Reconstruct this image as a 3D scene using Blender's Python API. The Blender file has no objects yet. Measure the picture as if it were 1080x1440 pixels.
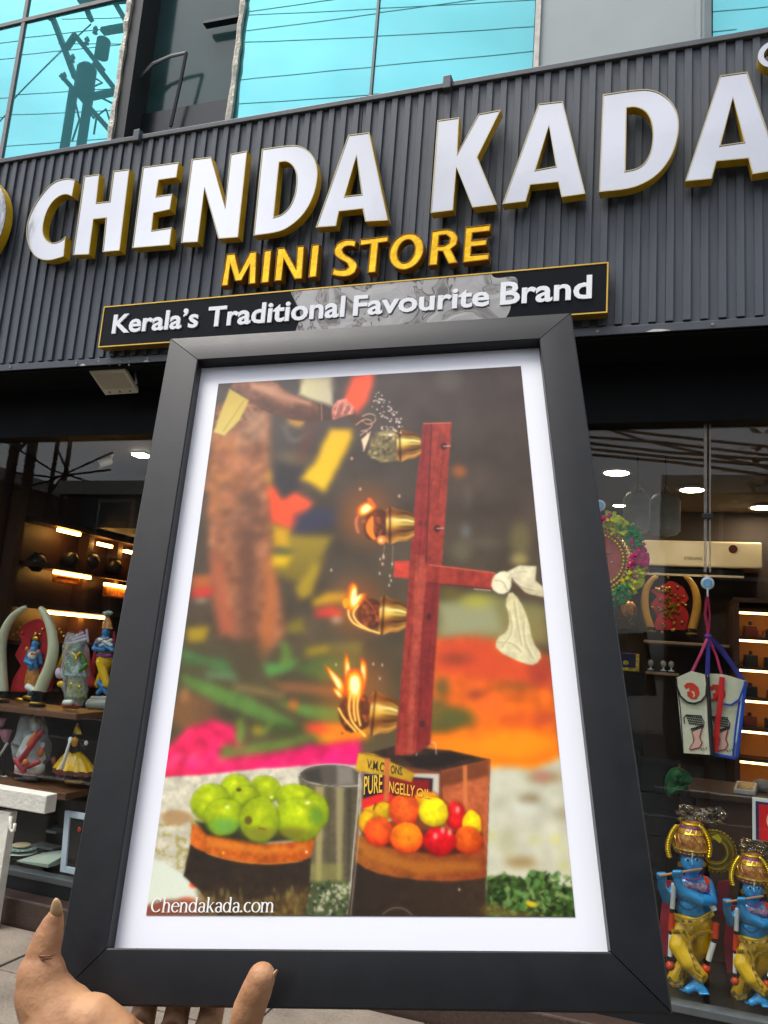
import bpy, bmesh, math, random
import numpy as np
from mathutils import Vector, Matrix
from mathutils.geometry import tessellate_polygon

scene = bpy.context.scene
random.seed(4)
R_ = math.radians

# ================================================================ camera, sky, sun, exposure
# world: X runs along the shop front (right), Y goes into the shop, Z is up; the ground is z = 0
CAM_ROT = np.array([[0.94469, 0.31966, 0.07239], [0.01181, 0.18722, -0.98225], [-0.32769, 0.92877, 0.17309]])
_X = np.array([3200., 40., -1110.]); _X /= np.linalg.norm(_X)
_Z = np.array([464., -6300., 1110.]); _Z /= np.linalg.norm(_Z); _Z -= _X*(_Z@_X); _Z /= np.linalg.norm(_Z)
CAM_ROT = np.stack([_X, np.cross(_Z, _X), _Z], 1)          # world -> camera (x right, y down, z forward)
EYE = np.array([0., 0., 1.5]); FPX = 1110.
cam = bpy.data.cameras.new('camera'); cam_ob = bpy.data.objects.new('camera', cam)
scene.collection.objects.link(cam_ob)
cam.sensor_fit = 'VERTICAL'; cam.sensor_height = 36; cam.lens = 36*FPX/1440
cam.clip_start = .02; cam.clip_end = 400
mw = Matrix.Identity(4)
for i in range(3):
    mw[i][0] = CAM_ROT[0][i]; mw[i][1] = -CAM_ROT[1][i]; mw[i][2] = -CAM_ROT[2][i]; mw[i][3] = EYE[i]
cam_ob.matrix_world = mw
scene.camera = cam_ob

SUN_DIR = Vector((-.30, -.26, .92)).normalized()            # towards the sun: behind the viewer, high, a little left
world = bpy.data.worlds.new('World'); scene.world = world; world.use_nodes = True
wn = world.node_tree.nodes; wl = world.node_tree.links
bg = wn['Background']
sky = wn.new('ShaderNodeTexSky'); sky.sky_type = 'NISHITA'; sky.sun_disc = False
sky.sun_elevation = math.asin(SUN_DIR.z); sky.sun_rotation = math.atan2(SUN_DIR.x, SUN_DIR.y)
sky.dust_density = 4.; sky.air_density = 1.; sky.ozone_density = 1.
hs = wn.new('ShaderNodeHueSaturation'); hs.inputs['Saturation'].default_value = .38
wl.new(sky.outputs[0], hs.inputs['Color'])
wc_ = wn.new('ShaderNodeTexCoord'); wm = wn.new('ShaderNodeMapping'); wm.inputs['Scale'].default_value = (1, 1, 2.2); wl.new(wc_.outputs['Generated'], wm.inputs[0])
wz = wn.new('ShaderNodeTexNoise'); wz.inputs['Scale'].default_value = 2.6; wz.inputs['Detail'].default_value = 5; wz.inputs['Roughness'].default_value = .55; wz.inputs['Distortion'].default_value = .4; wl.new(wm.outputs[0], wz.inputs['Vector'])
wr = wn.new('ShaderNodeMapRange'); wr.inputs['From Min'].default_value = .3; wr.inputs['From Max'].default_value = .7; wr.inputs['To Min'].default_value = .72; wr.inputs['To Max'].default_value = 1.3; wl.new(wz.outputs[0], wr.inputs[0])
wv = wn.new('ShaderNodeVectorMath'); wv.operation = 'SCALE'; wl.new(hs.outputs[0], wv.inputs[0]); wl.new(wr.outputs[0], wv.inputs['Scale']); wl.new(wv.outputs[0], bg.inputs['Color'])   # thin broken overcast
bg.inputs['Strength'].default_value = .15
sun = bpy.data.lights.new('sun', 'SUN'); sun.energy = 1.2; sun.angle = R_(22); sun.color = (1, .965, .91)
sun_ob = bpy.data.objects.new('sun', sun); scene.collection.objects.link(sun_ob)
sun_ob.rotation_euler = SUN_DIR.to_track_quat('Z', 'Y').to_euler()
vs = scene.view_settings
vs.view_transform = 'Standard'; vs.look = 'None'; vs.exposure = .9; vs.gamma = 1; vs.use_curve_mapping = False
scene.render.engine = 'CYCLES'
cy = scene.cycles
cy.use_denoising = True; cy.max_bounces = 6; cy.diffuse_bounces = 2; cy.glossy_bounces = 3; cy.use_adaptive_sampling = True; cy.adaptive_threshold = .025; cy.transparent_max_bounces = 12; cy.transmission_bounces = 3
cy.sample_clamp_indirect = 6; cy.caustics_reflective = False; cy.caustics_refractive = False

# ================================================================ helpers
def at(px, py, Y):                                          # point of the plane y = Y on a sight line
    d = CAM_ROT.T@np.array([(px-540)/FPX, (py-720)/FPX, 1.]); t = (Y-EYE[1])/d[1]
    return Vector(EYE+t*d)
def atZ(px, py, z):
    d = CAM_ROT.T@np.array([(px-540)/FPX, (py-720)/FPX, 1.]); t = (z-EYE[2])/d[2]; return Vector(EYE+t*d)
def atX(px, py, x):
    d = CAM_ROT.T@np.array([(px-540)/FPX, (py-720)/FPX, 1.]); t = (x-EYE[0])/d[0]; return Vector(EYE+t*d)
def atD(px, py, dep):                                       # point at a given distance along the view axis
    return Vector(EYE+CAM_ROT.T@(np.array([(px-540)/FPX, (py-720)/FPX, 1.])*dep))
def mirrored(px, py, plane, Y):                             # real place of something seen in the glass of that plane
    p = at(px, py, 2*plane-Y); return Vector((p.x, Y, p.z))
def S(r, g, b): return tuple(((c/255/12.92) if c/255 <= .04045 else ((c/255+.055)/1.055)**2.4) for c in (r, g, b))
_mats = {}
def M(name, col, rough=.6, metal=0., var=.12, scale=9., bump=0., bscale=40., spec=.5, emit=0., coat=0., trans=0., alpha=1., sss=0., stretch=None, var2=None, distort=0., detail=4.):
    if name in _mats: return _mats[name]
    m = bpy.data.materials.new(name); m.use_nodes = True; _mats[name] = m
    n = m.node_tree.nodes; l = m.node_tree.links; b = n['Principled BSDF']
    tc = n.new('ShaderNodeTexCoord'); mp = n.new('ShaderNodeMapping'); l.new(tc.outputs['Object'], mp.inputs[0])
    if stretch: mp.inputs['Scale'].default_value = stretch
    nz = n.new('ShaderNodeTexNoise'); nz.inputs['Scale'].default_value = scale; nz.inputs['Detail'].default_value = detail; nz.inputs['Distortion'].default_value = distort
    l.new(mp.outputs[0], nz.inputs['Vector'])
    cr = n.new('ShaderNodeValToRGB'); cr.color_ramp.elements[0].position = .3; cr.color_ramp.elements[1].position = .7
    lo = tuple(max(0, c*(1-var)) for c in col); hi = tuple(min(1, c*(1+var)) for c in col)
    if var2: hi = var2
    cr.color_ramp.elements[0].color = lo+(1,); cr.color_ramp.elements[1].color = hi+(1,)
    l.new(nz.outputs[0], cr.inputs[0]); l.new(cr.outputs[0], b.inputs['Base Color'])
    rr = n.new('ShaderNodeMapRange'); rr.inputs['To Min'].default_value = max(0, rough*.85); rr.inputs['To Max'].default_value = min(1, rough*1.2)
    l.new(nz.outputs[0], rr.inputs[0]); l.new(rr.outputs[0], b.inputs['Roughness'])
    b.inputs['Metallic'].default_value = metal; b.inputs['Specular IOR Level'].default_value = spec
    b.inputs['Coat Weight'].default_value = coat; b.inputs['Coat Roughness'].default_value = .08
    b.inputs['Transmission Weight'].default_value = trans; b.inputs['Alpha'].default_value = alpha
    if sss: b.inputs['Subsurface Weight'].default_value = sss; b.inputs['Subsurface Radius'].default_value = (.012, .005, .003); b.inputs['Subsurface Scale'].default_value = 1.
    if emit: b.inputs['Emission Color'].default_value = col+(1,); b.inputs['Emission Strength'].default_value = emit
    if bump:
        nb = n.new('ShaderNodeTexNoise'); nb.inputs['Scale'].default_value = bscale; nb.inputs['Detail'].default_value = 3; l.new(mp.outputs[0], nb.inputs['Vector'])
        bp = n.new('ShaderNodeBump'); bp.inputs['Strength'].default_value = bump; bp.inputs['Distance'].default_value = .02
        l.new(nb.outputs[0], bp.inputs['Height']); l.new(bp.outputs[0], b.inputs['Normal'])
    return m
def glass(name, tint=(1, 1, 1), rough=0., ior=1.5, strength=1., bump=0., bscale=1.5):
    if name in _mats: return _mats[name]
    m = bpy.data.materials.new(name); m.use_nodes = True; _mats[name] = m
    n = m.node_tree.nodes; l = m.node_tree.links; n.remove(n['Principled BSDF'])
    lw = n.new('ShaderNodeLayerWeight'); lw.inputs[0].default_value = .5; pw = n.new('ShaderNodeMath'); pw.operation = 'POWER'; pw.inputs[1].default_value = 5; l.new(lw.outputs['Facing'], pw.inputs[0])
    fr = n.new('ShaderNodeMath'); fr.operation = 'MULTIPLY_ADD'; fr.inputs[1].default_value = .96; fr.inputs[2].default_value = .04; l.new(pw.outputs[0], fr.inputs[0])
    tr = n.new('ShaderNodeBsdfTransparent'); tr.inputs[0].default_value = tint+(1,)
    gl = n.new('ShaderNodeBsdfGlossy'); gl.inputs['Roughness'].default_value = rough
    ml = n.new('ShaderNodeMath'); ml.operation = 'MULTIPLY'; ml.inputs[1].default_value = strength; l.new(fr.outputs[0], ml.inputs[0])
    mx = n.new('ShaderNodeMixShader'); l.new(ml.outputs[0], mx.inputs[0]); l.new(tr.outputs[0], mx.inputs[1]); l.new(gl.outputs[0], mx.inputs[2])
    if bump:
        tc = n.new('ShaderNodeTexCoord'); nb = n.new('ShaderNodeTexNoise'); nb.inputs['Scale'].default_value = bscale; l.new(tc.outputs['Object'], nb.inputs['Vector'])
        bp = n.new('ShaderNodeBump'); bp.inputs['Strength'].default_value = bump; bp.inputs['Distance'].default_value = .02; l.new(nb.outputs[0], bp.inputs['Height']); l.new(bp.outputs[0], gl.inputs['Normal'])
    l.new(mx.outputs[0], n['Material Output'].inputs['Surface']); return m
def emis(name, col, st):
    if name in _mats: return _mats[name]
    m = bpy.data.materials.new(name); m.use_nodes = True; _mats[name] = m
    b = m.node_tree.nodes['Principled BSDF']; b.inputs['Base Color'].default_value = (.8, .8, .8, 1); b.inputs['Emission Color'].default_value = col+(1,); b.inputs['Emission Strength'].default_value = st
    return m

COL = scene.collection
WL = {}
def V(*a): return Vector(a)
class MB:
    def __init__(s): s.v = []; s.f = []
    def add(s, vs, fs):
        o = len(s.v); s.v += [Vector(p) for p in vs]; s.f += [[i+o for i in f] for f in fs]; return s
    def hexa(s, p):                                         # 8 corners: bottom ring then top ring
        return s.add(p, [(3, 2, 1, 0), (4, 5, 6, 7), (0, 1, 5, 4), (1, 2, 6, 5), (2, 3, 7, 6), (3, 0, 4, 7)])
    def box(s, x0, x1, y0, y1, z0, z1):
        return s.hexa([(x0, y0, z0), (x1, y0, z0), (x1, y1, z0), (x0, y1, z0), (x0, y0, z1), (x1, y0, z1), (x1, y1, z1), (x0, y1, z1)])
    def beam(s, a, b, w, h=None, up=(0, 0, 1)):
        a = Vector(a); b = Vector(b); h = h or w; d = (b-a).normalized(); u = Vector(up)
        if abs(d.dot(u)) > .95: u = Vector((0, 1, 0))
        x = d.cross(u).normalized()*w/2; y = x.cross(d).normalized()*h/2
        return s.hexa([a-x-y, a+x-y, a+x+y, a-x+y, b-x-y, b+x-y, b+x+y, b-x+y])
    def tube(s, pts, r, n=8, cap=True, flat=1., flatdir=None):
        pts = [Vector(p) for p in pts]
        if not isinstance(r, (list, tuple)): r = [r]*len(pts)
        o = len(s.v); prev = None
        for i, p in enumerate(pts):
            t = (pts[min(i+1, len(pts)-1)]-pts[max(i-1, 0)]).normalized()
            if prev is None:
                ref = Vector(flatdir) if flatdir else (Vector((0, 1, 0)) if abs(t.y) < .9 else Vector((1, 0, 0)))
                x = (ref-t*ref.dot(t)).normalized()
            else: x = (prev-t*prev.dot(t)).normalized()
            prev = x; y = t.cross(x)
            for k in range(n):
                a = 2*math.pi*k/n; s.v.append(p+x*math.cos(a)*r[i]*flat+y*math.sin(a)*r[i])
        for i in range(len(pts)-1):
            for k in range(n):
                s.f.append([o+i*n+k, o+i*n+(k+1) % n, o+(i+1)*n+(k+1) % n, o+(i+1)*n+k])
        if cap: s.f.append([o+k for k in range(n)][::-1]); s.f.append([o+(len(pts)-1)*n+k for k in range(n)])
        return s
    def ell(s, c, r, n=14, m=8, rot=None):
        if not isinstance(r, (list, tuple, Vector)): r = (r, r, r)
        c = Vector(c); o = len(s.v)
        for i in range(m+1):
            th = math.pi*i/m
            for k in range(n):
                a = 2*math.pi*k/n; p = Vector((r[0]*math.sin(th)*math.cos(a), r[1]*math.sin(th)*math.sin(a), r[2]*math.cos(th)))
                if rot: p = rot@p
                s.v.append(c+p)
        for i in range(m):
            for k in range(n):
                s.f.append([o+i*n+k, o+(i+1)*n+k, o+(i+1)*n+(k+1) % n, o+i*n+(k+1) % n])
        return s
    def cap(s, a, b, r0, r1, n=12):                         # capsule
        a = Vector(a); b = Vector(b); d = (b-a).normalized() if (b-a).length > 1e-6 else Vector((0, 0, 1)); P = []; Rr = []
        for t in (1.35, 1.0, .6, .2): P.append(a-d*r0*math.sin(t)); Rr.append(max(r0*math.cos(t), r0*.02) if t < 1.3 else r0*.2)
        for t in (.2, .6, 1.0, 1.35): P.append(b+d*r1*math.sin(t)); Rr.append(max(r1*math.cos(t), r1*.02) if t < 1.3 else r1*.2)
        return s.tube(P, Rr, n)
    def lathe(s, prof, c, n=20, axis='Z'):
        c = Vector(c); o = len(s.v)
        for r, h in prof:
            for k in range(n):
                a = 2*math.pi*k/n
                p = {'Z': (r*math.cos(a), r*math.sin(a), h), 'Y': (r*math.cos(a), h, r*math.sin(a)), 'X': (h, r*math.cos(a), r*math.sin(a))}[axis]
                s.v.append(c+Vector(p))
        for i in range(len(prof)-1):
            for k in range(n): s.f.append([o+i*n+k, o+i*n+(k+1) % n, o+(i+1)*n+(k+1) % n, o+(i+1)*n+k])
        s.f.append([o+k for k in range(n)][::-1]); s.f.append([o+(len(prof)-1)*n+k for k in range(n)]); return s
    def prism(s, loops, fn, w0, w1, sides=True, front=True, back=True):   # loops: outer (+ holes) of (u, v); fn(u, v, w) -> xyz
        tri = tessellate_polygon([[Vector((u, v, 0)) for u, v in L] for L in loops])
        flat = [p for L in loops for p in L]; N = len(flat); o = len(s.v)
        s.v += [Vector(fn(u, v, w0)) for u, v in flat]+[Vector(fn(u, v, w1)) for u, v in flat]
        for t in tri:
            if front: s.f.append([o+i for i in t])
            if back: s.f.append([o+N+i for i in t][::-1])
        if sides:
            b = 0
            for L in loops:
                n = len(L)
                for i in range(n): s.f.append([o+b+i, o+b+(i+1) % n, o+N+b+(i+1) % n, o+N+b+i])
                b += n
        return s
    def bounds(s):
        a = np.array([tuple(p) for p in s.v]); return a.min(0), a.max(0)
    def build(s, name, mat, parent=None, smooth=False, bevel=0., recalc=True, seg=2):
        me = bpy.data.meshes.new(name)
        if parent is None:
            lo, hi = s.bounds(); org = Vector(((lo[0]+hi[0])/2, (lo[1]+hi[1])/2, lo[2]))
        else: org = WL[parent.name]
        me.from_pydata([tuple(p-org) for p in s.v], [], s.f)
        if recalc:
            bm = bmesh.new(); bm.from_mesh(me); bmesh.ops.recalc_face_normals(bm, faces=bm.faces); bm.to_mesh(me); bm.free()
        me.materials.append(mat)
        if smooth: me.polygons.foreach_set('use_smooth', [True]*len(me.polygons))
        ob = bpy.data.objects.new(name, me); COL.objects.link(ob)
        if parent is None: ob.location = org
        else: ob.parent = parent
        WL[ob.name] = org
        if bevel:
            md = ob.modifiers.new('bevel', 'BEVEL'); md.width = bevel; md.segments = seg; md.limit_method = 'ANGLE'; md.angle_limit = R_(40)
        return ob
    def body(s, name, mat, parent=None, voxel=.004, smooth=6):  # overlapping shapes fused into one continuous skin
        ob = s.build(name, mat, parent, smooth=True, recalc=False)
        md = ob.modifiers.new('fuse', 'REMESH'); md.mode = 'VOXEL'; md.voxel_size = voxel; md.use_smooth_shade = True
        if smooth: sm = ob.modifiers.new('soft', 'SMOOTH'); sm.factor = .5; sm.iterations = smooth
        return ob
def tag(o, label=None, cat=None, group=None, kind=None):
    for k, v in (('label', label), ('category', cat), ('group', group), ('kind', kind)):
        if v: o[k] = v
    return o
def thing(name, label, cat, loc, group=None):
    e = bpy.data.objects.new(name, None); COL.objects.link(e); e.location = loc; e.empty_display_size = .1
    WL[e.name] = Vector(loc); return tag(e, label, cat, group)
def copy_tree(o, parent=None):
    c = o.copy(); COL.objects.link(c); c.parent = parent; WL[c.name] = WL[o.name]
    for ch in list(o.children): copy_tree(ch, c)
    return c
def smooth_outline(P, k=4, corner=38):                      # Catmull-Rom through the gentle bends, corners stay sharp
    n = len(P); P = [Vector(p) for p in P]; cn = []
    for i in range(n):
        a = P[i]-P[i-1]; b = P[(i+1) % n]-P[i]; cn.append(math.degrees(a.angle(b)) > corner if a.length*b.length > 0 else True)
    out = []
    for i in range(n):
        j = (i+1) % n; a, b = P[i], P[j]
        if cn[i] and cn[j]: out.append(tuple(a)); continue
        ta = (b-a) if cn[i] else (b-P[i-1])*.5; tb = (b-a) if cn[j] else (P[(j+1) % n]-a)*.5
        L = (b-a).length
        ta = ta.normalized()*L; tb = tb.normalized()*L
        for q in range(k):
            t = q/k; out.append(tuple(a*(2*t**3-3*t*t+1)+ta*(t**3-2*t*t+t)+b*(-2*t**3+3*t*t)+tb*(t**3-t*t)))
    return out
def area(P): return sum(P[i][0]*P[(i+1) % len(P)][1]-P[(i+1) % len(P)][0]*P[i][1] for i in range(len(P)))/2
def inset(P, d):
    out = []; n = len(P)
    for i in range(n):
        p = Vector(P[i]); a = (p-Vector(P[i-1])).normalized(); b = (Vector(P[(i+1) % n])-p).normalized()
        na = Vector((-a.y, a.x)); nb = Vector((-b.y, b.x)); m = na+nb
        if m.length < .3: m = na
        m.normalize(); c = max(.45, m.dot(na)); out.append(tuple(p+m*d/c))
    return out
def text_mesh(txt, bold=0., italic=0.):                     # built-in lettering, flat, as vertices and faces normalised to cap-height units
    cu = bpy.data.curves.new('t', 'FONT'); cu.body = txt; cu.size = 1; cu.offset = bold; cu.shear = italic; cu.resolution_u = 3; cu.fill_mode = 'FRONT'
    ob = bpy.data.objects.new('t', cu); COL.objects.link(ob); dg = bpy.context.evaluated_depsgraph_get()
    me = bpy.data.meshes.new_from_object(ob.evaluated_get(dg)); vs = np.array([v.co[:2] for v in me.vertices]); fs = [list(p.vertices) for p in me.polygons]
    bpy.data.objects.remove(ob); bpy.data.curves.remove(cu); bpy.data.meshes.remove(me)
    return vs, fs
def lettering(txt, name, mat, parent, fn, u0, u1, v0, v1, bold=0., depth=0., italic=0.):  # fit the bounding box of txt into u0..u1, v0..v1
    vs, fs = text_mesh(txt, bold, italic); lo = vs.min(0); hi = vs.max(0); mb = MB()
    q = [(u0+(p[0]-lo[0])/(hi[0]-lo[0])*(u1-u0), v0+(p[1]-lo[1])/(hi[1]-lo[1])*(v1-v0)) for p in vs]
    mb.add([fn(u, v, 0) for u, v in q], fs)
    if depth:
        n = len(q); mb.v += [Vector(fn(u, v, depth)) for u, v in q]
        from collections import Counter
        ed = Counter(); 
        for f in fs:
            for i in range(len(f)): ed[(f[i], f[(i+1) % len(f)])] += 1
        for (a, b) in list(ed):
            if (b, a) not in ed: mb.f.append([a, b, b+n, a+n])
    return mb.build(name, mat, parent)
# ---------------------------------------------------------------- the printed photograph (flat print)
# Design coordinates of the print run over x 206..809, y 514..1288.
def make_print(PX, PY):
    sh = PX.shape
    out = np.zeros(sh + (3,))
    rng = np.random.RandomState(5)
    T = rng.rand(256, 256)
    def vn(x, y):
        xi = np.floor(x).astype(int); yi = np.floor(y).astype(int)
        fx = x - xi; fy = y - yi
        fx = fx*fx*(3-2*fx); fy = fy*fy*(3-2*fy)
        a = T[xi % 256, yi % 256]; b = T[(xi+1) % 256, yi % 256]
        c = T[xi % 256, (yi+1) % 256]; d = T[(xi+1) % 256, (yi+1) % 256]
        return (a*(1-fx)+b*fx)*(1-fy) + (c*(1-fx)+d*fx)*fy
    def fbm(x, y, o=4):
        s = 0; a = .5; t = 0
        for k in range(o):
            s = s + a*vn(x*2**k+17.3*k, y*2**k+9.1*k); t += a; a *= .5
        return s/t
    N1 = fbm(PX/40, PY/40); N2 = fbm(PX/12+50, PY/12+20); N3 = fbm(PX/5+90, PY/5+10, 3); NS = fbm(PX/45+11, PY/9+70)
    def C(c): return np.array(c, float)/255
    def ss(d, w): 
        t = np.clip(.5 - d/(2*w), 0, 1); return t*t*(3-2*t)
    def put(sl, m, c):
        o = out[sl]
        if isinstance(c, (tuple, list)): c = C(c)
        out[sl] = o*(1-m[..., None]) + c*m[..., None]
    ZM = {1: (220, 480, 3.6), 2: (480, 500, 3.375), 3: (200, 780, 3.6), 4: (440, 780, 3.0), 5: (190, 1040, 3.273), 6: (480, 1030, 3.086), 0: (0, 0, 1)}
    def Z(z, pts):
        a, b, s = ZM[z]; return [(a+x/s, b+y/s) for x, y in pts]
    def sel(x0, y0, x1, y1):
        m = (PX >= x0) & (PX <= x1) & (PY >= y0) & (PY <= y1)
        r = np.where(m.any(1))[0]; c = np.where(m.any(0))[0]
        if len(r) == 0 or len(c) == 0: return None
        return (slice(r[0], r[-1]+1), slice(c[0], c[-1]+1))
    def sdpoly(X, Y, P):
        d = np.full(X.shape, 1e9); s = np.zeros(X.shape, bool)
        n = len(P)
        for i in range(n):
            x0, y0 = P[i]; x1, y1 = P[(i+1) % n]
            ex, ey = x1-x0, y1-y0
            L = ex*ex+ey*ey+1e-9
            t = np.clip(((X-x0)*ex+(Y-y0)*ey)/L, 0, 1)
            d = np.minimum(d, (X-x0-t*ex)**2+(Y-y0-t*ey)**2)
            if y0 != y1:
                c = ((y0 > Y) != (y1 > Y)) & (X < (x1-x0)*(Y-y0)/(y1-y0)+x0)
                s ^= c
        d = np.sqrt(d); return np.where(s, -d, d)
    def smoothpts(P, it=2):
        for _ in range(it):
            Q = []
            for i in range(len(P)):
                a = P[i]; b = P[(i+1) % len(P)]
                Q += [(a[0]*.75+b[0]*.25, a[1]*.75+b[1]*.25), (a[0]*.25+b[0]*.75, a[1]*.25+b[1]*.75)]
            P = Q
        return P
    def poly(z, pts, c, w=1.0, a=1., wob=0., sm=0, g=None, tex=0., gx=None):
        P = Z(z, pts)
        if sm: P = smoothpts(P, sm)
        xs = [p[0] for p in P]; ys = [p[1] for p in P]; pad = w*2+wob*2+1
        sl = sel(min(xs)-pad, min(ys)-pad, max(xs)+pad, max(ys)+pad)
        if sl is None: return
        X = PX[sl]; Y = PY[sl]
        if wob: X = X+(N2[sl]-.5)*wob*4; Y = Y+(N1[sl]-.5)*wob*4
        m = ss(sdpoly(X, Y, P), w)*a
        col = np.broadcast_to(C(c), X.shape+(3,))
        if g is not None:
            t = np.clip((Y-min(ys))/(max(ys)-min(ys)), 0, 1)[..., None]; col = col*(1-t)+C(g)*t
        if gx is not None:
            t = np.clip((X-min(xs))/(max(xs)-min(xs)), 0, 1)[..., None]; col = col*(1-t)+C(gx)*t
        if tex: col = col*(1+tex*((N2[sl]+N3[sl])[..., None]-1)*2)
        put(sl, m, col)
    def blob(z, x, y, rx, ry, c, w=1., a=1., rot=0, rim=None, hi=None, ls=(-.35, -.45), mot=0.):
        (cx, cy), = Z(z, [(x, y)]); s = ZM[z][2]; rx /= s; ry /= s
        R = max(rx, ry)+w*2
        sl = sel(cx-R, cy-R, cx+R, cy+R)
        if sl is None: return
        X = PX[sl]-cx; Y = PY[sl]-cy
        if rot:
            k, q = math.cos(rot), math.sin(rot); X, Y = X*k+Y*q, -X*q+Y*k
        if mot: X = X+(N1[sl]-.5)*rx*.45; Y = Y+(N2[sl]-.5)*ry*.16
        r = np.sqrt((X/rx)**2+(Y/ry)**2); m = ss((r-1)*min(rx, ry), w)*a
        col = np.broadcast_to(C(c), X.shape+(3,))
        if rim is not None:
            t = np.clip((r-.25)/.75, 0, 1)**1.6*np.clip(.65+.6*(Y/ry)-.25*X/rx*0, 0, 1); t = t[..., None]; col = col*(1-t)+C(rim)*t
        if hi is not None:
            q = np.exp(-(((X/rx-ls[0])**2+(Y/ry-ls[1])**2)/.06))[..., None]*.8; col = col*(1-q)+C(hi)*q
        if mot: col = col*(1+mot*((N2[sl]+N3[sl]*.7+N1[sl]-1.35)[..., None])*1.6)
        put(sl, m, col)
    def line(z, pts, c, wd=1., w=.7, a=1.):
        P = Z(z, pts)
        for _ in range(2 if len(P) > 2 else 0):
            Q = [P[0]]
            for p_, q_ in zip(P[:-1], P[1:]): Q += [(p_[0]*.75+q_[0]*.25, p_[1]*.75+q_[1]*.25), (p_[0]*.25+q_[0]*.75, p_[1]*.25+q_[1]*.75)]
            P = Q+[P[-1]]
        xs = [p[0] for p in P]; ys = [p[1] for p in P]; pad = wd+w*2
        sl = sel(min(xs)-pad, min(ys)-pad, max(xs)+pad, max(ys)+pad)
        if sl is None: return
        X = PX[sl]; Y = PY[sl]; d = np.full(X.shape, 1e9)
        for (x0, y0), (x1, y1) in zip(P[:-1], P[1:]):
            ex, ey = x1-x0, y1-y0; t = np.clip(((X-x0)*ex+(Y-y0)*ey)/(ex*ex+ey*ey+1e-9), 0, 1)
            d = np.minimum(d, np.hypot(X-x0-t*ex, Y-y0-t*ey))
        put(sl, ss(d-wd/2, w)*a, C(c))
    # ---- out of focus background
    ALL = (slice(None), slice(None))
    base = np.zeros(sh+(3,)); t = np.clip((PY-560)/500, 0, 1)[..., None]
    base[:] = C((74, 64, 60)); base = base*(1-t)+C((92, 80, 56))*t
    out[:] = base*(.82+.36*N1[..., None])
    blob(2, 510, 110, 60, 60, (105, 100, 92), 10, .5)
    blob(2, 560, 550, 34, 28, (168, 96, 48), 4, .8, .3); blob(2, 590, 835, 22, 34, (115, 120, 118), 5, .7)
    blob(2, 850, 870, 50, 80, (120, 112, 72), 8, .7); blob(2, 570, 930, 45, 50, (110, 105, 80), 8, .6)
    blob(2, 845, 970, 40, 30, (165, 150, 95), 5, .8); blob(2, 680, 890, 60, 20, (105, 98, 80), 8, .6); blob(2, 600, 670, 15, 40, (105, 95, 92), 6, .6)
    # right hand garden band and the petal carpets
    poly(4, [(520, 190), (760, 165), (990, 230), (990, 380), (520, 380)], (128, 128, 84), 10, .95, 2, g=(140, 124, 78))
    poly(4, [(540, 210), (760, 200), (800, 330), (540, 350)], (152, 152, 118), 9, .9, 2)
    blob(4, 690, 195, 60, 30, (170, 165, 70), 8, .8); blob(4, 580, 160, 40, 20, (120, 105, 40), 6, .7)
    poly(4, [(500, 360), (640, 345), (790, 360), (1000, 430), (1050, 900), (700, 935), (480, 860)], (205, 92, 48), 7, 1, 2.5, g=(238, 128, 14), tex=.18)
    poly(4, [(530, 370), (760, 365), (780, 430), (1000, 470), (1010, 560), (520, 500)], (200, 80, 50), 9, .8, 3)
    for (x, y, rx, ry, c, a) in [(600, 440, 60, 22, (120, 60, 45), .7), (860, 555, 70, 16, (110, 80, 45), .7), (690, 590, 34, 16, (110, 50, 60), .8), (545, 560, 30, 40, (80, 85, 50), .8), (610, 690, 75, 42, (92, 92, 44), .9), (540, 730, 60, 22, (80, 70, 36), .9), (900, 700, 110, 40, (210, 92, 40), .7), (960, 490, 50, 60, (150, 62, 50), .7), (750, 640, 60, 50, (238, 110, 44), .8), (650, 820, 120, 50, (240, 140, 10), .8), (860, 800, 140, 60, (244, 148, 12), .8), (980, 690, 40, 30, (170, 70, 60), .6)]:
        blob(4, x, y, rx, ry, c, 7, a)
    poly(4, [(470, 580), (600, 640), (660, 700), (560, 745), (470, 750)], (92, 94, 52), 6, .8, 2)
    # pale cloth at right, with stains
    poly(6, [(560, 160), (700, 150), (820, 160), (960, 105), (1030, 700), (600, 700)], (192, 190, 168), 4, 1, 1.5, tex=.1)
    for (x, y, rx, ry, c, a) in [(880, 195, 75, 30, (150, 125, 88), .8), (870, 190, 30, 16, (190, 110, 110), .8), (815, 290, 48, 22, (128, 110, 78), .8), (960, 355, 40, 30, (150, 140, 112), .7), (780, 565, 70, 24, (150, 122, 74), .85), (720, 480, 40, 60, (172, 168, 130), .6), (800, 330, 50, 30, (205, 205, 190), .7), (930, 465, 18, 12, (205, 195, 60), .8), (840, 465, 22, 14, (180, 175, 90), .7), (650, 450, 16, 14, (190, 180, 60), .7), (970, 580, 26, 12, (190, 185, 80), .7), (960, 515, 14, 10, (190, 185, 70), .6), (690, 300, 30, 26, (170, 168, 140), .6), (760, 420, 50, 22, (176, 172, 146), .5), (900, 600, 60, 30, (180, 176, 150), .5)]:
        blob(6, x, y, rx, ry, c, 3, a)
    # ---- left: worshipper, cloths, trunk
    poly(1, [(560, 330), (760, 380), (700, 760), (560, 760)], (78, 70, 66), 9, .9, 2)
    poly(1, [(300, 330), (440, 300), (580, 350), (575, 560), (578, 900), (620, 1260), (655, 1480), (550, 1620), (420, 1560), (330, 1400), (270, 1080), (255, 700)], (152, 102, 72), 6, 1, 2, tex=.30)
    poly(1, [(430, 340), (560, 360), (550, 520), (400, 520)], (165, 130, 105), 8, .7, 3, tex=.3)
    poly(1, [(270, 480), (420, 480), (420, 800), (270, 900)], (170, 112, 64), 12, .7, 3, tex=.25)
    poly(1, [(400, 760), (520, 760), (500, 1500), (420, 1500)], (98, 70, 56), 14, .75, 3)
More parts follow.
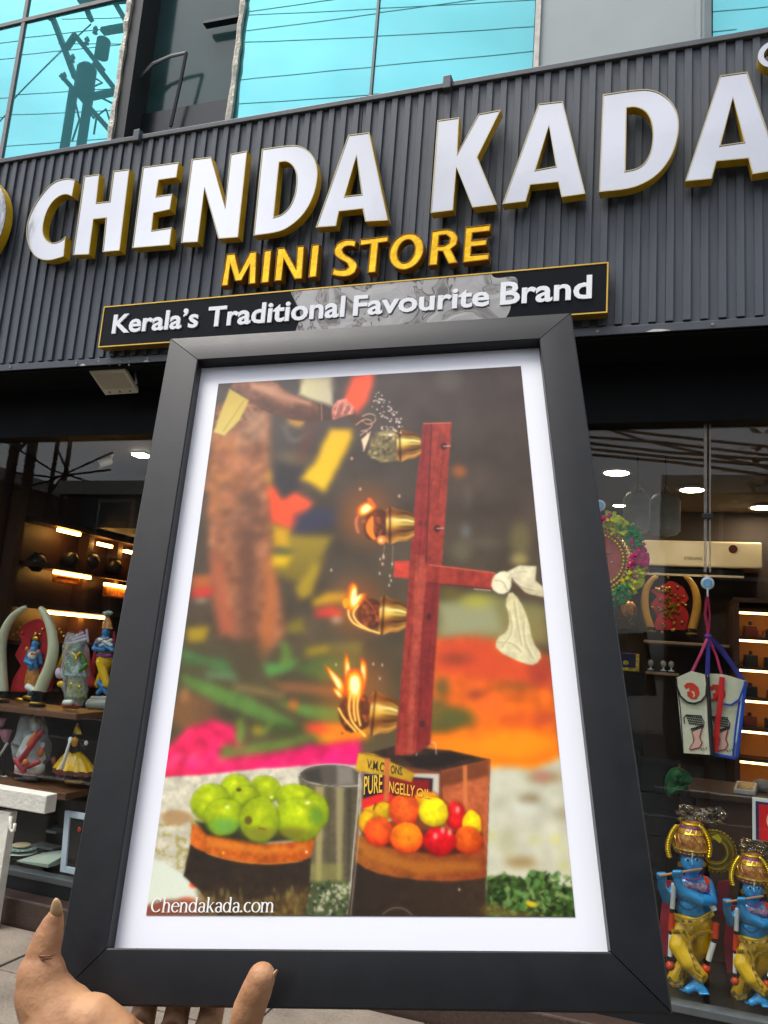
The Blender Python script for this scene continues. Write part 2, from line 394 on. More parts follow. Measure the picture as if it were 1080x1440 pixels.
    poly(3, [(340, 0), (400, 20), (440, 200), (470, 400), (390, 410), (355, 200)], (172, 98, 70), 7, .85, 2)
    poly(3, [(620, 20), (660, 20), (690, 180), (665, 430), (610, 555), (590, 500), (620, 200)], (176, 106, 62), 5, .85, 1.5)
    poly(3, [(420, 430), (590, 430), (600, 560), (560, 640), (480, 640)], (84, 68, 52), 7, .9, 2)
    for k in range(110):
        x = 285+rng.rand()*180; y = 400+rng.rand()*640
        blob(1, x, y, 12+rng.rand()*22, 7+rng.rand()*12, [(185, 130, 95), (110, 74, 54), (160, 104, 76), (176, 106, 84), (120, 92, 76)][k % 5], 3.5, .32, rng.rand()-.5)
    poly(1, [(735, 180), (890, 178), (893, 330), (800, 300), (722, 270)], (208, 200, 150), 5, .95, 1, gx=(190, 178, 150))
    poly(1, [(660, 390), (760, 400), (730, 440), (670, 420)], (200, 150, 70), 3, .9)
    line(1, [(645, 430), (690, 525), (770, 460)], (140, 132, 118), 3, 2, .8)
    blob(1, 690, 600, 90, 40, (112, 98, 70), 8, .8); blob(1, 760, 510, 30, 120, (96, 62, 52), 8, .8, .3)
    poly(1, [(600, 600), (740, 640), (700, 790), (650, 800), (600, 720)], (58, 54, 58), 7, .9)
    poly(1, [(988, 178), (1110, 150), (1070, 300), (1020, 372), (950, 300)], (232, 84, 44), 5, 1, 1, gx=(244, 96, 60))
    poly(1, [(880, 448), (985, 455), (990, 495), (940, 600), (855, 768), (735, 700), (800, 610)], (226, 178, 14), 5, 1, 1.5, g=(230, 186, 20))
    poly(1, [(565, 735), (590, 735), (640, 805), (705, 765), (795, 820), (745, 890), (690, 955), (580, 915)], (238, 86, 46), 5, 1, 1, gx=(240, 96, 60))
    poly(1, [(700, 880), (800, 845), (915, 850), (900, 930), (690, 985)], (62, 62, 82), 8, .9, 1)
    poly(1, [(690, 980), (885, 985), (830, 1130), (760, 1250), (600, 1180), (590, 1090)], (158, 136, 44), 7, .95, 2, g=(120, 104, 44))
    poly(1, [(585, 930), (680, 955), (670, 1045), (595, 1040)], (205, 160, 26), 5, .95, 1)
    poly(1, [(590, 1085), (690, 1090), (660, 1150), (590, 1140)], (210, 172, 20), 5, .9, 1)
    blob(1, 640, 1065, 50, 18, (84, 90, 66), 4, .8); blob(1, 572, 690, 14, 36, (196, 150, 48), 4, .8)
    poly(1, [(265, 1060), (330, 1050), (340, 1120), (270, 1130)], (150, 94, 70), 6, .8)
    poly(1, [(350, 212), (520, 196), (600, 200), (660, 262), (760, 295), (835, 322), (830, 405), (770, 412), (660, 395), (560, 362), (470, 300)], (138, 92, 70), 3.0, 1, .6, 1, g=(84, 54, 40), tex=.16)
    poly(1, [(470, 205), (600, 225), (640, 265), (780, 310), (780, 325), (620, 290), (480, 240)], (196, 148, 118), 5, .85)
    poly(1, [(480, 300), (600, 355), (760, 400), (830, 400), (830, 380), (640, 340), (520, 290)], (84, 52, 40), 6, .7)
    poly(1, [(590, 215), (650, 262), (720, 290), (690, 330), (610, 300)], (168, 118, 92), 7, .7)
    poly(1, [(372, 240), (470, 300), (420, 400), (345, 480), (290, 460), (318, 380)], (196, 168, 78), 2, .95, .4, g=(206, 190, 110))
    line(1, [(445, 300), (340, 455)], (150, 118, 50), 1, 1, .7)
    poly(1, [(822, 322), (850, 325), (892, 350), (886, 400), (830, 405)], (70, 50, 44), 1.4, .95)
    line(1, [(835, 322), (838, 400)], (176, 124, 92), 1.4, .8)
    poly(1, [(885, 345), (915, 300), (960, 290), (1002, 335), (995, 370), (940, 385), (892, 400)], (196, 120, 104), 1.6, 1, .4, tex=.3)
    for k in range(5): line(1, [(905+k*18, 375-k*2), (925+k*17, 305+k*7)], [(232, 190, 170), (110, 60, 54)][k % 2], 1.3, .8, .8)
    poly(1, [(950, 380), (1010, 372), (1090, 400), (1080, 440), (1000, 420)], (84, 58, 44), 1.5, .95)
    # ---- left mid: leaves and flowers on the ground
    for p, c in [([(255, 110), (350, 105), (350, 175), (258, 180)], (186, 104, 58)), ([(250, 180), (350, 175), (352, 212), (252, 218)], (226, 62, 52)), ([(230, 370), (340, 365), (325, 440), (232, 445)], (176, 148, 34)), ([(860, 230), (930, 195), (1040, 205), (1040, 240), (870, 262)], (206, 160, 34)), ([(875, 285), (960, 265), (1015, 290), (1000, 318), (880, 318)], (220, 66, 56)), ([(780, 170), (870, 40), (900, 60), (860, 200), (800, 225)], (172, 146, 40)), ([(730, 350), (810, 320), (830, 400), (740, 400)], (130, 116, 44)), ([(825, 480), (940, 460), (950, 510), (830, 525)], (190, 160, 34)), ([(950, 460), (1110, 440), (1110, 520), (950, 520)], (126, 116, 58)), ([(670, 10), (740, 20), (730, 50), (680, 50)], (220, 178, 16))]:
        poly(3, p, c, 5, .9, 1.5)
    blob(3, 300, 232, 30, 12, (190, 170, 150), 3, .7); blob(3, 985, 330, 26, 16, (196, 186, 170), 3, .8)
    LV = [([(200, 480), (330, 520), (430, 540), (470, 620), (300, 560), (200, 530)], (84, 116, 70)), ([(300, 590), (470, 600), (490, 640), (330, 630)], (104, 126, 90)),
          ([(200, 610), (340, 650), (560, 730), (780, 850), (740, 880), (500, 800), (380, 750), (200, 650)], (96, 128, 64)), ([(610, 560), (700, 550), (800, 530), (760, 580), (640, 620)], (90, 138, 72)),
          ([(700, 440), (730, 440), (760, 520), (740, 570), (710, 560)], (104, 132, 62)), ([(660, 740), (760, 750), (1080, 780), (1080, 840), (880, 830), (760, 790)], (100, 132, 64)),
          ([(770, 580), (920, 520), (1090, 530), (1080, 620), (900, 640)], (84, 104, 56)), ([(480, 840), (505, 830), (520, 900), (500, 980), (475, 960)], (112, 138, 60)),
          ([(390, 1040), (400, 970), (440, 960), (480, 985), (640, 950), (860, 905), (910, 920), (760, 970), (560, 1020)], (104, 126, 58)), ([(600, 900), (650, 840), (660, 850), (620, 920)], (120, 146, 62)),
          ([(200, 540), (420, 520), (400, 560), (210, 570)], (78, 104, 62)), ([(560, 860), (720, 850), (860, 880), (700, 900)], (70, 84, 44))]
    poly(3, [(150, 440), (1090, 500), (1090, 900), (150, 960)], (84, 80, 54), 14, .55, 3)
    blob(3, 250, 800, 110, 90, (128, 92, 60), 6, .9); blob(3, 215, 710, 26, 36, (170, 120, 78), 4, .8); blob(3, 330, 790, 60, 70, (112, 84, 60), 6, .8); blob(3, 480, 800, 110, 50, (74, 66, 50), 8, .8)
    poly(3, [(640, 640), (800, 650), (980, 680), (990, 710), (720, 690)], (150, 98, 64), 4, .85, 1); poly(3, [(450, 650), (720, 700), (720, 730), (480, 690)], (142, 118, 76), 4, .8, 1)
    for p, c in LV[:8]+LV[10:11]: poly(3, p, c, 3.2, .95, 1.5, tex=.12)
    blob(3, 765, 762, 24, 26, (206, 110, 48), 3, .9)
    poly(3, [(820, 860), (940, 845), (1150, 850), (1150, 930), (960, 960), (890, 930), (840, 900)], (230, 110, 40), 4, 1, 1.5, gx=(236, 150, 30)); blob(3, 880, 880, 50, 26, (226, 78, 52), 5, .9); blob(3, 940, 940, 50, 20, (206, 160, 20), 4, .9)
    poly(3, [(130, 970), (240, 880), (360, 840), (470, 880), (480, 960), (620, 1010), (880, 965), (1110, 945), (1110, 1110), (600, 1130), (110, 1150)], (216, 48, 88), 3.5, 1, 2, gx=(220, 30, 108), tex=.26)
    for p, c in [LV[11], LV[8], LV[9], LV[7]]: poly(3, p, c, 3, .95, 1.2, tex=.15)
    blob(3, 585, 890, 26, 22, (176, 160, 40), 3, .8)
    for k in range(90):
        x = 140+rng.rand()*900; y = 985+rng.rand()*95
        if y < 1030-(x-140)*.05+25 and 380 < x < 900: continue
        blob(3, x, y, 8+rng.rand()*14, 6+rng.rand()*10, [(250, 90, 140), (200, 24, 84), (248, 60, 170), (240, 110, 130)][k % 4], 2, .6)
    def blur(A, r):
        for ax in (0, 1):
            for _ in range(3):
                n = A.shape[ax]; c = np.cumsum(np.concatenate([np.repeat(A.take([0], ax), r+1, ax), A, np.repeat(A.take([n-1], ax), r, ax)], ax), ax)
                A = (c.take(range(2*r+1, 2*r+1+n), ax)-c.take(range(0, n), ax))/(2*r+1)
        return A
    br = max(1, int(round(3.4*sh[1]/620.)))
    arm = out.copy(); out[:] = blur(out, br)
    mk = ss(sdpoly(PX, PY, Z(1, [(340, 195), (640, 195), (1010, 280), (1010, 430), (760, 425), (520, 350), (340, 490), (280, 470)])), 4)[..., None]
    out[:] = out*(1-mk)+arm*mk
    # ---- foreground ground, left
    poly(5, [(100, 180), (300, 165), (560, 140), (760, 120), (1040, 120), (1040, 860), (20, 860)], (196, 190, 168), 2.5, 1, 1.2, tex=.12)
    sl = sel(215, 1130, 300, 1240)
    m = np.clip((N3[sl]-.5)*7, 0, 1)*np.clip((PY[sl]-1125)/30, 0, 1); put(sl, m*.75, C((150, 138, 74)))
    m = np.clip((N2[sl]-.56)*9, 0, 1)*np.clip((PY[sl]-1125)/30, 0, 1); put(sl, m*.6, C((214, 206, 190)))
    blob(5, 190, 360, 70, 35, (166, 128, 84), 3, .75)
    poly(5, [(60, 560), (130, 560), (270, 660), (290, 740), (60, 760)], (206, 212, 194), 2, 1, .8); blob(5, 268, 668, 18, 16, (236, 92, 62), 1.5, .95); blob(5, 240, 742, 40, 18, (196, 92, 64), 3, .8)
    poly(5, [(30, 775), (130, 740), (420, 745), (420, 850), (30, 850)], (134, 66, 48), 4, .9, 1.5, gx=(128, 96, 70))
    # steel bucket behind
    poly(5, [(755, 170), (1032, 170), (1030, 560), (985, 700), (790, 690), (770, 400)], (108, 100, 80), 1.6, 1, .5, 0, gx=(92, 84, 66), tex=.12)
    for x0, x1, c, a in [(770, 800, (60, 54, 44), .8), (830, 870, (168, 156, 104), .8), (880, 905, (86, 80, 56), .8), (925, 962, (158, 148, 108), .8), (975, 1000, (72, 66, 52), .8)]:
        poly(5, [(x0, 215), (x1, 215), (x1-14, 690), (x0+4, 690)], c, 3, a)
    poly(5, [(800, 570), (960, 570), (960, 690), (800, 690)], (150, 148, 84), 4, .5)
    blob(5, 895, 165, 142, 52, (92, 86, 76), 1); poly(5, [(930, 120), (1000, 130), (1010, 205), (930, 212)], (150, 142, 130), 4, .7); poly(5, [(770, 150), (850, 130), (860, 205), (800, 200)], (64, 60, 54), 4, .8)
    line(5, [(755, 155), (790, 125), (880, 112), (980, 118), (1035, 135)], (206, 200, 190), 1.6, .7); line(5, [(752, 160), (775, 185), (820, 205), (950, 218), (1032, 212)], (188, 180, 166), 2, .8); line(5, [(760, 170), (800, 195), (830, 190), (822, 165), (805, 175)], (70, 64, 56), 1.6, .7); line(5, [(850, 205), (980, 222)], (60, 54, 48), .8, .7)
    poly(5, [(780, 650), (1000, 660), (1000, 850), (760, 850)], (74, 80, 54), 4, .95, 1.5)
    for k in range(150):
        x = 780+rng.rand()*215; y = 655+rng.rand()*170
        blob(5, x, y, 5+rng.rand()*11, 3+rng.rand()*5, [(178, 178, 142), (58, 80, 50), (40, 44, 34), (96, 112, 66), (196, 190, 160)][k % 5], .8, .85, rng.rand()*3)
    line(5, [(1032, 160), (1024, 330), (1000, 560), (985, 790)], (214, 206, 190), 1.6, .7)
    # left drum with copper band and green mangoes
    poly(5, [(255, 480), (500, 560), (812, 545), (806, 640), (778, 850), (400, 850), (300, 700), (222, 630)], (52, 43, 34), 1.5, 1, .5, 0, g=(66, 54, 40), tex=.14)
    poly(5, [(290, 700), (420, 740), (640, 740), (800, 690), (770, 850), (300, 850)], (108, 88, 50), 8, .8, 2, tex=.3)
    for k in range(60): blob(5, 330+rng.rand()*440, 690+rng.rand()*110, 4+rng.rand()*6, 8+rng.rand()*16, [(150, 134, 78), (70, 58, 36), (120, 104, 60)][k % 3], 1.5, .5)
    poly(5, [(262, 385), (340, 420), (430, 450), (520, 470), (600, 480), (720, 472), (830, 440), (812, 535), (790, 550), (740, 564), (670, 573), (600, 576), (510, 570), (430, 556), (375, 541), (320, 520), (285, 502), (255, 480)], (190, 102, 38), 1.4, 1, .5, 0, gx=(176, 88, 26), tex=.16)
    poly(5, [(330, 455), (600, 500), (790, 480), (790, 505), (600, 530), (340, 490)], (214, 138, 50), 5, .6); line(5, [(330, 524), (430, 555), (600, 575), (770, 560)], (226, 176, 96), 1, .7, .7)
    blob(5, 790, 518, 6, 6, (246, 226, 180), .7); blob(5, 720, 490, 20, 14, (170, 74, 40), 3, .7); blob(5, 406, 522, 6, 6, (240, 180, 90), 1)
    poly(5, [(280, 380), (860, 380), (820, 455), (560, 480), (330, 440)], (46, 44, 22), 4, .95)
    MG = [(465, 224, 70, 62, -.3), (602, 230, 68, 60, .3), (350, 292, 92, 84, -.5), (508, 262, 58, 46, 0), (745, 268, 96, 58, .15), (832, 330, 56, 80, -.2), (408, 356, 92, 84, -.4), (752, 368, 108, 98, .2), (572, 368, 92, 104, -.1)]
    for x, y, rx, ry, r in MG: blob(5, x, y, rx+4, ry+4, (96, 110, 18), 2, .5, r); blob(5, x, y, rx, ry, (166, 184, 14), 1.8, 1, r, rim=(112, 130, 30), hi=(204, 212, 44), ls=(.05, -.35), mot=.16)
    blob(5, 410, 395, 60, 36, (92, 150, 92), 8, .7); blob(5, 835, 350, 30, 40, (84, 130, 70), 6, .6); blob(5, 570, 430, 70, 28, (126, 118, 56), 6, .7); blob(5, 730, 430, 70, 24, (120, 108, 48), 6, .7)
    blob(5, 522, 372, 18, 20, (96, 80, 30), 1.5, .9); blob(5, 478, 232, 12, 8, (70, 62, 20), 1, .9); line(5, [(570, 408), (602, 414)], (110, 60, 30), 1.4, .8); blob(5, 795, 292, 12, 8, (244, 240, 200), 1.5, .8); blob(5, 425, 312, 12, 8, (226, 236, 170), 2, .8); blob(5, 628, 266, 8, 7, (240, 240, 190), 1.2, .8)
    # ---- oil tin
    poly(6, [(85, 100), (230, 60), (470, 78), (645, 118), (430, 172), (215, 140)], (66, 50, 38), 1, 1, tex=.2)
    poly(6, [(250, 108), (470, 85), (560, 110), (420, 155), (330, 150)], (42, 34, 28), 2, .9)
    poly(6, [(428, 168), (645, 118), (628, 640), (440, 640)], (186, 104, 66), 1, 1, g=(158, 80, 44), tex=.14)
    poly(6, [(430, 170), (640, 120), (640, 190), (430, 240)], (104, 60, 36), 4, .8, .8); line(6, [(645, 118), (628, 640)], (90, 54, 36), 1, .7); line(6, [(432, 170), (444, 480)], (96, 52, 34), 1.6, .8)
    poly(6, [(528, 145), (545, 140), (548, 400), (530, 400)], (202, 122, 72), 1.2, .95)
    poly(6, [(95, 170), (215, 142), (428, 172), (430, 420), (90, 420)], (120, 66, 44), 1, 1)
    poly(6, [(95, 175), (425, 180), (422, 330), (90, 420)], (196, 192, 176), 1, .95); poly(6, [(98, 178), (398, 200), (392, 300), (92, 330)], (44, 34, 44), 1, 1); poly(6, [(180, 195), (385, 208), (380, 285), (180, 260)], (140, 34, 34), 2, .9)
    poly(6, [(90, 290), (200, 255), (250, 290), (210, 330), (92, 360)], (212, 50, 46), 1, 1); poly(6, [(100, 330), (180, 300), (210, 310), (205, 390), (95, 400)], (226, 186, 40), 1.5, .95); line(6, [(150, 312), (140, 335)], (30, 26, 20), 2, .8)
    poly(6, [(75, 88), (140, 92), (320, 178), (304, 216), (200, 188), (60, 165)], (206, 164, 50), 1, 1, gx=(176, 140, 40), tex=.06)
    poly(6, [(188, 110), (212, 112), (205, 300), (184, 300)], (190, 110, 62), 1, .95); line(6, [(75, 88), (215, 116)], (110, 74, 34), 1, .7)
    line(6, [(325, 100), (335, 65), (360, 48), (385, 60)], (188, 182, 170), 1.5, .7); line(6, [(385, 45), (410, 42), (412, 95)], (188, 182, 170), 1.3, .7)
    # right drum and apples
    poly(6, [(60, 540), (630, 600), (622, 860), (20, 860)], (54, 44, 36), 1.2, 1, gx=(66, 52, 38), tex=.08)
    poly(6, [(68, 440), (200, 490), (625, 480), (628, 628), (565, 640), (500, 645), (425, 646), (350, 642), (250, 630), (160, 612), (105, 590), (62, 560)], (150, 90, 40), 1.4, 1, .4, 0, gx=(138, 70, 36), tex=.14); poly(6, [(80, 470), (300, 560), (600, 560), (600, 600), (340, 615), (90, 540)], (178, 112, 44), 6, .7)
    poly(6, [(80, 420), (610, 430), (615, 495), (560, 522), (430, 535), (190, 495)], (70, 36, 20), 3, .95)
    line(6, [(180, 790), (215, 762), (270, 760), (310, 795)], (128, 116, 100), 1.5, .8); blob(6, 512, 682, 5, 5, (200, 196, 180), .8); line(6, [(80, 420), (40, 800)], (180, 168, 146), 1.4, .8, .8)
    AP = [(185, 340, 40, 36, (220, 180, 14), (176, 120, 14)), (112, 390, 36, 50, (216, 172, 14), (168, 110, 20)), (372, 300, 62, 44, (232, 150, 20), (210, 100, 20)), (500, 365, 44, 62, (196, 34, 34), (130, 16, 26)), (570, 400, 42, 60, (226, 192, 10), (190, 140, 10)), (272, 338, 66, 72, (228, 104, 34), (196, 56, 28)), (405, 345, 66, 64, (216, 200, 14), (166, 140, 12)), (160, 432, 60, 62, (232, 96, 30), (196, 46, 24)), (282, 456, 78, 66, (246, 140, 14), (220, 66, 24)), (550, 468, 60, 58, (214, 96, 22), (176, 50, 20)), (428, 474, 70, 62, (206, 24, 32), (146, 14, 22))]
    for x, y, rx, ry, c, r in AP: blob(6, x, y, rx+5, ry+5, (120, 54, 16), 2, .45); blob(6, x, y, rx, ry, c, 1.2, 1, 0, rim=r, hi=tuple(min(255, int(v*1.12+14)) for v in c), ls=(0, -.4), mot=.22)
    for k in range(40): blob(6, 215+rng.rand()*110, 285+rng.rand()*110, 3, 5, (200, 60, 34), 1, .5)
    for x, y in [(505, 335), (470, 435), (408, 450), (440, 425)]: blob(6, x, y, 9, 14, (244, 190, 176), 2, .7)
    # green plants bottom right
    poly(6, [(632, 640), (700, 615), (800, 640), (830, 600), (880, 610), (930, 660), (1010, 680), (1025, 860), (628, 860)], (58, 70, 34), 2, 1, 1.5, tex=.3)
    for k in range(420):
        x = 640+rng.rand()*370; y = 615+rng.rand()*180
        if y < 650+abs(x-840)*.1 and rng.rand() < .6: continue
        blob(6, x, y, 6+rng.rand()*15, 4+rng.rand()*7, [(92, 128, 62), (44, 60, 28), (110, 142, 88), (70, 100, 44), (30, 38, 20), (134, 152, 92), (60, 84, 40)][k % 7], .8, .85, rng.rand()*3)
    for x, y, r in [(828, 612, 16), (870, 622, 14), (810, 640, 14), (850, 650, 16)]: blob(6, x, y, r, r, (96, 130, 70), 1, .95)
    blob(6, 825, 745, 26, 12, (210, 186, 50), 1.2, .95, .3); blob(6, 660, 770, 60, 24, (112, 90, 50), 4, .6, 0); blob(6, 760, 790, 90, 12, (120, 98, 56), 3, .6)
    # ---- red wooden post with brass torch cups
    poly(4, [(345, 28), (408, 26), (404, 102), (340, 95)], (196, 74, 58), 1, 1, tex=.12)
    poly(0, [(595, 595), (635.5, 594), (632, 640), (624, 760), (613, 900), (605, 1047), (578, 1062), (555, 1062), (569, 900), (580, 740)], (150, 62, 50), .9, 1, tex=.16)
    poly(0, [(595, 596), (606, 596), (604, 700), (597, 780), (578, 781), (584, 700)], (138, 50, 48), 1, .9, tex=.1)
    poly(0, [(599, 822), (620, 800), (613, 900), (605, 1047), (585, 1060), (592, 900)], (128, 48, 44), 1.2, .95, tex=.12)
    poly(0, [(585, 780), (600, 782), (592, 900), (582, 1058), (572, 1060), (580, 900)], (172, 84, 66), 2, .75, tex=.16); line(0, [(607, 596), (602, 720), (599, 790)], (86, 30, 30), 1.6, .8)
    poly(4, [(490, 42), (600, 52), (768, 76), (756, 146), (600, 130), (486, 122)], (150, 60, 48), 1, 1, tex=.16); line(4, [(490, 44), (768, 78)], (216, 124, 100), 1.4, .8, .8); line(4, [(490, 120), (600, 130), (755, 146)], (84, 30, 30), 1.4, 1, .8); line(4, [(680, 146), (750, 152)], (220, 200, 180), 1, .7)
    sl = sel(552, 590, 640, 1066); m = np.clip((fbm(PX[sl]/2.2+PY[sl]/22, PY[sl]/70, 3)-.55)*6, 0, 1)*ss(sdpoly(PX[sl], PY[sl], [(595, 595), (635.5, 594), (624, 760), (605, 1047), (555, 1062), (580, 740)]), 1); put(sl, m*.35, C((96, 30, 30)))
    line(0, [(596, 596), (634, 595)], (224, 140, 120), 1.2, .8, .8)
    for x, y in [(487, 432), (455, 822)]: blob(2, x, y, 15, 17, (74, 30, 30), 1, .95); line(2, [(x, y), (x+30, y-2)], (190, 170, 160), 1.6, .7)
    for x, y in [(405, 800), (375, 798)]: blob(2, x, y, 8, 14, (96, 40, 40), 1.2, .8)
    blob(4, 490, 262, 10, 14, (76, 30, 32), 1.2, .9); blob(4, 462, 715, 14, 16, (82, 40, 40), 1.2, .9)
    def cup(z, p0, p1, r0, r1, burnt=.35):
        (x0, y0), (x1, y1) = Z(z, [p0, p1]); s = ZM[z][2]; r0 /= s; r1 /= s
        L = math.hypot(x1-x0, y1-y0); ux, uy = (x1-x0)/L, (y1-y0)/L
        R = max(r0, r1)+L
        sl = sel(min(x0, x1)-R, min(y0, y1)-R, max(x0, x1)+R, max(y0, y1)+R)
        X = PX[sl]-x0; Y = PY[sl]-y0; a = (X*ux+Y*uy)/L; b = -X*uy+Y*ux
        prof = r1+(r0-r1)*np.clip(1-a, 0, 1)**.75+ .035*r0*np.sin(a*11)
        prof = np.where(a < .12, prof*(.8+1.6*np.clip(a, 0, .125)), prof)
        m = ss(np.maximum(np.abs(b)-prof, np.maximum(-a*L, (a-1)*L)), .9)
        q = b/np.maximum(prof, .1)
        sh_ = .5+.5*np.cos(q*5.2+.6+a*1.2)
        col = C((112, 70, 28))*(1-sh_[..., None])+C((232, 196, 88))*sh_[..., None]
        hi = np.exp(-((q+.32)/.12)**2)[..., None]; col = col*(1-hi*.7)+C((252, 238, 176))*hi*.7
        fl = (.5+.5*np.sin(q*22))[..., None]*np.clip((a-.35)*4, 0, 1)[..., None]; col = col*(1-.3*fl)
        lo = np.clip(q-.45, 0, 1)[..., None]; col = col*(1-lo*.9)+C((150, 74, 44))*lo*.9
        rg = np.exp(-((a-.14)/.04)**2)[..., None]; col = col*(1-.65*rg)
        bu = np.clip((burnt-a)*8, 0, 1)[..., None]; col = col*(1-bu*.8)+C((52, 30, 26))*bu*.8
        put(sl, m, col)
    cup(2, (262, 428), (378, 425), 82, 44, .0); poly(2, [(150, 370), (260, 350), (262, 500), (190, 505), (125, 470)], (150, 136, 92), 2, .75, .8, tex=.45)
    for k in range(26): blob(2, 140+rng.rand()*110, 375+rng.rand()*120, 5+rng.rand()*8, 4+rng.rand()*6, [(196, 186, 130), (70, 56, 40), (110, 96, 60)][k % 3], 1, .7)
    
    for z_, wx, wy, wrx, wry in ((2, 165, 806, 66, 78), (4, 240, 252, 56, 66), (4, 180, 668, 78, 82)):
        blob(z_, wx, wy, wrx, wry, (50, 30, 26), 2, 1, 0, mot=.5)
        for k in range(26): blob(z_, wx+rng.gauss(0, .45)*wrx if False else wx+rng.randn()*.42*wrx, wy+rng.randn()*.42*wry, 5+rng.rand()*10, 4+rng.rand()*7, [(150, 70, 44), (92, 46, 36), (30, 20, 20), (186, 104, 60)][k % 4], 1.4, .6, rng.rand()*3)
    cup(2, (212, 808), (347, 808), 92, 54, -1); cup(4, (280, 255), (394, 262), 86, 50, -1); cup(4, (240, 668), (357, 680), 98, 58, -1)
    # smoke curls at the first cup
    for pts in [[(100, 290), (130, 275), (165, 285), (160, 320), (120, 330), (100, 310)], [(70, 330), (110, 300), (150, 310), (140, 350), (95, 360)], [(90, 380), (130, 350), (110, 420), (105, 455)]]: line(2, pts, (226, 190, 170), 1.4, .8, .8); line(2, [(x+6, y+8) for x, y in pts], (96, 60, 50), 1.2, .8, .7)
    poly(2, [(95, 400), (140, 360), (130, 400), (108, 455)], (244, 214, 176), 1.2, .9)
    for k in range(70):
        a = rng.rand()*1.9-.5; r = 60+rng.rand()**.7*120; blob(2, 130+r*math.cos(a)*.9, 330-r*math.sin(a)*.9, 2.5+rng.rand()*3, 2+rng.rand()*3, (236, 216, 204), .6, .85)
    # flames
    for z_, gx_, gy_, gr in ((2, 120, 760, 110), (4, 190, 220, 95), (4, 170, 580, 130)): blob(z_, gx_, gy_, gr, gr*1.1, (226, 120, 40), gr/ZM[z_][2]*.8, .38)
    def flame(z, P, c=((224, 96, 22), (250, 176, 30), (255, 244, 190))):
        cx = sum(p[0] for p in P)/len(P); cy = sum(p[1] for p in P)/len(P); P = [(cx+(x-cx)*1.14, cy+(y-cy)*1.1) for x, y in P]
        poly(z, P, c[0], 2.6, .9, .5, 1)
        cx = sum(p[0] for p in P)/len(P); cy = sum(p[1] for p in P)/len(P)+4
        poly(z, [(cx+(x-cx)*.72, cy+(y-cy)*.8) for x, y in P], c[1], 2.2, .95, .4, 1)
        poly(z, [(cx+(x-cx)*.5, cy+(y-cy)*.6) for x, y in P], c[2], 2.4, .95, 0, 1)
    flame(2, [(78, 720), (125, 690), (170, 715), (130, 750), (80, 765)]); poly(2, [(118, 680), (140, 672), (165, 715), (140, 720)], (224, 110, 50), 1.4, .9, 0, 1)
    poly(2, [(60, 780), (85, 750), (75, 800), (90, 850), (70, 840)], (214, 120, 90), 1.2, .85, 0, 1); poly(2, [(120, 790), (155, 750), (150, 830), (170, 880), (140, 870), (115, 830)], (240, 140, 50), 1.4, .95, 0, 1); blob(2, 190, 876, 22, 22, (244, 140, 60), 1.6, .95); blob(2, 188, 878, 9, 9, (255, 230, 190), 1.4, .9)
    line(2, [(205, 900), (200, 950)], (190, 170, 150), .8, .7, .7); line(2, [(246, 905), (240, 1010)], (190, 170, 150), .9, .8, .6)
    for x, y in [(90, 635), (275, 668), (50, 490), (200, 960), (196, 990)]: blob(2, x, y, 6, 8, (230, 180, 150), 1, .8)
    flame(4, [(160, 120), (185, 125), (185, 185), (222, 155), (215, 190), (160, 250), (140, 200)]); poly(4, [(120, 195), (150, 180), (160, 210), (135, 235)], (240, 160, 40), 1.3, .95, 0, 1)
    for pts in [[(150, 235), (152, 265), (180, 300), (280, 332)], [(190, 215), (165, 250), (190, 290), (240, 320)]]: line(4, pts, (250, 176, 60), 3.2, 1.3, .95); line(4, pts, (255, 236, 180), 1.3, .8, .9)
    line(4, [(215, 185), (240, 205), (265, 240), (272, 280)], (206, 90, 60), 2, 1, .8); line(4, [(155, 120), (200, 115), (222, 150)], (130, 70, 50), 1.2, 1, .7)
    for P in [[(52, 468), (70, 480), (140, 545), (130, 600), (90, 540)], [(135, 425), (150, 430), (160, 500), (175, 560), (145, 590), (135, 520)], [(200, 440), (222, 450), (228, 500), (215, 570), (190, 590), (205, 510)], [(80, 560), (110, 570), (130, 600), (110, 605)], [(140, 500), (185, 480), (215, 520), (210, 600), (180, 620), (140, 600)]]: flame(4, P)
    for pts in [[(160, 580), (150, 650), (165, 710), (220, 765)], [(195, 580), (185, 650), (200, 720)], [(110, 650), (130, 690), (180, 745)], [(175, 590), (172, 660), (180, 700)]]: line(4, pts, (250, 170, 30), 3.6, 1.4, .95); line(4, pts, (255, 240, 190), 1.3, .9, .9)
    for x, y in [(255, 462), (293, 466), (283, 523), (98, 465), (282, 80), (325, 90), (322, 130), (284, 20), (298, 5), (78, 66), (335, 40), (330, 110)]: blob(4, x, y, 3, 6, (240, 226, 206), .8, .85)
    # knotted cream cloth
    poly(4, [(820, 72), (870, 46), (942, 50), (938, 110), (975, 140), (980, 182), (900, 165), (850, 112)], (212, 204, 172), 1, 1, .3, 0, g=(190, 180, 146), tex=.08)
    poly(4, [(832, 150), (872, 190), (910, 275), (925, 370), (970, 425), (940, 466), (890, 462), (770, 405), (775, 352), (820, 326), (832, 270), (810, 200)], (206, 196, 150), 1, 1, .3, 1, g=(204, 196, 160), tex=.08)
    poly(4, [(760, 92), (800, 66), (838, 80), (836, 150), (795, 172), (750, 142)], (220, 212, 180), 1, 1, .3, 1, tex=.08)
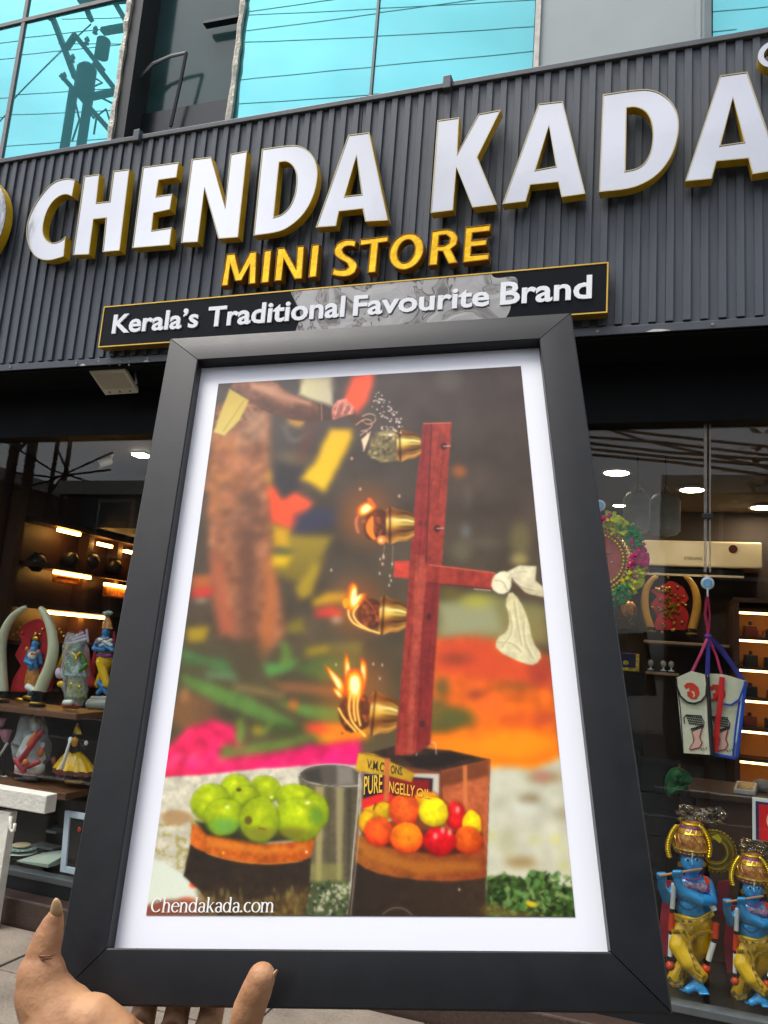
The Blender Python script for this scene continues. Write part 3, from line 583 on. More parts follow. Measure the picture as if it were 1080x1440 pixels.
    for pts in [[(825, 100), (850, 75), (900, 70)], [(840, 110), (880, 140), (930, 150)], [(850, 200), (860, 280), (880, 380)], [(890, 280), (890, 370), (930, 440)], [(780, 370), (840, 370), (880, 410)], [(770, 110), (800, 110), (820, 150)], [(830, 240), (845, 330), (800, 390)]]: line(4, pts, (150, 136, 98), 1.8, 1.4, .6); line(4, [(x+8, y-4) for x, y in pts], (240, 234, 208), 1.6, 1.4, .5)
    line(4, [(845, 130), (870, 160), (905, 165)], (110, 70, 50), 2, 1, .7)
    soft = blur(out, 1); out[:] = out*.45+soft*.55
    lum = out@np.array([.3, .59, .11]); out[:] = lum[..., None]+(out-lum[..., None])*1.03; out[:] = (out-.42)*1.14+.405
    out[:] = out+(rng.rand(*sh)[..., None]-.5)*.02
    return np.clip(out, 0, 1)
# ================================================================ ground and street
YF, YG, YU = 3.25, 3.62, 3.70                               # fascia face, shop glass, upper storey glass
m_pave = M('paving', S(122, 112, 100), .85, var=.25, scale=5, bump=.35, bscale=60)
m_road = M('asphalt', (.05, .05, .052), .9, var=.25, scale=30, bump=.4, bscale=200)
def sheet(name, x0, x1, y0, y1, z, mat):
    return tag(MB().add([(x0, y0, z), (x1, y0, z), (x1, y1, z), (x0, y1, z)], [(0, 1, 2, 3)]).build(name, mat), kind='structure')
sheet('ground', -150, 150, -150, 150, -.14, M('earth', S(112, 104, 92), .95, var=.2, scale=1.5))
sheet('road', -60, 60, -8.5, -2.0, -.13, m_road)
pv = tag(MB().box(-30, 30, -2.0, 3.49, -.13, -.012).build('pavement', M('paving_bed', S(84, 78, 70), .9)), kind='structure')
_pm = None
for i in range(9):                                          # paving slabs nearest the shop, the ones the photograph can show
    for j in range(3):
        x0 = -4.6+i*.62; y0 = 3.49-(j+1)*.42; g = .006
        b = MB().box(x0+g, x0+.62-g, y0+g, y0+.42-g, -.02, 0+random.uniform(-.002, .002)).build('paving_slab', m_pave, pv, bevel=.004)
for yy in (-2.0,):
    tag(MB().box(-30, 30, -2.12, -2.004, -.13, 0).build('kerb', M('kerb_stone', S(150, 148, 140), .8, var=.2)), kind='structure')
for k in range(9):
    MBk = MB().add([(-20+k*5, -5.3, -.126), (-18+k*5, -5.3, -.126), (-18+k*5, -5.2, -.126), (-20+k*5, -5.2, -.126)], [(0, 1, 2, 3)])
    MBk.build('road_marking', M('road_paint', S(215, 212, 200), .7), bpy.data.objects['road'])

# ================================================================ the shop building
m_char = M('charcoal_cladding', S(67, 73, 81), .42, var=.16, scale=5, bump=.10, bscale=220, spec=.45, stretch=(5, 1, .6))
m_trim = M('charcoal_trim', S(66, 71, 78), .4, var=.1, scale=20)
m_soff = M('soffit_black', S(10, 12, 14), .7, var=.15, spec=.15)
m_alu = M('old_aluminium', S(178, 172, 158), .45, metal=.5, var=.3, scale=50, bump=.4, bscale=90)
m_alug = M('mullion_grey', S(120, 118, 116), .5, var=.12, scale=30)
bld = thing('shop_building', 'two storey shop building with teal mirror glass above a ribbed charcoal fascia', 'building', (-1.6, YG, 0))
# teal mirror glass, each pane a part
def teal():
    m = bpy.data.materials.new('teal_mirror_glass'); m.use_nodes = True; n = m.node_tree.nodes; l = m.node_tree.links
    b = n['Principled BSDF']; b.inputs['Base Color'].default_value = (.16, .53, .57, 1); b.inputs['Metallic'].default_value = .72; b.inputs['Roughness'].default_value = .01
    tc = n.new('ShaderNodeTexCoord'); nz = n.new('ShaderNodeTexNoise'); nz.inputs['Scale'].default_value = 1.1; nz.inputs['Detail'].default_value = 2
    l.new(tc.outputs['Object'], nz.inputs['Vector']); bp = n.new('ShaderNodeBump'); bp.inputs['Strength'].default_value = .008; bp.inputs['Distance'].default_value = .05
    l.new(nz.outputs[0], bp.inputs['Height']); l.new(bp.outputs[0], b.inputs['Normal'])
    n2 = n.new('ShaderNodeTexNoise'); n2.inputs['Scale'].default_value = 3.5; n2.inputs['Detail'].default_value = 6; l.new(tc.outputs['Object'], n2.inputs['Vector'])
    rr = n.new('ShaderNodeMapRange'); rr.inputs['From Min'].default_value = .35; rr.inputs['From Max'].default_value = .75; rr.inputs['To Min'].default_value = .0; rr.inputs['To Max'].default_value = .02
    l.new(n2.outputs[0], rr.inputs[0]); l.new(rr.outputs[0], b.inputs['Roughness']); return m
m_teal = teal()
ZJ = 5.665
def pane(x0, x1, z0, z1, tilt=0.):
    g = .008; MB().hexa([(x0+g, YU, z0+g), (x1-g, YU+tilt, z0+g), (x1-g, YU+tilt+.012, z0+g), (x0+g, YU+.012, z0+g), (x0+g, YU, z1-g), (x1-g, YU+tilt, z1-g), (x1-g, YU+tilt+.012, z1-g), (x0+g, YU+.012, z1-g)]).build('window_pane', m_teal, bld)
for a, b, tl in ((-5.35, -4.244, 0), (-4.244, -3.335, .004), (-2.47, -1.568, 0), (-1.568, -.649, .003), (.221, 1.25, 0)):
    if b < -3: pane(a, b, 4.1, ZJ, tl); pane(a, b, ZJ, 7.2, tl)
    else: pane(a, b, 4.1, 7.2, tl)
m_bead = M('pane_bead', S(96, 112, 116), .5)
for x, w in ((-4.244, .03), (-1.568, .014)): MB().box(x-w/2, x+w/2, YU-.012, YU-.001, 4.1, 7.2).build('mullion', m_bead if w < .02 else m_alug, bld)
MB().box(-5.35, -3.36, YU-.014, YU-.002, ZJ-.014, ZJ+.014).build('transom', m_alug, bld)
for x in (-3.335, -2.47):                                    # dented silver jambs either side of the open window
    mb = MB(); P = []; z = 4.1
    while z < 7.2: P.append(V(x+random.uniform(-.003, .003), YU-.02+random.uniform(-.004, .004), z)); z += .07
    mb.tube(P, [.02+random.uniform(-.004, .004) for _ in P], 6); mb.build('window_jamb', m_alu, bld)
# dark open casement set back, with a bent stay arm
m_dark = M('dark_window_glass', S(40, 66, 66), .12, var=.15, scale=2)
MB().box(-3.31, -2.495, YU+.16, YU+.175, 4.1, 7.2).build('dark_pane', m_dark, bld)
MB().box(-3.31, -2.495, YU+.13, YU+.155, 4.1, 4.86).build('dark_lower_panel', M('dark_panel', S(10, 18, 24), .25), bld)
MB().box(-3.318, -3.24, YU-.01, YU+.16, 4.1, 7.2).build('casement_stile', M('stile_dark', S(34, 37, 37), .5), bld)
arm = [at(x/2, y/2, YU+.06) for x, y in ((338, 380), (352, 300), (385, 225), (430, 180), (480, 158), (525, 148))]
MB().tube(arm, [.02, .024, .022, .018, .016, .014], 8, flat=.4).build('stay_arm', M('stay_black', S(24, 30, 32), .4), bld)
MB().tube([at(262, 74, YU+.06), at(254, 115, YU+.07), at(240, 178, YU+.08)], .011, 6).build('stay_rod', M('stay_black', S(24, 30, 32), .4), bld)
MB().beam(at(288, 35, YU+.1), at(337, 26, YU+.1), .05, .02).build('casement_bar', M('stay_black', S(24, 30, 32), .4), bld)
# flat grey panel
m_gry = M('grey_metal_panel', S(150, 160, 160), .5, var=.05, scale=3, bump=.03, bscale=6)
MB().box(-.636, .205, YU-.012, YU+.01, 4.1, 7.2).build('wall_panel', m_gry, bld)
MB().box(-.648, -.62, YU-.03, YU-.013, 4.1, 7.2).build('panel_edge_strip', M('panel_edge', S(188, 184, 174), .5, var=.25, scale=25), bld)
MB().box(.15, .172, YU-.02, YU-.0125, 4.1, 7.2).build('panel_edge_strip', m_gry, bld)
MB().box(.19, .222, YU-.022, YU-.001, 4.1, 7.2).build('panel_edge_strip', m_bead, bld)
MB().box(-6, 2.4, YU+.2, YU+.5, 2.75, 7.4).build('upper_wall', M('plaster', S(70, 72, 72), .8), bld)
# fascia box with raised battens
ZB, ZT = 2.884, 4.197
XL, XR = -5.4, 1.5
MB().box(XL, XR, YF+.012, YU+.2, ZB+.001, ZT-.012).build('fascia_panel', m_char, bld)
MB().box(XL, XR, YF-.012, YU-.03, ZT-.012, ZT+.016).build('fascia_capping', m_trim, bld, bevel=.003)
MB().box(XL, XR, YF+.002, YF+.0115, ZB-.006, ZB+.030).build('fascia_bottom_trim', m_trim, bld, bevel=.002)
for px, py in ((193, 188), (629, 116)):
    p = at(px, py, YF-.02); MB().box(p.x-.02, p.x+.02, YF-.03, YF+.02, ZT-.03, ZT+.04).build('capping_clip', m_trim, bld, bevel=.004)
m_scr = M('screw_head', S(120, 122, 124), .4, metal=.6)
xs_ = XL+.2
while xs_ < XR:
    MB().lathe([(.007, -.003), (.007, 0), (.004, .001)], (xs_, YF+.001, ZB+.012), 8, 'Y').build('trim_screw', m_scr, bld); xs_ += .45
for px_, py_, w_ in ((926, 461, .05), (116, 516, .018), (205, 514, .02)):
    p = at(px_, py_, YF); MB().prism([[(p.x-w_, ZB-.004), (p.x-w_*.4, ZB+.006), (p.x+w_*.3, ZB+.004), (p.x+w_, ZB-.003), (p.x+w_*.2, ZB-.0055)]], lambda u, v, w: (u, YF+w, v), .0005, .0015).build('paint_chip', M('bare_primer', S(196, 194, 188), .7), bld)
for xj in (-4.3, -2.85, -1.42, .02):
    MB().box(xj-.0015, xj+.0015, YF+.010, YF+.0118, ZB+.034, ZT-.014).build('panel_joint', m_soff, bld)
PIT = .0675
x = XL+.02; bat = None; k = 0
while x < XR-.05:
    if bat is None:
        bat = MB().box(x, x+.031, YF, YF+.0125, ZB+.038, ZT-.0125).build('cladding_batten', m_char, bld, bevel=.0015, seg=1)
    else:
        c = bat.copy(); COL.objects.link(c); c.parent = bld; c.location = (x-XL-.02, random.uniform(-.0012, .0012), 0); WL[c.name] = WL[bat.name]
    x += PIT
# dark soffit, shutter box and reveals
MB().box(XL, XR, YF+.02, YG+.1, ZB-.016, ZB-.007).build('soffit', m_soff, bld)
MB().box(XL, XR, YG-.06, YG+.06, 2.585, ZB-.017).build('shutter_box', m_soff, bld)
# shop glass
m_gl = glass('shop_glass', (.94, .965, .955), 0., 1.5, .66, .015, 1.2)
for a, b in ((-5.4, -2.62), (-2.61, -1.2), (-1.19, .192), (.214, 1.5)):
    MB().box(a, b, YG-.005, YG+.005, .225, 2.6).build('shop_window_pane', m_gl, bld)
m_clear = M('joint_profile', S(150, 148, 142), .25, var=.2, scale=30, alpha=.45)
MB().box(.188, .200, YG-.012, YG-.006, 1.93, 2.585).build('glass_joint_strip', m_clear, bld)
MB().box(.209, .216, YG-.012, YG-.006, 1.93, 2.585).build('glass_joint_strip', m_clear, bld)
p = at(995, 726, YG-.012); MB().box(p.x-.022, p.x+.022, YG-.02, YG-.006, p.z-.012, p.z+.012).build('glass_clamp', M('clamp_black', S(24, 24, 24), .35), bld, bevel=.003)
m_sill = M('sill_alu', S(92, 98, 100), .4, metal=.3, var=.12, scale=18)
MB().box(XL, XR, YG-.03, YG+.035, .196, .228).build('window_sill', m_sill, bld, bevel=.004)
MB().box(XL, XR, YG-.015, YG+.03, .128, .195).build('sill_base', M('base_black', S(26, 30, 33), .45), bld)
MB().box(XL, XR, 3.5, 4.0, -.1, .127).build('plinth', M('granite_brown', S(66, 52, 46), .35, var=.35, scale=120, bump=.05), bld, bevel=.008)
# room
m_wood = M('dark_wood_panel', S(74, 46, 30), .5, var=.3, scale=4, stretch=(1, 1, .12), distort=.6)
m_wall = M('room_wall', S(58, 44, 36), .7, var=.15)
m_floor = M('room_floor', S(52, 44, 38), .35, var=.2)
def room(name, mb, mat): return tag(mb.build(name, mat), kind='structure')
room('shop_floor', MB().box(XL, 2.4, 4.001, 6.5, 0, .126), m_floor)
room('shop_ceiling', MB().box(XL, 2.4, YG+.11, 6.5, 2.72, 2.745), M('room_ceiling', S(90, 74, 62), .7, var=.1))
room('shop_back_wall', MB().box(XL, 2.4, 6.38, 6.5, .13, 2.715), m_wall)
room('shop_left_wall', MB().box(-4.42, -4.32, YG+.12, 6.37, .13, 2.715), m_wood)
room('shop_right_wall', MB().box(2.3, 2.4, YG+.12, 6.37, .13, 2.715), m_wall)

# ================================================================ sign letters
m_gold = M('gold_return', S(214, 176, 34), .3, metal=.3, var=.15, scale=12)
m_silver = M('mirror_silver', S(190, 190, 192), .07, metal=.9, var=.01, scale=3, bump=.05, bscale=4.5)
m_goldf = M('gold_face', S(244, 186, 22), .16, metal=.55, var=.1, scale=16, bump=.5, bscale=14)
m_rim = M('letter_rim', S(168, 156, 122), .3, metal=.7)
def sign_letter(zm, outer, holes, label, yfront, depth, face_mat, ret_mat, rim_mat, lip=.006, group=None, cat='letter'):
    ox, oy, sc = zm
    def conv(P):
        Q = [at(ox+a/sc, oy+b/sc, yfront) for a, b in P]; return smooth_outline([(q.x, q.z) for q in Q])
    L = [conv(outer)]+[conv(h) for h in holes]
    L = [(l if area(l) > 0 else l[::-1]) if i == 0 else (l if area(l) < 0 else l[::-1]) for i, l in enumerate(L)]
    I = [inset(l, lip) for l in L]
    xs = [p[0] for p in L[0]]; zs = [p[1] for p in L[0]]
    t = thing('sign_letter', label, cat, ((min(xs)+max(xs))/2, yfront+depth, min(zs)), group)
    fn = lambda u, v, w: (u, w, v)
    mb = MB()
    for l in L:
        n = len(l); o = len(mb.v); mb.v += [V(u, yfront, v) for u, v in l]+[V(u, yfront+depth, v) for u, v in l]
        mb.f += [[o+i, o+(i+1) % n, o+n+(i+1) % n, o+n+i] for i in range(n)]
    mb.build('return', ret_mat, t)
    rm = MB()
    for l, q in zip(L, I):
        n = len(l); o = len(rm.v); rm.v += [V(u, yfront, v) for u, v in l]+[V(u, yfront, v) for u, v in q]+[V(u, yfront+.004, v) for u, v in q]
        for i in range(n): j = (i+1) % n; rm.f += [[o+i, o+j, o+n+j, o+n+i], [o+n+i, o+n+j, o+2*n+j, o+2*n+i]]
    rm.build('rim', rim_mat, t)
    MB().prism(I, fn, yfront+.003, yfront+.0045, sides=False).build('face', face_mat, t)
    lo = min(xs); 
    for f in (.25, .75):
        xx = lo+(max(xs)-lo)*f; zz = (min(zs)+max(zs))/2
    return t
ZA, ZBm, ZC, ZD = (0, 180, 3.6), (250, 160, 3.484), (580, 90, 3.857), (820, 80, 4.154)
YL, DL = 3.172, .05
BIG = [
 (ZA, [(380, 262), (335, 255), (270, 275), (215, 330), (165, 405), (140, 470), (133, 530), (145, 595), (172, 643), (212, 666), (258, 668), (322, 650), (332, 548), (300, 572), (262, 580), (232, 562), (217, 522), (222, 470), (238, 420), (265, 375), (300, 345), (335, 336), (364, 346)], [], 'large silver letter C that starts the word CHENDA'),
 (ZA, [(425, 243), (503, 232), (487, 378), (553, 370), (573, 217), (655, 207), (605, 620), (518, 628), (535, 455), (473, 462), (450, 640), (368, 643)], [], 'large silver letter H in the word CHENDA'),
 (ZA, [(722, 197), (905, 172), (893, 250), (803, 263), (790, 345), (872, 332), (860, 412), (777, 430), (768, 518), (870, 502), (858, 592), (668, 608)], [], 'large silver letter E in the word CHENDA'),
 (ZBm, [(68, 222), (162, 210), (230, 455), (257, 197), (340, 180), (295, 605), (198, 612), (130, 365), (98, 628), (15, 632)], [], 'large silver letter N in the word CHENDA'),
 (ZBm, [(412, 172), (560, 153), (610, 162), (655, 197), (680, 250), (684, 310), (668, 390), (630, 470), (570, 535), (500, 575), (370, 597)], [[(497, 237), (530, 234), (560, 252), (578, 290), (580, 340), (570, 400), (545, 455), (510, 490), (470, 505)]], 'large silver letter D in the word CHENDA'),
 (ZBm, [(835, 103), (938, 90), (1030, 522), (918, 528), (905, 465), (790, 478), (775, 550), (675, 557)], [[(875, 205), (900, 393), (818, 403)]], 'large silver letter A that ends the word CHENDA'),
 (ZC, [(135, 305), (253, 288), (243, 485), (357, 270), (480, 247), (352, 505), (458, 762), (325, 778), (238, 560), (220, 793), (98, 808)], [], 'large silver letter K that starts the word KADA'),
 (ZC, [(683, 215), (815, 200), (938, 703), (808, 722), (790, 640), (640, 655), (615, 745), (487, 760)], [[(740, 335), (777, 553), (668, 573)]], 'large silver letter A between the K and D of KADA'),
 (ZD, [(115, 218), (345, 188), (430, 200), (500, 245), (545, 310), (560, 390), (550, 480), (515, 580), (450, 670), (370, 730), (270, 768), (92, 790)], [[(255, 297), (300, 293), (350, 310), (385, 350), (403, 410), (405, 480), (390, 560), (355, 620), (310, 650), (248, 665)]], 'large silver letter D in the word KADA'),
 (ZD, [(800, 108), (960, 85), (1155, 658), (990, 685), (965, 592), (780, 610), (752, 712), (595, 727)], [[(875, 240), (940, 495), (803, 515)]], 'large silver letter A that ends the word KADA'),
]
for zm, o, h, lb in BIG: sign_letter(zm, o, h, lb, YL, DL, m_silver, m_gold, m_rim, .0045, 'large silver letters of the shop name')
ZE, ZF = (290, 290, 4.696), (450, 300, 4.154)
def ellp(cx, cy, rx, ry, sk, n=18): return [(cx+rx*math.cos(2*math.pi*k/n)-sk*ry*math.sin(2*math.pi*k/n), cy+ry*math.sin(2*math.pi*k/n)) for k in range(n)]
SM = [
 (ZE, [(133, 315), (188, 308), (217, 432), (287, 300), (333, 295), (325, 510), (277, 515), (285, 390), (232, 490), (190, 495), (158, 385), (143, 522), (95, 528)], [], 'gold letter M that starts the word MINI'),
 (ZE, [(380, 290), (432, 285), (412, 502), (358, 508)], [], 'gold letter I between the M and N of MINI'),
 (ZE, [(467, 275), (515, 270), (590, 410), (598, 262), (648, 258), (632, 478), (582, 482), (512, 350), (497, 490), (446, 495)], [], 'gold letter N in the word MINI'),
 (ZE, [(695, 252), (748, 247), (727, 465), (672, 472)], [], 'gold letter I that ends the word MINI'),
 (ZF, [(212, 158), (203, 196), (170, 190), (142, 196), (130, 213), (142, 235), (180, 258), (210, 283), (218, 312), (204, 345), (170, 365), (118, 369), (65, 358), (77, 316), (112, 327), (148, 324), (164, 309), (154, 290), (110, 265), (83, 238), (80, 205), (100, 172), (140, 153), (180, 151)], [], 'gold letter S that starts the word STORE'),
 (ZF, [(232, 150), (400, 130), (397, 165), (342, 173), (325, 343), (275, 348), (293, 180), (230, 188)], [], 'gold letter T in the word STORE'),
 (ZF, ellp(504, 221, 100, 108, .18), [ellp(502, 220, 48, 66, .2)], 'gold letter O in the word STORE'),
 (ZF, [(652, 102), (740, 90), (783, 104), (805, 140), (797, 183), (765, 208), (805, 288), (750, 295), (715, 222), (692, 222), (685, 300), (632, 305)], [[(697, 130), (735, 125), (757, 142), (750, 170), (725, 184), (692, 187)]], 'gold letter R in the word STORE'),
 (ZF, [(848, 78), (998, 62), (993, 103), (892, 115), (888, 155), (978, 145), (972, 185), (885, 195), (882, 240), (990, 230), (985, 270), (832, 288)], [], 'gold letter E that ends the word STORE'),
]
for zm, o, h, lb in SM: sign_letter(zm, o, h, lb, 3.185, .045, m_goldf, M('gold_small_return', S(166, 116, 20), .35, metal=.3), M('gold_small_rim', S(120, 84, 20), .35, metal=.7), .0045, 'small gold letters below the shop name')
# round emblem at the far left and the small ring mark at the far right
c = at(-55, 318, YL); t = thing('round_emblem', 'round silver rimmed emblem with gold side, cut off at the left edge of the sign', 'emblem', (c.x, YL+DL, c.z-.33))
MB().lathe([(.33, YL), (.33, YL+DL)], (c.x, 0, c.z), 48, 'Y').build('return', m_gold, t, smooth=False)
MB().prism([[(c.x+.33*math.cos(a*math.pi/24), c.z+.33*math.sin(a*math.pi/24)) for a in range(48)], [(c.x+.302*math.cos(-a*math.pi/24), c.z+.302*math.sin(-a*math.pi/24)) for a in range(48)]], lambda u, v, w: (u, w, v), YL-.004, YL-.001).build('rim', m_silver, t)
MB().lathe([(.302, YL-.0025), (.302, YL-.0005)], (c.x, 0, c.z), 48, 'Y').build('face', M('emblem_face', S(150, 152, 160), .25, metal=.4), t)
c = at(1089, 76, YL); t = thing('ring_mark', 'small ring shaped registered mark above the last letter of the sign', 'emblem', (c.x, YL+.04, c.z-.06))
ring = [[(c.x+.062*math.cos(a*math.pi/16), c.z+.062*math.sin(a*math.pi/16)) for a in range(32)], [(c.x+.04*math.cos(-a*math.pi/16), c.z+.04*math.sin(-a*math.pi/16)) for a in range(32)]]
MB().prism(ring, lambda u, v, w: (u, w, v), YL+.002, YL+.05).build('return', m_gold, t); MB().prism(ring, lambda u, v, w: (u, w, v), YL-.002, YL+.0015).build('face', m_silver, t)
lettering('R', 'letter', m_silver, t, lambda u, v, w: (c.x+u, YL+w, c.z+v), -.016, .018, -.022, .022, .02, .03)
# slogan board
YB = 3.185
a, b, c2, d = at(145, 432, YB), at(856, 368, YB), at(856, 441, YB), at(140, 488, YB)
bx0, bx1, bz0, bz1 = (a.x+d.x)/2, b.x, (c2.z+d.z)/2, (a.z+b.z)/2
sb = thing('slogan_board', 'long black signboard with white slogan and thin gold edge below the gold letters', 'sign', ((bx0+bx1)/2, YB+.055, bz0))
def board_mat():  # black board with a wavy silver sky reflection painted into its middle
    m = bpy.data.materials.new('slogan_black_reflection'); m.use_nodes = True; n = m.node_tree.nodes; l = m.node_tree.links; p = n['Principled BSDF']
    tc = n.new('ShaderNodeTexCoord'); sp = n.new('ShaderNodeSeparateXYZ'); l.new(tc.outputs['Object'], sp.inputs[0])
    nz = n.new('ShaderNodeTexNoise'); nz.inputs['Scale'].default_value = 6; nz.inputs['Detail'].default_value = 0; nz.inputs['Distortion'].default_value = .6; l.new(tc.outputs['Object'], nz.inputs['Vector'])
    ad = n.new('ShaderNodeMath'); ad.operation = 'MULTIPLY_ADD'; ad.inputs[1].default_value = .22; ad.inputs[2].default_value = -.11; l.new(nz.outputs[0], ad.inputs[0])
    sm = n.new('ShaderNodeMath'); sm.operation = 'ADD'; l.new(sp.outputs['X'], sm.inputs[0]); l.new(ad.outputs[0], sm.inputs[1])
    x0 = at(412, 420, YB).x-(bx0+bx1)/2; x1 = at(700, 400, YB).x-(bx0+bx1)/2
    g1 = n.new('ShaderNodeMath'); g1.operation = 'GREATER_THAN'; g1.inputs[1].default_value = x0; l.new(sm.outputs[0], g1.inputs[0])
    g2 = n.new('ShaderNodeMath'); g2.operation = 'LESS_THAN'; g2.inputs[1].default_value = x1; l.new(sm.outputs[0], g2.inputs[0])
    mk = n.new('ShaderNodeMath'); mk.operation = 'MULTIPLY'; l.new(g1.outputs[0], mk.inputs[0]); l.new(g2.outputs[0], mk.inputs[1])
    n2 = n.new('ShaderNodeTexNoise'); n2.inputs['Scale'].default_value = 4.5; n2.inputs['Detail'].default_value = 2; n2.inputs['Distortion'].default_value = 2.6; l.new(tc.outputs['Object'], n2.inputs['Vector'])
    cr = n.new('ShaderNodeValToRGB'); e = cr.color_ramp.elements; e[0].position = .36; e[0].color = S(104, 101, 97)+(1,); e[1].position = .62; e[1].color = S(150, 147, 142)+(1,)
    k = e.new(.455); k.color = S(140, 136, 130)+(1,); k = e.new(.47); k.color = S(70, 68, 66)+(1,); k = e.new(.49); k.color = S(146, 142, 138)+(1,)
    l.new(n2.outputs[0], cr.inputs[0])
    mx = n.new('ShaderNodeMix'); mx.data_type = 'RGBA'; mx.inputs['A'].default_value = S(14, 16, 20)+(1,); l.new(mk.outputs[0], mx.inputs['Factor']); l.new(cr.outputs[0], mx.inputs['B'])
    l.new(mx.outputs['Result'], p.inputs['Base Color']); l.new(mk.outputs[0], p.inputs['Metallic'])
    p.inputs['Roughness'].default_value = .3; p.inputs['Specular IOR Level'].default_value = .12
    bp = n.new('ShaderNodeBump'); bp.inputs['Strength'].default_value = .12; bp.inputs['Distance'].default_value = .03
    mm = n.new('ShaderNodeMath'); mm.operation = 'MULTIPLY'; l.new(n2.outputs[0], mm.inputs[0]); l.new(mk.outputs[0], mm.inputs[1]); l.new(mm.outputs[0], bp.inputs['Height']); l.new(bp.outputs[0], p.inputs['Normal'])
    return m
m_ge = M('gold_edge', S(196, 158, 70), .3, metal=.8)
e_ = .006
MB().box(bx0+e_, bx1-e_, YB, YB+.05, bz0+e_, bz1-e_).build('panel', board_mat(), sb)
for q in ((bx0, bx1, bz0, bz0+e_), (bx0, bx1, bz1-e_, bz1), (bx0, bx0+e_, bz0+e_, bz1-e_), (bx1-e_, bx1, bz0+e_, bz1-e_)):
    MB().box(q[0], q[1], YB-.003, YB+.055, q[2], q[3]).build('edging', m_ge, sb)
m_wl = M('white_letter', S(236, 238, 242), .35, var=.02)
zl = lambda x: None
for w, p0, p1 in (("Kerala\u2019s", (157, 470), (278, 460)), ('Traditional', (291, 460), (484, 446)), ('Favourite', (496, 445), (688, 430)), ('Brand', (703, 429), (832, 420))):
    A = at(p0[0], p0[1], YB-.006); B_ = at(p1[0], p1[1], YB-.006)
    top = .094 if w != 'Favourite' else .094
    lettering(w, 'lettering', m_wl, sb, lambda u, v, w_: (u, YB-.009+w_, v), A.x, B_.x, (A.z+B_.z)/2-.001, (A.z+B_.z)/2+.106 if w in ('Traditional', 'Brand', "Kerala\u2019s") else (A.z+B_.z)/2+.100, .022, .008)
# ================================================================ floodlight under the fascia
t = thing('floodlight', 'small cream LED floodlight hanging under the fascia at the left', 'lamp', at(160, 540, 3.36))
q = [at(125, 523, 3.30), at(176, 521, 3.30), at(195, 553, 3.42), at(148, 556, 3.42)]
m_fl = M('flood_cream', S(196, 190, 170), .5, var=.06); up = V(0, -.004, .028)
MB().hexa([q[3], q[2], q[1], q[0], q[3]+up, q[2]+up, q[1]+up, q[0]+up]).build('housing', m_fl, t, bevel=.004)
def mixq(u, v): return (q[0].lerp(q[1], u)).lerp(q[3].lerp(q[2], u), v)-up*.08
MB().add([mixq(.08, .08), mixq(.92, .08), mixq(.92, .72), mixq(.08, .72)], [(0, 1, 2, 3)]).build('lens', M('flood_lens', S(168, 160, 138), .35, var=.08), t)
for u in (.2, .5, .8): MB().ell(mixq(u, .86), .006, 8, 5).build('screw', M('screw', S(110, 104, 92), .4, metal=.6), t)
MB().tube([at(190, 540, 3.36)+V(.01, 0, 0), at(189, 514, 3.36)], .006, 6).build('bracket', M('bracket_grey', S(120, 120, 116), .4, metal=.4), t)
MB().tube([at(140, 524, 3.36), at(138, 509, 3.36)], .006, 6).build('bracket', M('bracket_grey', S(120, 120, 116), .4, metal=.4), t)
for x in (139, 155, 169, 182):
    p = at(x, 509, 3.262); MB().tube([p+V(0, 0, -.02), p+V(.006, -.008, 0), p+V(0, 0, .02)], .004, 6).build('cable_clip', M('clip_pale', S(190, 180, 165), .5), t)

# ================================================================ lamps and shelving inside
m_warm = (1., .55, .18)
def downlight(px_, py_, label, r=.075, st=45, col=(1., .84, .62)):
    p = atZ(px_, py_, 2.705); t = thing('downlight', label, 'ceiling lamp', (p.x, p.y, 2.70), 'recessed ceiling lamps')
    MB().lathe([(r*1.25, .012), (r*1.25, 0), (r*1.02, -.003), (r*1.02, .012)], (p.x, p.y, 2.705), 24).build('ring', M('lamp_ring', S(200, 180, 150), .4), t)
    MB().lathe([(r, -.001), (r, .004)], (p.x, p.y, 2.705), 24).build('lens', emis('lamp_lens', col, st), t)
downlight(867, 665, 'lit round ceiling lamp left of the joint in the right window'); downlight(973, 689, 'lit round ceiling lamp just left of the glass joint'); downlight(1072, 714, 'lit round ceiling lamp at the right edge of the window'); downlight(871, 711, 'small lit ceiling lamp beside the suction hook', .045, 30)
p = atZ(198, 640, 2.705); t = thing('ceiling_panel_light', 'small white lit ceiling panel in the left window', 'ceiling lamp', (p.x, p.y, 2.69))
MB().box(p.x-.045, p.x+.045, p.y-.04, p.y+.04, 2.695, 2.71).build('diffuser', emis('panel_light', (1., .93, .82), 7), t); MB().box(p.x-.055, p.x+.055, p.y-.05, p.y+.05, 2.711, 2.719).build('frame', m_fl, t)
# ---- lit shelf unit on the left wall
XW = -4.30
su = thing('wall_shelf_unit', 'dark wood wall shelving with amber light strips in the left window', 'shelf', (XW, 5.5, .13))
m_amb = emis('amber_strip', (1., .50, .10), 15)
MB().box(XW-.015, XW, 4.35, 6.3, .14, 2.6).build('back_panel', M('shelf_unit_back', S(58, 32, 20), .5, var=.3, scale=4), su)
for yy in (4.30, 5.04, 5.40, 6.0): MB().box(XW+.001, XW+.10, yy, yy+.06, .14, 2.6).build('divider', m_wood, su)
for z in (2.225, 1.912, 1.62, 1.36): MB().box(XW+.001, XW+.16, 4.425, 6.28, z, z+.03).build('shelf_board', m_wood, su)
for z, a, b in ((2.205, (82, 746), (112, 753)), (2.17, (138, 764), (157, 770)), (2.16, (175, 775), (192, 781)), (1.895, (77, 803), (126, 817)), (1.865, (148, 820), (180, 829)), (1.60, (66, 858), (146, 874))):
    y0, y1 = atX(*a, -4.17).y, atX(*b, -4.17).y; MB().box(-4.185, -4.160, y0, y1, z-.012, z+.012).build('light_strip', m_amb, su)
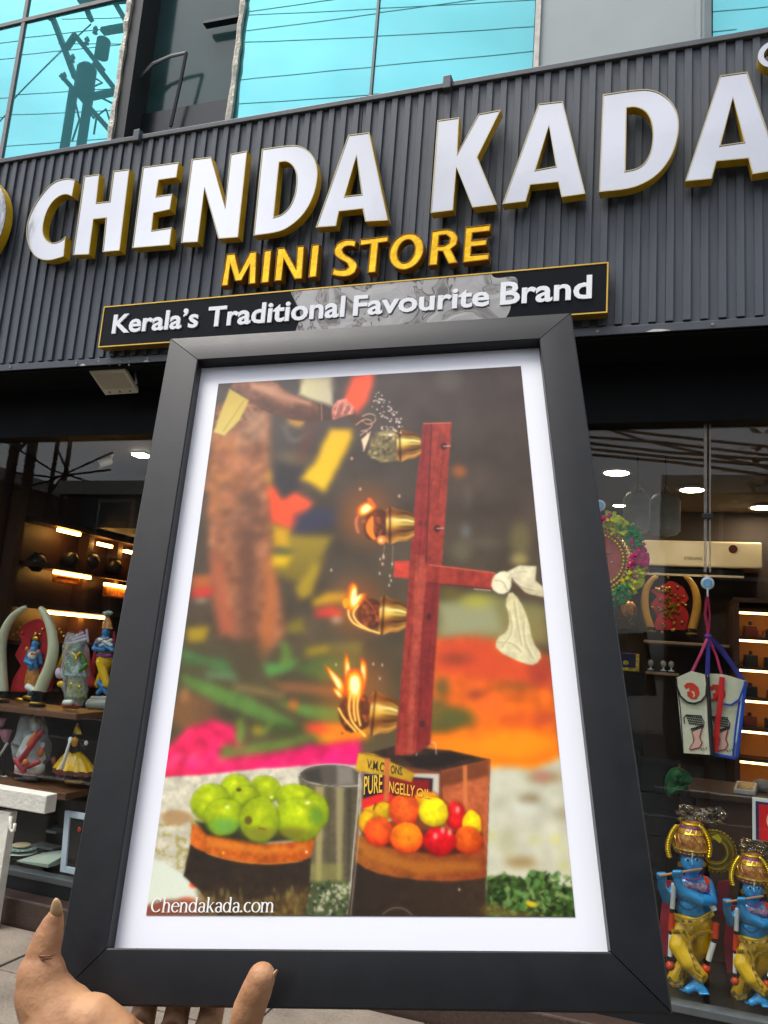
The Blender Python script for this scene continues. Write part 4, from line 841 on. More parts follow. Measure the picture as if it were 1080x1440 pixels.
for k, (a, b, y) in enumerate((((79, 808), (108, 827), 4.75), ((150, 822), (178, 846), 5.42))):
    t = thing('small_picture', ('small amber lit framed picture below the left light strip', 'small amber lit picture beside the black frame')[k], 'picture', atX(a[0], b[1], XW+.12))
    P0, P1 = atX(*a, XW+.12), atX(b[0], b[1], XW+.12); z1, z0 = P0.z-.01, P1.z+.03
    MB().box(XW+.10, XW+.118, P0.y, P1.y, z0, z1).build('picture_panel', M('amber_picture', S(190, 110, 40), .6, var=.6, scale=22), t)
    for (ya, yb, za, zb) in ((P0.y, P1.y, z0-.012, z0), (P0.y, P1.y, z1, z1+.012), (P0.y-.012, P0.y, z0-.012, z1+.012), (P1.y, P1.y+.012, z0-.012, z1+.012)): MB().box(XW+.1, XW+.128, ya, yb, za, zb).build('picture_frame', M('amber_frame', S(150, 84, 30), .4), t)
for k, (x, y, r) in enumerate(((98, 786, .07), (128, 788, .07), (160, 796, .07), (52, 790, .07))):
    c = atX(x, y, XW+.08); t = thing('dark_pot', ('round dark pot at the left end of the lit shelf', 'round dark pot in the middle of the lit shelf', 'round dark pot on the lit shelf beside the frame', 'round dark pot at the far end near the corner')[k], 'pot', (c.x, c.y, c.z-r), 'dark pots on the lit shelves')
    MB().lathe([(r*.4, -r), (r*.9, -r*.5), (r, 0), (r*.7, r*.6), (r*.35, r*.8)], c, 18).build('bowl', M('pot_dark', S(34, 26, 22), .35), t, smooth=True); MB().lathe([(r*.36, r*.8), (r*.46, r*.86), (r*.46, r*.95), (r*.3, r*.95)], c, 18).build('rim', M('pot_rim', S(60, 44, 30), .3), t)
col_p = at(142, 700, 6.1); t = thing('wood_pillar', 'reddish brown wooden pillar behind the left window', 'pillar', (col_p.x, 6.1, .13))
MB().box(col_p.x-.1, col_p.x+.12, 6.05, 6.25, .13, 2.715).build('shaft', M('red_wood', S(112, 58, 30), .45, var=.3, scale=5, stretch=(1, 1, .1)), t); MB().box(col_p.x-.13, col_p.x+.15, 6.02, 6.28, .13, .3).build('base', m_wood, t)
p = at(155, 648, 4.45); t = thing('security_camera', 'small white security camera near the ceiling in the left window', 'camera', p)
MB().tube([p, p+V(-.03, -.09, -.05)], [.028, .03], 12).build('barrel', M('cam_white', S(210, 206, 196), .4), t); MB().tube([p+V(-.031, -.092, -.051), p+V(-.034, -.1, -.056)], [.026, .02], 12).build('lens', M('cam_lens', S(30, 24, 24), .15), t); MB().tube([p+V(0, 0, .02), p+V(.01, .02, .1), p+V(.01, .02, 2.72-p.z)], .012, 8).build('mount', M('cam_white', S(210, 206, 196), .4), t)
p = at(185, 680, 5.2); t = thing('ceiling_bulkhead', 'dark grey boxed bulkhead below the ceiling in the left window', 'bulkhead', (p.x, 5.2, 2.2)); MB().box(p.x-.55, p.x+1.3, 5.0, 6.3, 2.28, 2.71).build('casing', M('bulkhead_grey', S(58, 58, 66), .7), t)

# ---- front display shelves on the left
m_shelf = M('shelf_brown', S(104, 68, 44), .5, var=.25, scale=6, stretch=(.2, 1, 1))
ds = thing('display_shelves', 'brown two tier display shelf stand in the left window', 'shelf', (-3.9, 3.85, .13))
MB().box(-5.1, -3.03, 3.73, 4.03, 1.00, 1.035).build('shelf_board', m_shelf, ds, bevel=.004); MB().box(-5.1, -3.03, 3.73, 4.03, .575, .612).build('shelf_board', m_shelf, ds, bevel=.004)
MB().box(-5.1, -3.03, 4.035, 4.05, .13, .98).build('back_board', M('shelf_back', S(34, 26, 22), .7), ds)
MB().box(-3.06, -3.04, 3.95, 4.03, .13, .574).build('upright', m_shelf, ds)
for xx in (-4.1,): MB().box(xx, xx+.02, 3.95, 4.03, .13, .574).build('upright', m_shelf, ds)
m_ivory = M('ivory', S(206, 206, 172), .25, var=.08, scale=7, coat=.3); m_blk = M('base_gloss_black', S(22, 22, 26), .2); m_brass = M('brass', S(190, 150, 60), .3, metal=.9)
m_ambt = M('amber_tusk', S(190, 142, 60), .3, var=.1, scale=8, coat=.3)
def tusks(Y, pl, pr, rl, label, mat, zshelf, red, beads):
    b = at((pl[0][0]+pr[0][0])/2, pl[0][1], Y); t = thing('tusk_ornament', label, 'ornament', (b.x, Y, zshelf))
    sc = b.length*0+((CAM_ROT@(np.array(b)-EYE))[2])/FPX
    for P in (pl, pr):
        Q = [at(x, y, Y) for x, y in P]; fine = []
        for i in range(len(Q)-1):
            for k in range(4):
                u = k/4; p0, p1, p2, p3 = Q[max(i-1, 0)], Q[i], Q[i+1], Q[min(i+2, len(Q)-1)]
                fine.append(.5*((2*p1)+(p2-p0)*u+(2*p0-5*p1+4*p2-p3)*u*u+(3*p1-p0-3*p2+p3)*u**3))
        fine.append(Q[-1]); n = len(fine)
        rr = [sc*rl[0]*(1-(i/(n-1))**1.8*(1-rl[1]/rl[0])) for i in range(n)]; rr[-1] *= .72
        fine.append(fine[-1]+(fine[-1]-fine[-2])*.35); rr.append(rr[-1]*.35)
        MB().tube(fine, rr, 16).build('tusk', mat, t, smooth=True)
        f0 = fine[0]; MB().lathe([(rr[0]*1.25, zshelf+.001), (rr[0]*1.28, zshelf+.012), (rr[0]*1.12, zshelf+.014), (rr[0]*1.12, f0.z+.015)], (f0.x, Y, 0), 18).build('socket', m_blk, t); MB().lathe([(rr[0]*1.14, zshelf+.016), (rr[0]*1.2, zshelf+.022), (rr[0]*1.14, zshelf+.028)], (f0.x, Y, 0), 18).build('brass_band', m_brass, t)
    Rz = [at(x, y, Y+.06) for x, y in red]
    MB().prism([smooth_outline([(q.x, q.z) for q in Rz], 2)], lambda u, v, w: (u, w, v), Y+.05, Y+.07).build('red_panel', M('red_velvet', S(176, 26, 34), .8, var=.25, scale=30), t)
    bd = MB()
    for x, y in beads: p = at(x, y, Y+.045); bd.ell(p, sc*2.2, 8, 5)
    bd.build('gilt_studs', m_brass, t); return t
z2 = lambda P: [(x/8, 830+y/8) for x, y in P]
rndb = random.Random(2)
tusks(3.84, z2([(22, 1160), (15, 1020), (8, 850), (12, 640), (55, 450), (150, 290), (290, 190)]), z2([(440, 1160), (500, 1010), (565, 850), (600, 650), (575, 440), (510, 280), (450, 195)]), (9.0, 3.8), 'pair of pale ivory tusks curving around a red panel in the left window', m_ivory, 1.036,
      z2([(130, 1140), (160, 1000), (250, 850), (180, 730), (260, 570), (200, 450), (330, 360), (440, 320), (560, 420), (640, 560), (560, 800), (600, 1000), (560, 1140)]), z2([(225, 420), (200, 470), (250, 480), (420, 530), (450, 500), (150, 500), (690, 480), (670, 440), (720, 520), (480, 440), (300, 650)]))
z4 = lambda P: [(830+x/6.353, 700+y/6.353) for x, y in P]
tusks(6.02, z4([(540, 1175), (500, 1050), (485, 930), (500, 820), (545, 740), (600, 700)]), z4([(905, 1190), (940, 1060), (955, 930), (935, 820), (890, 740), (845, 700)]), (6.0, 3.0), 'pair of amber lit tusks around a red panel below the air conditioner', m_ambt, at(945, 893, 6.02).z-.004,
      z4([(560, 1180), (600, 1050), (540, 950), (600, 880), (540, 830), (620, 790), (720, 740), (830, 800), (880, 900), (840, 960), (880, 1050), (850, 1180)]), z4([(720+rndb.gauss(0, 45), 1000+rndb.gauss(0, 90)) for _ in range(60)]+[(640+rndb.gauss(0, 40), 830+rndb.gauss(0, 18)) for _ in range(16)]+[(780, 800), (850, 960), (830, 880)]))

# ---- statues and figurines
m_blue = M('blue_lacquer', S(44, 150, 214), .22, var=.08, scale=16, coat=.4); m_yel = M('yellow_lacquer', S(232, 184, 14), .26, var=.12, scale=9, coat=.4)
m_hair = M('hair_black', S(18, 16, 18), .4); m_maroon = M('maroon_cloth', S(150, 30, 50), .6, var=.25, scale=10); m_red = M('red_orange', S(206, 62, 24), .35, var=.1); m_white = M('white_paint', S(226, 226, 220), .4, var=.04)
m_trimp = M('ornate_trim', S(120, 62, 22), .4, var=.9, scale=60, var2=S(226, 180, 60)); m_purple = M('purple_band', S(118, 44, 120), .4, var=.4, scale=30); m_orn = M('crown_enamel', S(140, 40, 50), .3, var=.5, scale=34, var2=S(226, 150, 60), coat=.3)
m_olive = M('halo_olive', S(124, 112, 40), .35, metal=.5, var=.25, scale=10); m_goldb = M('gold_bead', S(232, 190, 30), .22, metal=.7)
m_film = glass('clear_film', (.93, .96, .97), .06, 1.5, 6., 1.2, 26); m_flute = M('flute_wood', S(196, 140, 104), .35, var=.1); m_gem = M('chest_jewels', S(110, 170, 140), .3, var=.8, scale=60, var2=S(220, 160, 190))
YS = 3.86
def s1(x, y, dy=0.): return at(880+x/4, 1080+y/4, YS+dy)
SCL = float((CAM_ROT@(np.array(s1(370, 800))-EYE))[2]/FPX/4)     # metres per traced unit
def flat_poly(P, dy, th, name, mat, parent, z=None, sm=2):
    z = z or s1; Q = [z(x, y, dy) for x, y in P]; Y0 = Q[0].y
    L = smooth_outline([(q.x, q.z) for q in Q], sm) if sm else [(q.x, q.z) for q in Q]
    return MB().prism([L], lambda u, v, w: (u, w, v), Y0, Y0+th).build(name, mat, parent, bevel=.0008)
base = s1(360, 1285)
st = thing('deity_statue', 'taller blue flute playing statue in yellow dhoti with gold halo behind the right window', 'statue', (base.x, YS, .13))
WLs = WL[st.name]
def C2(mb, pts):                                            # chain in traced units: (x, y, depth, radius)
    for a, b in zip(pts[:-1], pts[1:]): mb.cap(s1(a[0], a[1], a[2]), s1(b[0], b[1], b[2]), a[3]*SCL, b[3]*SCL, 12)
b_ = MB()
b_.ell(s1(372, 528, -.02), (64*SCL, 60*SCL, 66*SCL)); C2(b_, [(372, 560, -.01, 40), (372, 640, 0, 40)])
b_.ell(s1(372, 562, -.05), (30*SCL, 26*SCL, 24*SCL)); b_.cap(s1(374, 522, -.063), s1(374, 545, -.07), 5*SCL, 9*SCL)
b_.ell(s1(380, 700, 0), (100*SCL, 60*SCL, 82*SCL)); b_.ell(s1(378, 790, 0), (92*SCL, 56*SCL, 70*SCL)); C2(b_, [(310, 650, 0, 40), (450, 650, 0, 40)])
C2(b_, [(460, 665, -.01, 38), (480, 745, -.04, 32), (415, 742, -.085, 33), (330, 700, -.11, 29), (295, 650, -.12, 25), (288, 615, -.125, 24)])
C2(b_, [(300, 665, 0, 36), (232, 735, -.02, 30), (205, 670, -.07, 25), (200, 625, -.10, 23)])
for hx, hy, hz in ((288, 600, -.13), (200, 612, -.11)):      # hands with fingers curled on the flute
    b_.ell(s1(hx, hy+4, hz), (26*SCL, 18*SCL, 28*SCL))
    for k in range(4): C2(b_, [(hx-22+k*14, hy+8, hz-.014, 7), (hx-22+k*14, hy-16, hz-.026, 6.5), (hx-20+k*14, hy-24, hz-.008, 6)])
    C2(b_, [(hx+22, hy+14, hz-.01, 8), (hx+26, hy-8, hz-.016, 7)])
C2(b_, [(425, 1175, -.05, 30), (395, 1225, -.05, 30), (350, 1248, -.07, 22)]); C2(b_, [(395, 1225, -.05, 30), (440, 1255, -.09, 22)]); C2(b_, [(300, 1190, .04, 30), (290, 1240, .03, 26), (330, 1262, -.01, 20)])
for k in range(5): C2(b_, [(415+k*11, 1262, -.10, 8), (417+k*12, 1272, -.125, 6)])
b_.body('body', m_blue, st, .0035, 4)
d_ = MB()
d_.ell(s1(380, 870, 0), (104*SCL, 62*SCL, 66*SCL)); C2(d_, [(325, 890, -.02, 62), (300, 1000, -.05, 56), (350, 1090, -.07, 48), (420, 1170, -.06, 36)]); C2(d_, [(440, 890, 0, 58), (425, 1000, .02, 52), (340, 1100, .05, 48), (275, 1190, .05, 44)])
d_.body('dhoti', m_yel, st, .004, 4)
tp = MB()
for P, w in (([(272, 830, -.045), (320, 858, -.085), (375, 866, -.1), (430, 852, -.09), (490, 815, -.05)], 12), ([(262, 920, -.06), (330, 925, -.1), (365, 975, -.095), (400, 940, -.075), (488, 925, -.05)], 9), ([(366, 975, -.095), (362, 1040, -.085), (390, 1100, -.1), (412, 1150, -.1)], 8), ([(372, 870, -.1), (368, 920, -.1)], 6), ([(330, 1120, -.02), (312, 1180, -.01), (318, 1215, -.01)], 10), ([(385, 1160, -.115), (425, 1190, -.12), (455, 1168, -.09)], 13), ([(238, 1180, .0), (270, 1222, -.015), (320, 1218, -.01)], 11)):
    tp.tube([s1(*p) for p in P], w*1.25*SCL, 8, flat=.5)
tp.build('trim', m_trimp, st)
gb = MB()
for P_ in ([(272, 818, -.05), (320, 845, -.088), (375, 853, -.103), (430, 839, -.093), (490, 802, -.055)], [(268, 842, -.05), (320, 872, -.09), (375, 880, -.105), (430, 866, -.095), (488, 828, -.055)], [(262, 908, -.066), (330, 912, -.106), (365, 960, -.1), (400, 926, -.082), (488, 912, -.056)], [(385, 1148, -.122), (425, 1177, -.127), (455, 1155, -.097)]):
    for (a_, b2_) in zip(P_[:-1], P_[1:]):
        for k in range(6): u = k/6; gb.ell(s1(*[a_[i]+(b2_[i]-a_[i])*u for i in range(3)]), 4.6*SCL, 6, 4)
gb.build('gold_studs', m_goldb, st)
nk = MB()
for k in range(22):
    a = math.pi*(k/21); nk.ell(s1(372+52*math.cos(a), 605+26*math.sin(a), -.065-.02*math.sin(a)), 6*SCL, 6, 4)
nk.build('necklace', m_purple, st)
for x, y, rx, ry in ((345, 665, 50, 22), (425, 672, 34, 26)):
    MB().ell(s1(x, y, -.06), (rx*SCL, 14*SCL, ry*SCL), 14, 6).build('chest_jewel', m_gem, st, smooth=True)
MB().lathe([(14*SCL, -.006), (10*SCL, .006)], s1(460, 685, -.06), 12, 'Y').build('brooch', m_purple, st)
lg = MB()
for k in range(20): a = math.pi*k/19; lg.ell(s1(355+62*math.cos(a), 720+78*math.sin(a)*1., -.10), 5*SCL, 6, 4)
lg.build('long_necklace', M('necklace_dark', S(60, 44, 56), .3), st)
# face
eb = MB(); ew = MB(); mo = MB()
for sx in (-1, 1):
    cx = 374+sx*27
    ew.ell(s1(cx, 518, -.074), (15*SCL, 5*SCL, 8*SCL), 10, 6); eb.ell(s1(cx+2, 518, -.081), (7*SCL, 3*SCL, 7*SCL), 8, 5); eb.tube([s1(cx-sx*20, 503, -.079), s1(cx, 496, -.082), s1(cx+sx*18, 503, -.076)], 2.2*SCL, 5)
mo.tube([s1(356, 560, -.083), s1(374, 565, -.088), s1(392, 559, -.083)], [2*SCL, 4.5*SCL, 2*SCL], 6)
ew.build('eye_white', M('eye_pale', S(150, 200, 228), .3), st, smooth=True); eb.build('eye_line', m_hair, st); mo.build('mouth', M('lip_blue', S(40, 80, 160), .35), st, smooth=True)
MB().tube([s1(374, 478, -.08), s1(374, 505, -.082)], 3*SCL, 6).build('forehead_mark', m_white, st)
for sx in (-1, 1): MB().lathe([(15*SCL, -.006), (13*SCL, .004), (6*SCL, .008)], s1(372+sx*66, 540, -.03), 12, 'Y').build('earring', m_brass, st)
hr = MB(); hr.ell(s1(372, 530, .035), (80*SCL, 40*SCL, 78*SCL)); C2(hr, [(320, 560, .04, 34), (300, 640, .05, 30)]); C2(hr, [(430, 560, .04, 34), (450, 640, .05, 30)]); hr.body('hair', m_hair, st, .005, 3)
# crown
cr_ = MB()
for r, y, h in ((118, 480, 0), (122, 440, 0), (112, 395, 0), (92, 350, 0), (68, 318, 0)): pass
pr_ = [(66, 492), (86, 476), (98, 450), (100, 415), (90, 375), (72, 345), (58, 330), (60, 318), (46, 306), (20, 300)]
cz = s1(368, 488, .0); cr_.lathe([(r*SCL, (488-y)*SCL) for r, y in pr_], (cz.x, cz.y, cz.z), 22); co_ = cr_.build('crown', m_orn, st, smooth=True)
for rr, yy, mt in ((88, 474, m_purple), (66, 338, m_purple), (60, 318, m_goldb), (99, 452, m_trimp), (86, 366, m_goldb)):
    MB().lathe([(rr*SCL, (488-yy)*SCL-.004), (rr*SCL*1.06, (488-yy)*SCL), (rr*SCL, (488-yy)*SCL+.005)], (cz.x, cz.y, cz.z), 22).build('band', mt, co_)
sc_ = MB()
for k in range(9):
    a = -math.pi/2+(k-4)*.36; x0, y0 = 104*math.cos(a), 104*math.sin(a); P = []
    for q in range(6):
        t_ = q/5; yy = 462-t_*120; rr = np.interp(yy, [330, 375, 415, 450, 476], [60, 90, 100, 98, 86])+2; aa = a+.16*math.sin(t_*math.pi*2)
        P.append(V(cz.x+rr*SCL*math.cos(aa), cz.y+rr*SCL*math.sin(aa), cz.z+(488-yy)*SCL))
    sc_.tube(P, 3*SCL, 5)
sc_.build('filigree', m_brass, co_)
for yy, nb, rb in ((470, 22, 6), (442, 18, 5), (398, 16, 5), (350, 12, 4.5)):
    bd = MB(); rr = float(np.interp(yy, [330, 375, 415, 450, 476], [60, 90, 100, 98, 86]))
    for k in range(nb): a = 2*math.pi*k/nb; bd.ell(V(cz.x+rr*1.02*SCL*math.cos(a), cz.y+rr*1.02*SCL*math.sin(a), cz.z+(488-yy)*SCL), rb*SCL, 7, 4)
    bd.build('crown_beads', [m_goldb, m_white, m_purple, m_goldb][(470-yy) % 4], co_)
for P in ([(246, 500), (236, 460), (238, 420), (250, 380), (268, 345), (290, 318)], [(468, 500), (474, 455), (466, 410), (450, 370), (430, 340), (410, 322)]):
    bd = MB()
    for i in range(len(P)-1):
        for k in range(3): u = k/3; bd.ell(s1(P[i][0]+(P[i+1][0]-P[i][0])*u, P[i][1]+(P[i+1][1]-P[i][1])*u, -.055), 9*SCL, 8, 5)
    bd.build('bead_arc', m_goldb, st)
    flat_poly([(x+(-14 if x < 370 else 14), y) for x, y in P]+[(x+(16 if x < 370 else -16), y+4) for x, y in P[::-1]], -.03, .014, 'crown_wing', M('wing_gold', S(206, 160, 26), .3, metal=.5, var=.3, scale=40), st)
hc = s1(500, 465, .07); ha_ = lambda r, s_: [(hc.x+r*SCL*math.cos(s_*k*math.pi/18), hc.z+r*SCL*math.sin(s_*k*math.pi/18)) for k in range(36)]
MB().prism([ha_(114, 1), ha_(58, -1)], lambda u, v, w: (u, hc.y+w, v), -.006, .006).build('halo', m_olive, st, bevel=.002)
MB().prism([ha_(72, 1), ha_(64, -1)], lambda u, v, w: (u, hc.y+w, v), -.010, -.0065).build('halo_inner_rim', m_goldb, st)
MB().prism([ha_(100, 1), ha_(92, -1)], lambda u, v, w: (u, hc.y+w, v), -.009, -.0065).build('halo_outer_rim', m_goldb, st)
bd = MB()
for k in range(34): a = 2*math.pi*k/34; bd.ell(hc+V(114*SCL*math.cos(a), -.008, 114*SCL*math.sin(a)), 6*SCL, 7, 4)
bd.build('halo_beads', m_goldb, st)
flat_poly([(478, 385), (520, 372), (540, 400), (530, 425), (500, 400)], .055, .006, 'halo_highlight', M('yellow_paint', S(236, 214, 30), .4), st)
MB().tube([s1(188, 606, -.145), s1(428, 566, -.115)], [6.5*SCL, 6*SCL], 10).build('flute', m_flute, st, smooth=True)
# crumpled clear film tied on top
def film(cx, cy, rx, ry, seed, dy, parent, z=None):
    rn = random.Random(seed); z = z or s1; mb = MB(); n = 11; m = 4; o = 0
    star = [1 if k % 2 == 0 else .55 for k in range(n*2)]
    for j in range(m+1):
        for k in range(n*2):
            a = 2*math.pi*k/(n*2); r = j/m*(1-.22*(k % 3 == 1)*j/m)*(1+rn.uniform(-.16, .16)); mb.v.append(z(cx+rx*r*math.cos(a), cy+ry*r*math.sin(a), dy+rn.uniform(-.02, .02)*(1+j/m)))
    for j in range(m):
        for k in range(n*2): mb.f.append([j*n*2+k, j*n*2+(k+1) % (n*2), (j+1)*n*2+(k+1) % (n*2), (j+1)*n*2+k])
    return mb.build('clear_film', m_film, parent)
film(365, 255, 90, 52, 3, -.01, st); film(500, 265, 78, 60, 5, .02, st); MB().tube([s1(366, 312, 0), s1(364, 262, 0)], [14*SCL, 26*SCL], 10).build('film_neck', m_film, st)
# garland strips on both sides, cloak and tassels
for side, segs in (('l', [((270, 650), (262, 790), m_white, 14), ((262, 790), (261, 815), m_hair, 13), ((263, 815), (256, 915), m_red, 18), ((256, 915), (254, 935), m_hair, 12), ((254, 935), (250, 1058), m_white, 13), ((250, 1058), (248, 1085), m_hair, 8)]), ('r', [((456, 720), (498, 800), m_white, 17), ((498, 800), (505, 825), m_hair, 13), ((505, 870), (500, 955), m_red, 20), ((500, 955), (494, 980), m_hair, 13), ((494, 980), (464, 1082), m_white, 15), ((464, 1082), (456, 1108), m_hair, 10)])):
    for a, b, mt, w in segs: MB().tube([s1(a[0], a[1], -.045), s1(b[0], b[1], -.045)], w*SCL, 10).build('garland_segment', mt, st)
    e = (250, 1112) if side == 'l' else (450, 1130); MB().ell(s1(e[0], e[1], -.045), 25*SCL, 12, 8).build('tassel_ball', m_red, st, smooth=True)
flat_poly([(222, 630), (275, 640), (262, 1060), (205, 1060), (192, 860)], .05, .012, 'cloak_panel', m_maroon, st); flat_poly([(520, 640), (590, 630), (570, 760), (545, 860), (510, 830)], .06, .012, 'cloak_panel', m_maroon, st)
flat_poly([(470, 680), (515, 690), (518, 780), (480, 790)], .03, .02, 'sleeve', M('navy_sleeve', S(24, 70, 150), .35), st); flat_poly([(435, 605), (465, 620), (480, 660), (450, 655)], -.055, .01, 'shoulder_cloth', m_red, st)
zb = min((st.matrix_basis.translation.z,)) ; footz = s1(360, 1285).z
MB().lathe([(110*SCL, footz-.02), (112*SCL, footz+.002), (100*SCL, footz+.006)], (base.x, YS, 0), 24).build('glass_base', M('base_glass', S(150, 170, 160), .15, alpha=.6), st)
MB().lathe([(130*SCL, .131), (130*SCL, footz-.021)], (base.x, YS, 0), 24).build('pedestal', M('pedestal_dark', S(40, 44, 42), .4), st)
st2 = copy_tree(st); b2 = at(1058, 1425, YS); k2 = .86
st2.scale = (k2, k2, k2); st2.location = (b2.x, YS, at(1058, 1418, YS).z-(footz-.13)*k2)
tag(st2, 'shorter blue flute playing statue at the right edge behind the window', 'statue', 'flute playing statues behind the right window'); st['group'] = 'flute playing statues behind the right window'
MB_p = at(1058, 1418, YS)

# small figurines traced in photo units; each entry of a part is an ellipsoid (x, y, rx, ry, depth, turn) or a limb ('c', x0, y0, x1, y1, r0, r1, depth)
def figurine(name, label, cat, Y, zshelf, parts, group=None, wrap=None):
    c0 = parts[0][2][0]; c0 = c0[1:3] if isinstance(c0[0], str) else c0[:2]; o = at(c0[0], c0[1], Y); t = thing(name, label, cat, (o.x, Y, zshelf), group)
    s_ = float((CAM_ROT@(np.array(o)-EYE))[2]/FPX)*1.14
    for nm, mt, shp in parts:
        mb = MB()
        for q in shp:
            if q[0] == 'c':
                dy = q[7] if len(q) > 7 else 0.; mb.cap(at(q[1], q[2], Y+dy), at(q[3], q[4], Y+dy), q[5]*s_, q[6]*s_, 10)
            elif q[0] == 'f':                                # pleated skirt or petal ring: cx, top, bottom, r top, r bottom, pleats
                _, cx, yt, yb, r0, r1, npl = q; ct, cbm = at(cx, yt, Y), at(cx, yb, Y); o_ = len(mb.v); n = npl*4
                for h in range(5):
                    u = h/4; rr = (r0+(r1-r0)*u**.7)*s_
                    for kk in range(n): a = 2*math.pi*kk/n; w = rr*(1+.07*u*math.cos(npl*a)); p = ct.lerp(cbm, u); mb.v.append(p+V(w*math.cos(a), w*.6*math.sin(a), 0))
                for h in range(4):
                    for kk in range(n): mb.f.append([o_+h*n+kk, o_+h*n+(kk+1) % n, o_+(h+1)*n+(kk+1) % n, o_+(h+1)*n+kk])
            else:
                x, y, rx, ry = q[:4]; dy = q[4] if len(q) > 4 else 0.; rot = Matrix.Rotation(q[5], 3, 'Y') if len(q) > 5 else None
                mb.ell(at(x, y, Y+dy), (rx*s_, min(rx, ry)*s_*.8, ry*s_), 12, 8, rot)
        if nm in ('body', 'robe', 'dhoti'): mb.body(nm, mt, t, .0035, 2)
        else: mb.build(nm, mt, t, smooth=True)
    if wrap:
        cx, cy, rx, ry, sd = wrap; rn = random.Random(sd); mb = MB(); n = 18; m = 9
        for jj in range(m+1):
            v = jj/m; yy = cy-ry+2*ry*v; pf = rx*(.25+.75*math.sin(math.pi*min(1, v*.75+.12)))
            for kk in range(n):
                a = 2*math.pi*kk/n; w = pf*s_*(1+rn.uniform(-.16, .16)); p = at(cx, yy, Y); mb.v.append(p+V(w*math.cos(a), w*.7*math.sin(a), rn.uniform(-2, 2)*s_))
        for jj in range(m):
            for kk in range(n): mb.f.append([jj*n+kk, jj*n+(kk+1) % n, (jj+1)*n+(kk+1) % n, (jj+1)*n+kk])
        mb.build('film_wrap', m_filmw, t)
    return t
m_teal2 = M('teal_sequin', S(70, 150, 160), .3, var=.8, scale=60, var2=S(190, 220, 210)); m_green = M('green_enamel', S(70, 130, 40), .35, var=.5, scale=30); m_pinkc = M('pink_cloth', S(190, 130, 150), .6, var=.4, scale=20); m_red2 = M('red_cloth', S(170, 40, 50), .6, var=.3, scale=15)
m_filmw = M('wrapping_film', S(214, 218, 222), .1, var=.15, scale=9, alpha=.3, bump=.9, bscale=25, spec=.8); m_lilac = M('pale_lilac', S(196, 180, 196), .5); m_bskin = M('blue_small', S(60, 130, 190), .25, var=.3, scale=30)
figurine('seated_figurine', 'small blue figurine standing between the ivory tusks', 'figurine', 3.88, 1.036, [
 ('body', m_bskin, [('c', 48, 916, 48, 936, 7, 8), (50, 906, 5.5, 6.5), ('c', 41, 918, 36, 930, 3.2, 2.6, -.02), ('c', 36, 930, 44, 934, 2.6, 2.2, -.04), ('c', 55, 918, 58, 932, 3.2, 2.6, -.01), ('c', 46, 950, 43, 975, 5, 3.5), ('c', 51, 950, 52, 974, 5, 3.5)]),
 ('white_garment', m_white, [(45, 922, 6, 5, -.035), ('c', 40, 966, 50, 972, 4.5, 3.5, -.03)]), ('gold_skirt', M('gold_skirt', S(170, 110, 40), .5, var=.5, scale=40), [('f', 47, 940, 964, 8, 12, 7)]), ('hair', m_hair, [(50, 901, 8, 5, .02), (56, 907, 5, 7, .02), (45, 906, 3, 6, .02)]), ('crown', m_brass, [(50, 898, 5, 3, -.01), (50, 893, 2.5, 4, 0)]), ('garland', M('orange_ball', S(220, 130, 50), .5), [(38, 913, 2.6, 2.6, -.03), (41, 917, 2, 2, -.04), (45, 919, 2, 2, -.05), (50, 919, 2, 2, -.05), (54, 916, 2, 2, -.04)]), ('base', m_brass, [(27, 984, 7, 3), (44, 981, 14, 3)])])
figurine('jewelled_figurine', 'green and teal jewelled figurine wrapped in clear film beside the right ivory tusk', 'figurine', 3.86, 1.036, [
 ('body', m_green, [('c', 107, 918, 107, 945, 7, 8), (109, 911, 5, 6), ('c', 99, 921, 92, 935, 3, 2.5, -.02), ('c', 92, 935, 99, 944, 2.5, 2.5, -.04), ('c', 115, 921, 121, 935, 3, 2.5, -.02), ('c', 121, 935, 112, 944, 2.5, 2.5, -.04), ('c', 103, 950, 101, 985, 5, 4), ('c', 111, 950, 112, 985, 5, 4)]),
 ('teal_skirt', m_teal2, [('f', 106, 930, 950, 8, 16, 9)]), ('green_skirt', M('green_skirt', S(80, 140, 50), .5, var=.8, scale=60, var2=S(190, 190, 90)), [('f', 107, 950, 980, 9, 14, 8)]), ('gold_collar', m_goldb, [('c', 101, 918, 107, 923, 1.6, 2, -.04), ('c', 107, 923, 113, 918, 2, 1.6, -.04), (107, 927, 2, 3, -.045), (100, 962, 2, 2, -.06), (112, 966, 2, 2, -.06)]), ('yellow_scarf', m_yel, [('c', 97, 905, 82, 940, 2.5, 3.5, .02), (86, 962, 6, 4, -.02)]), ('headdress', m_lilac, [('c', 100, 905, 121, 899, 2.4, 2.4, .01), ('c', 103, 900, 120, 894, 2, 2, .01), ('c', 106, 895, 117, 890, 1.8, 1.8, .01), ('c', 122, 886, 124, 902, 1.5, 1.5), (83, 947, 5, 7, -.02, -.5)]), ('red_robe', m_red2, [('c', 121, 912, 128, 960, 3, 6, .03), ('c', 96, 915, 88, 960, 3, 5, .03), (114, 890, 3.5, 4, .02)]), ('price_tag', m_white, [('c', 92, 988, 99, 988, 3.6, 3.6, -.05)]), ('base', M('base_orange', S(190, 90, 50), .4), [('c', 92, 991, 108, 991, 5, 5)])], wrap=(106, 940, 19, 50, 1))
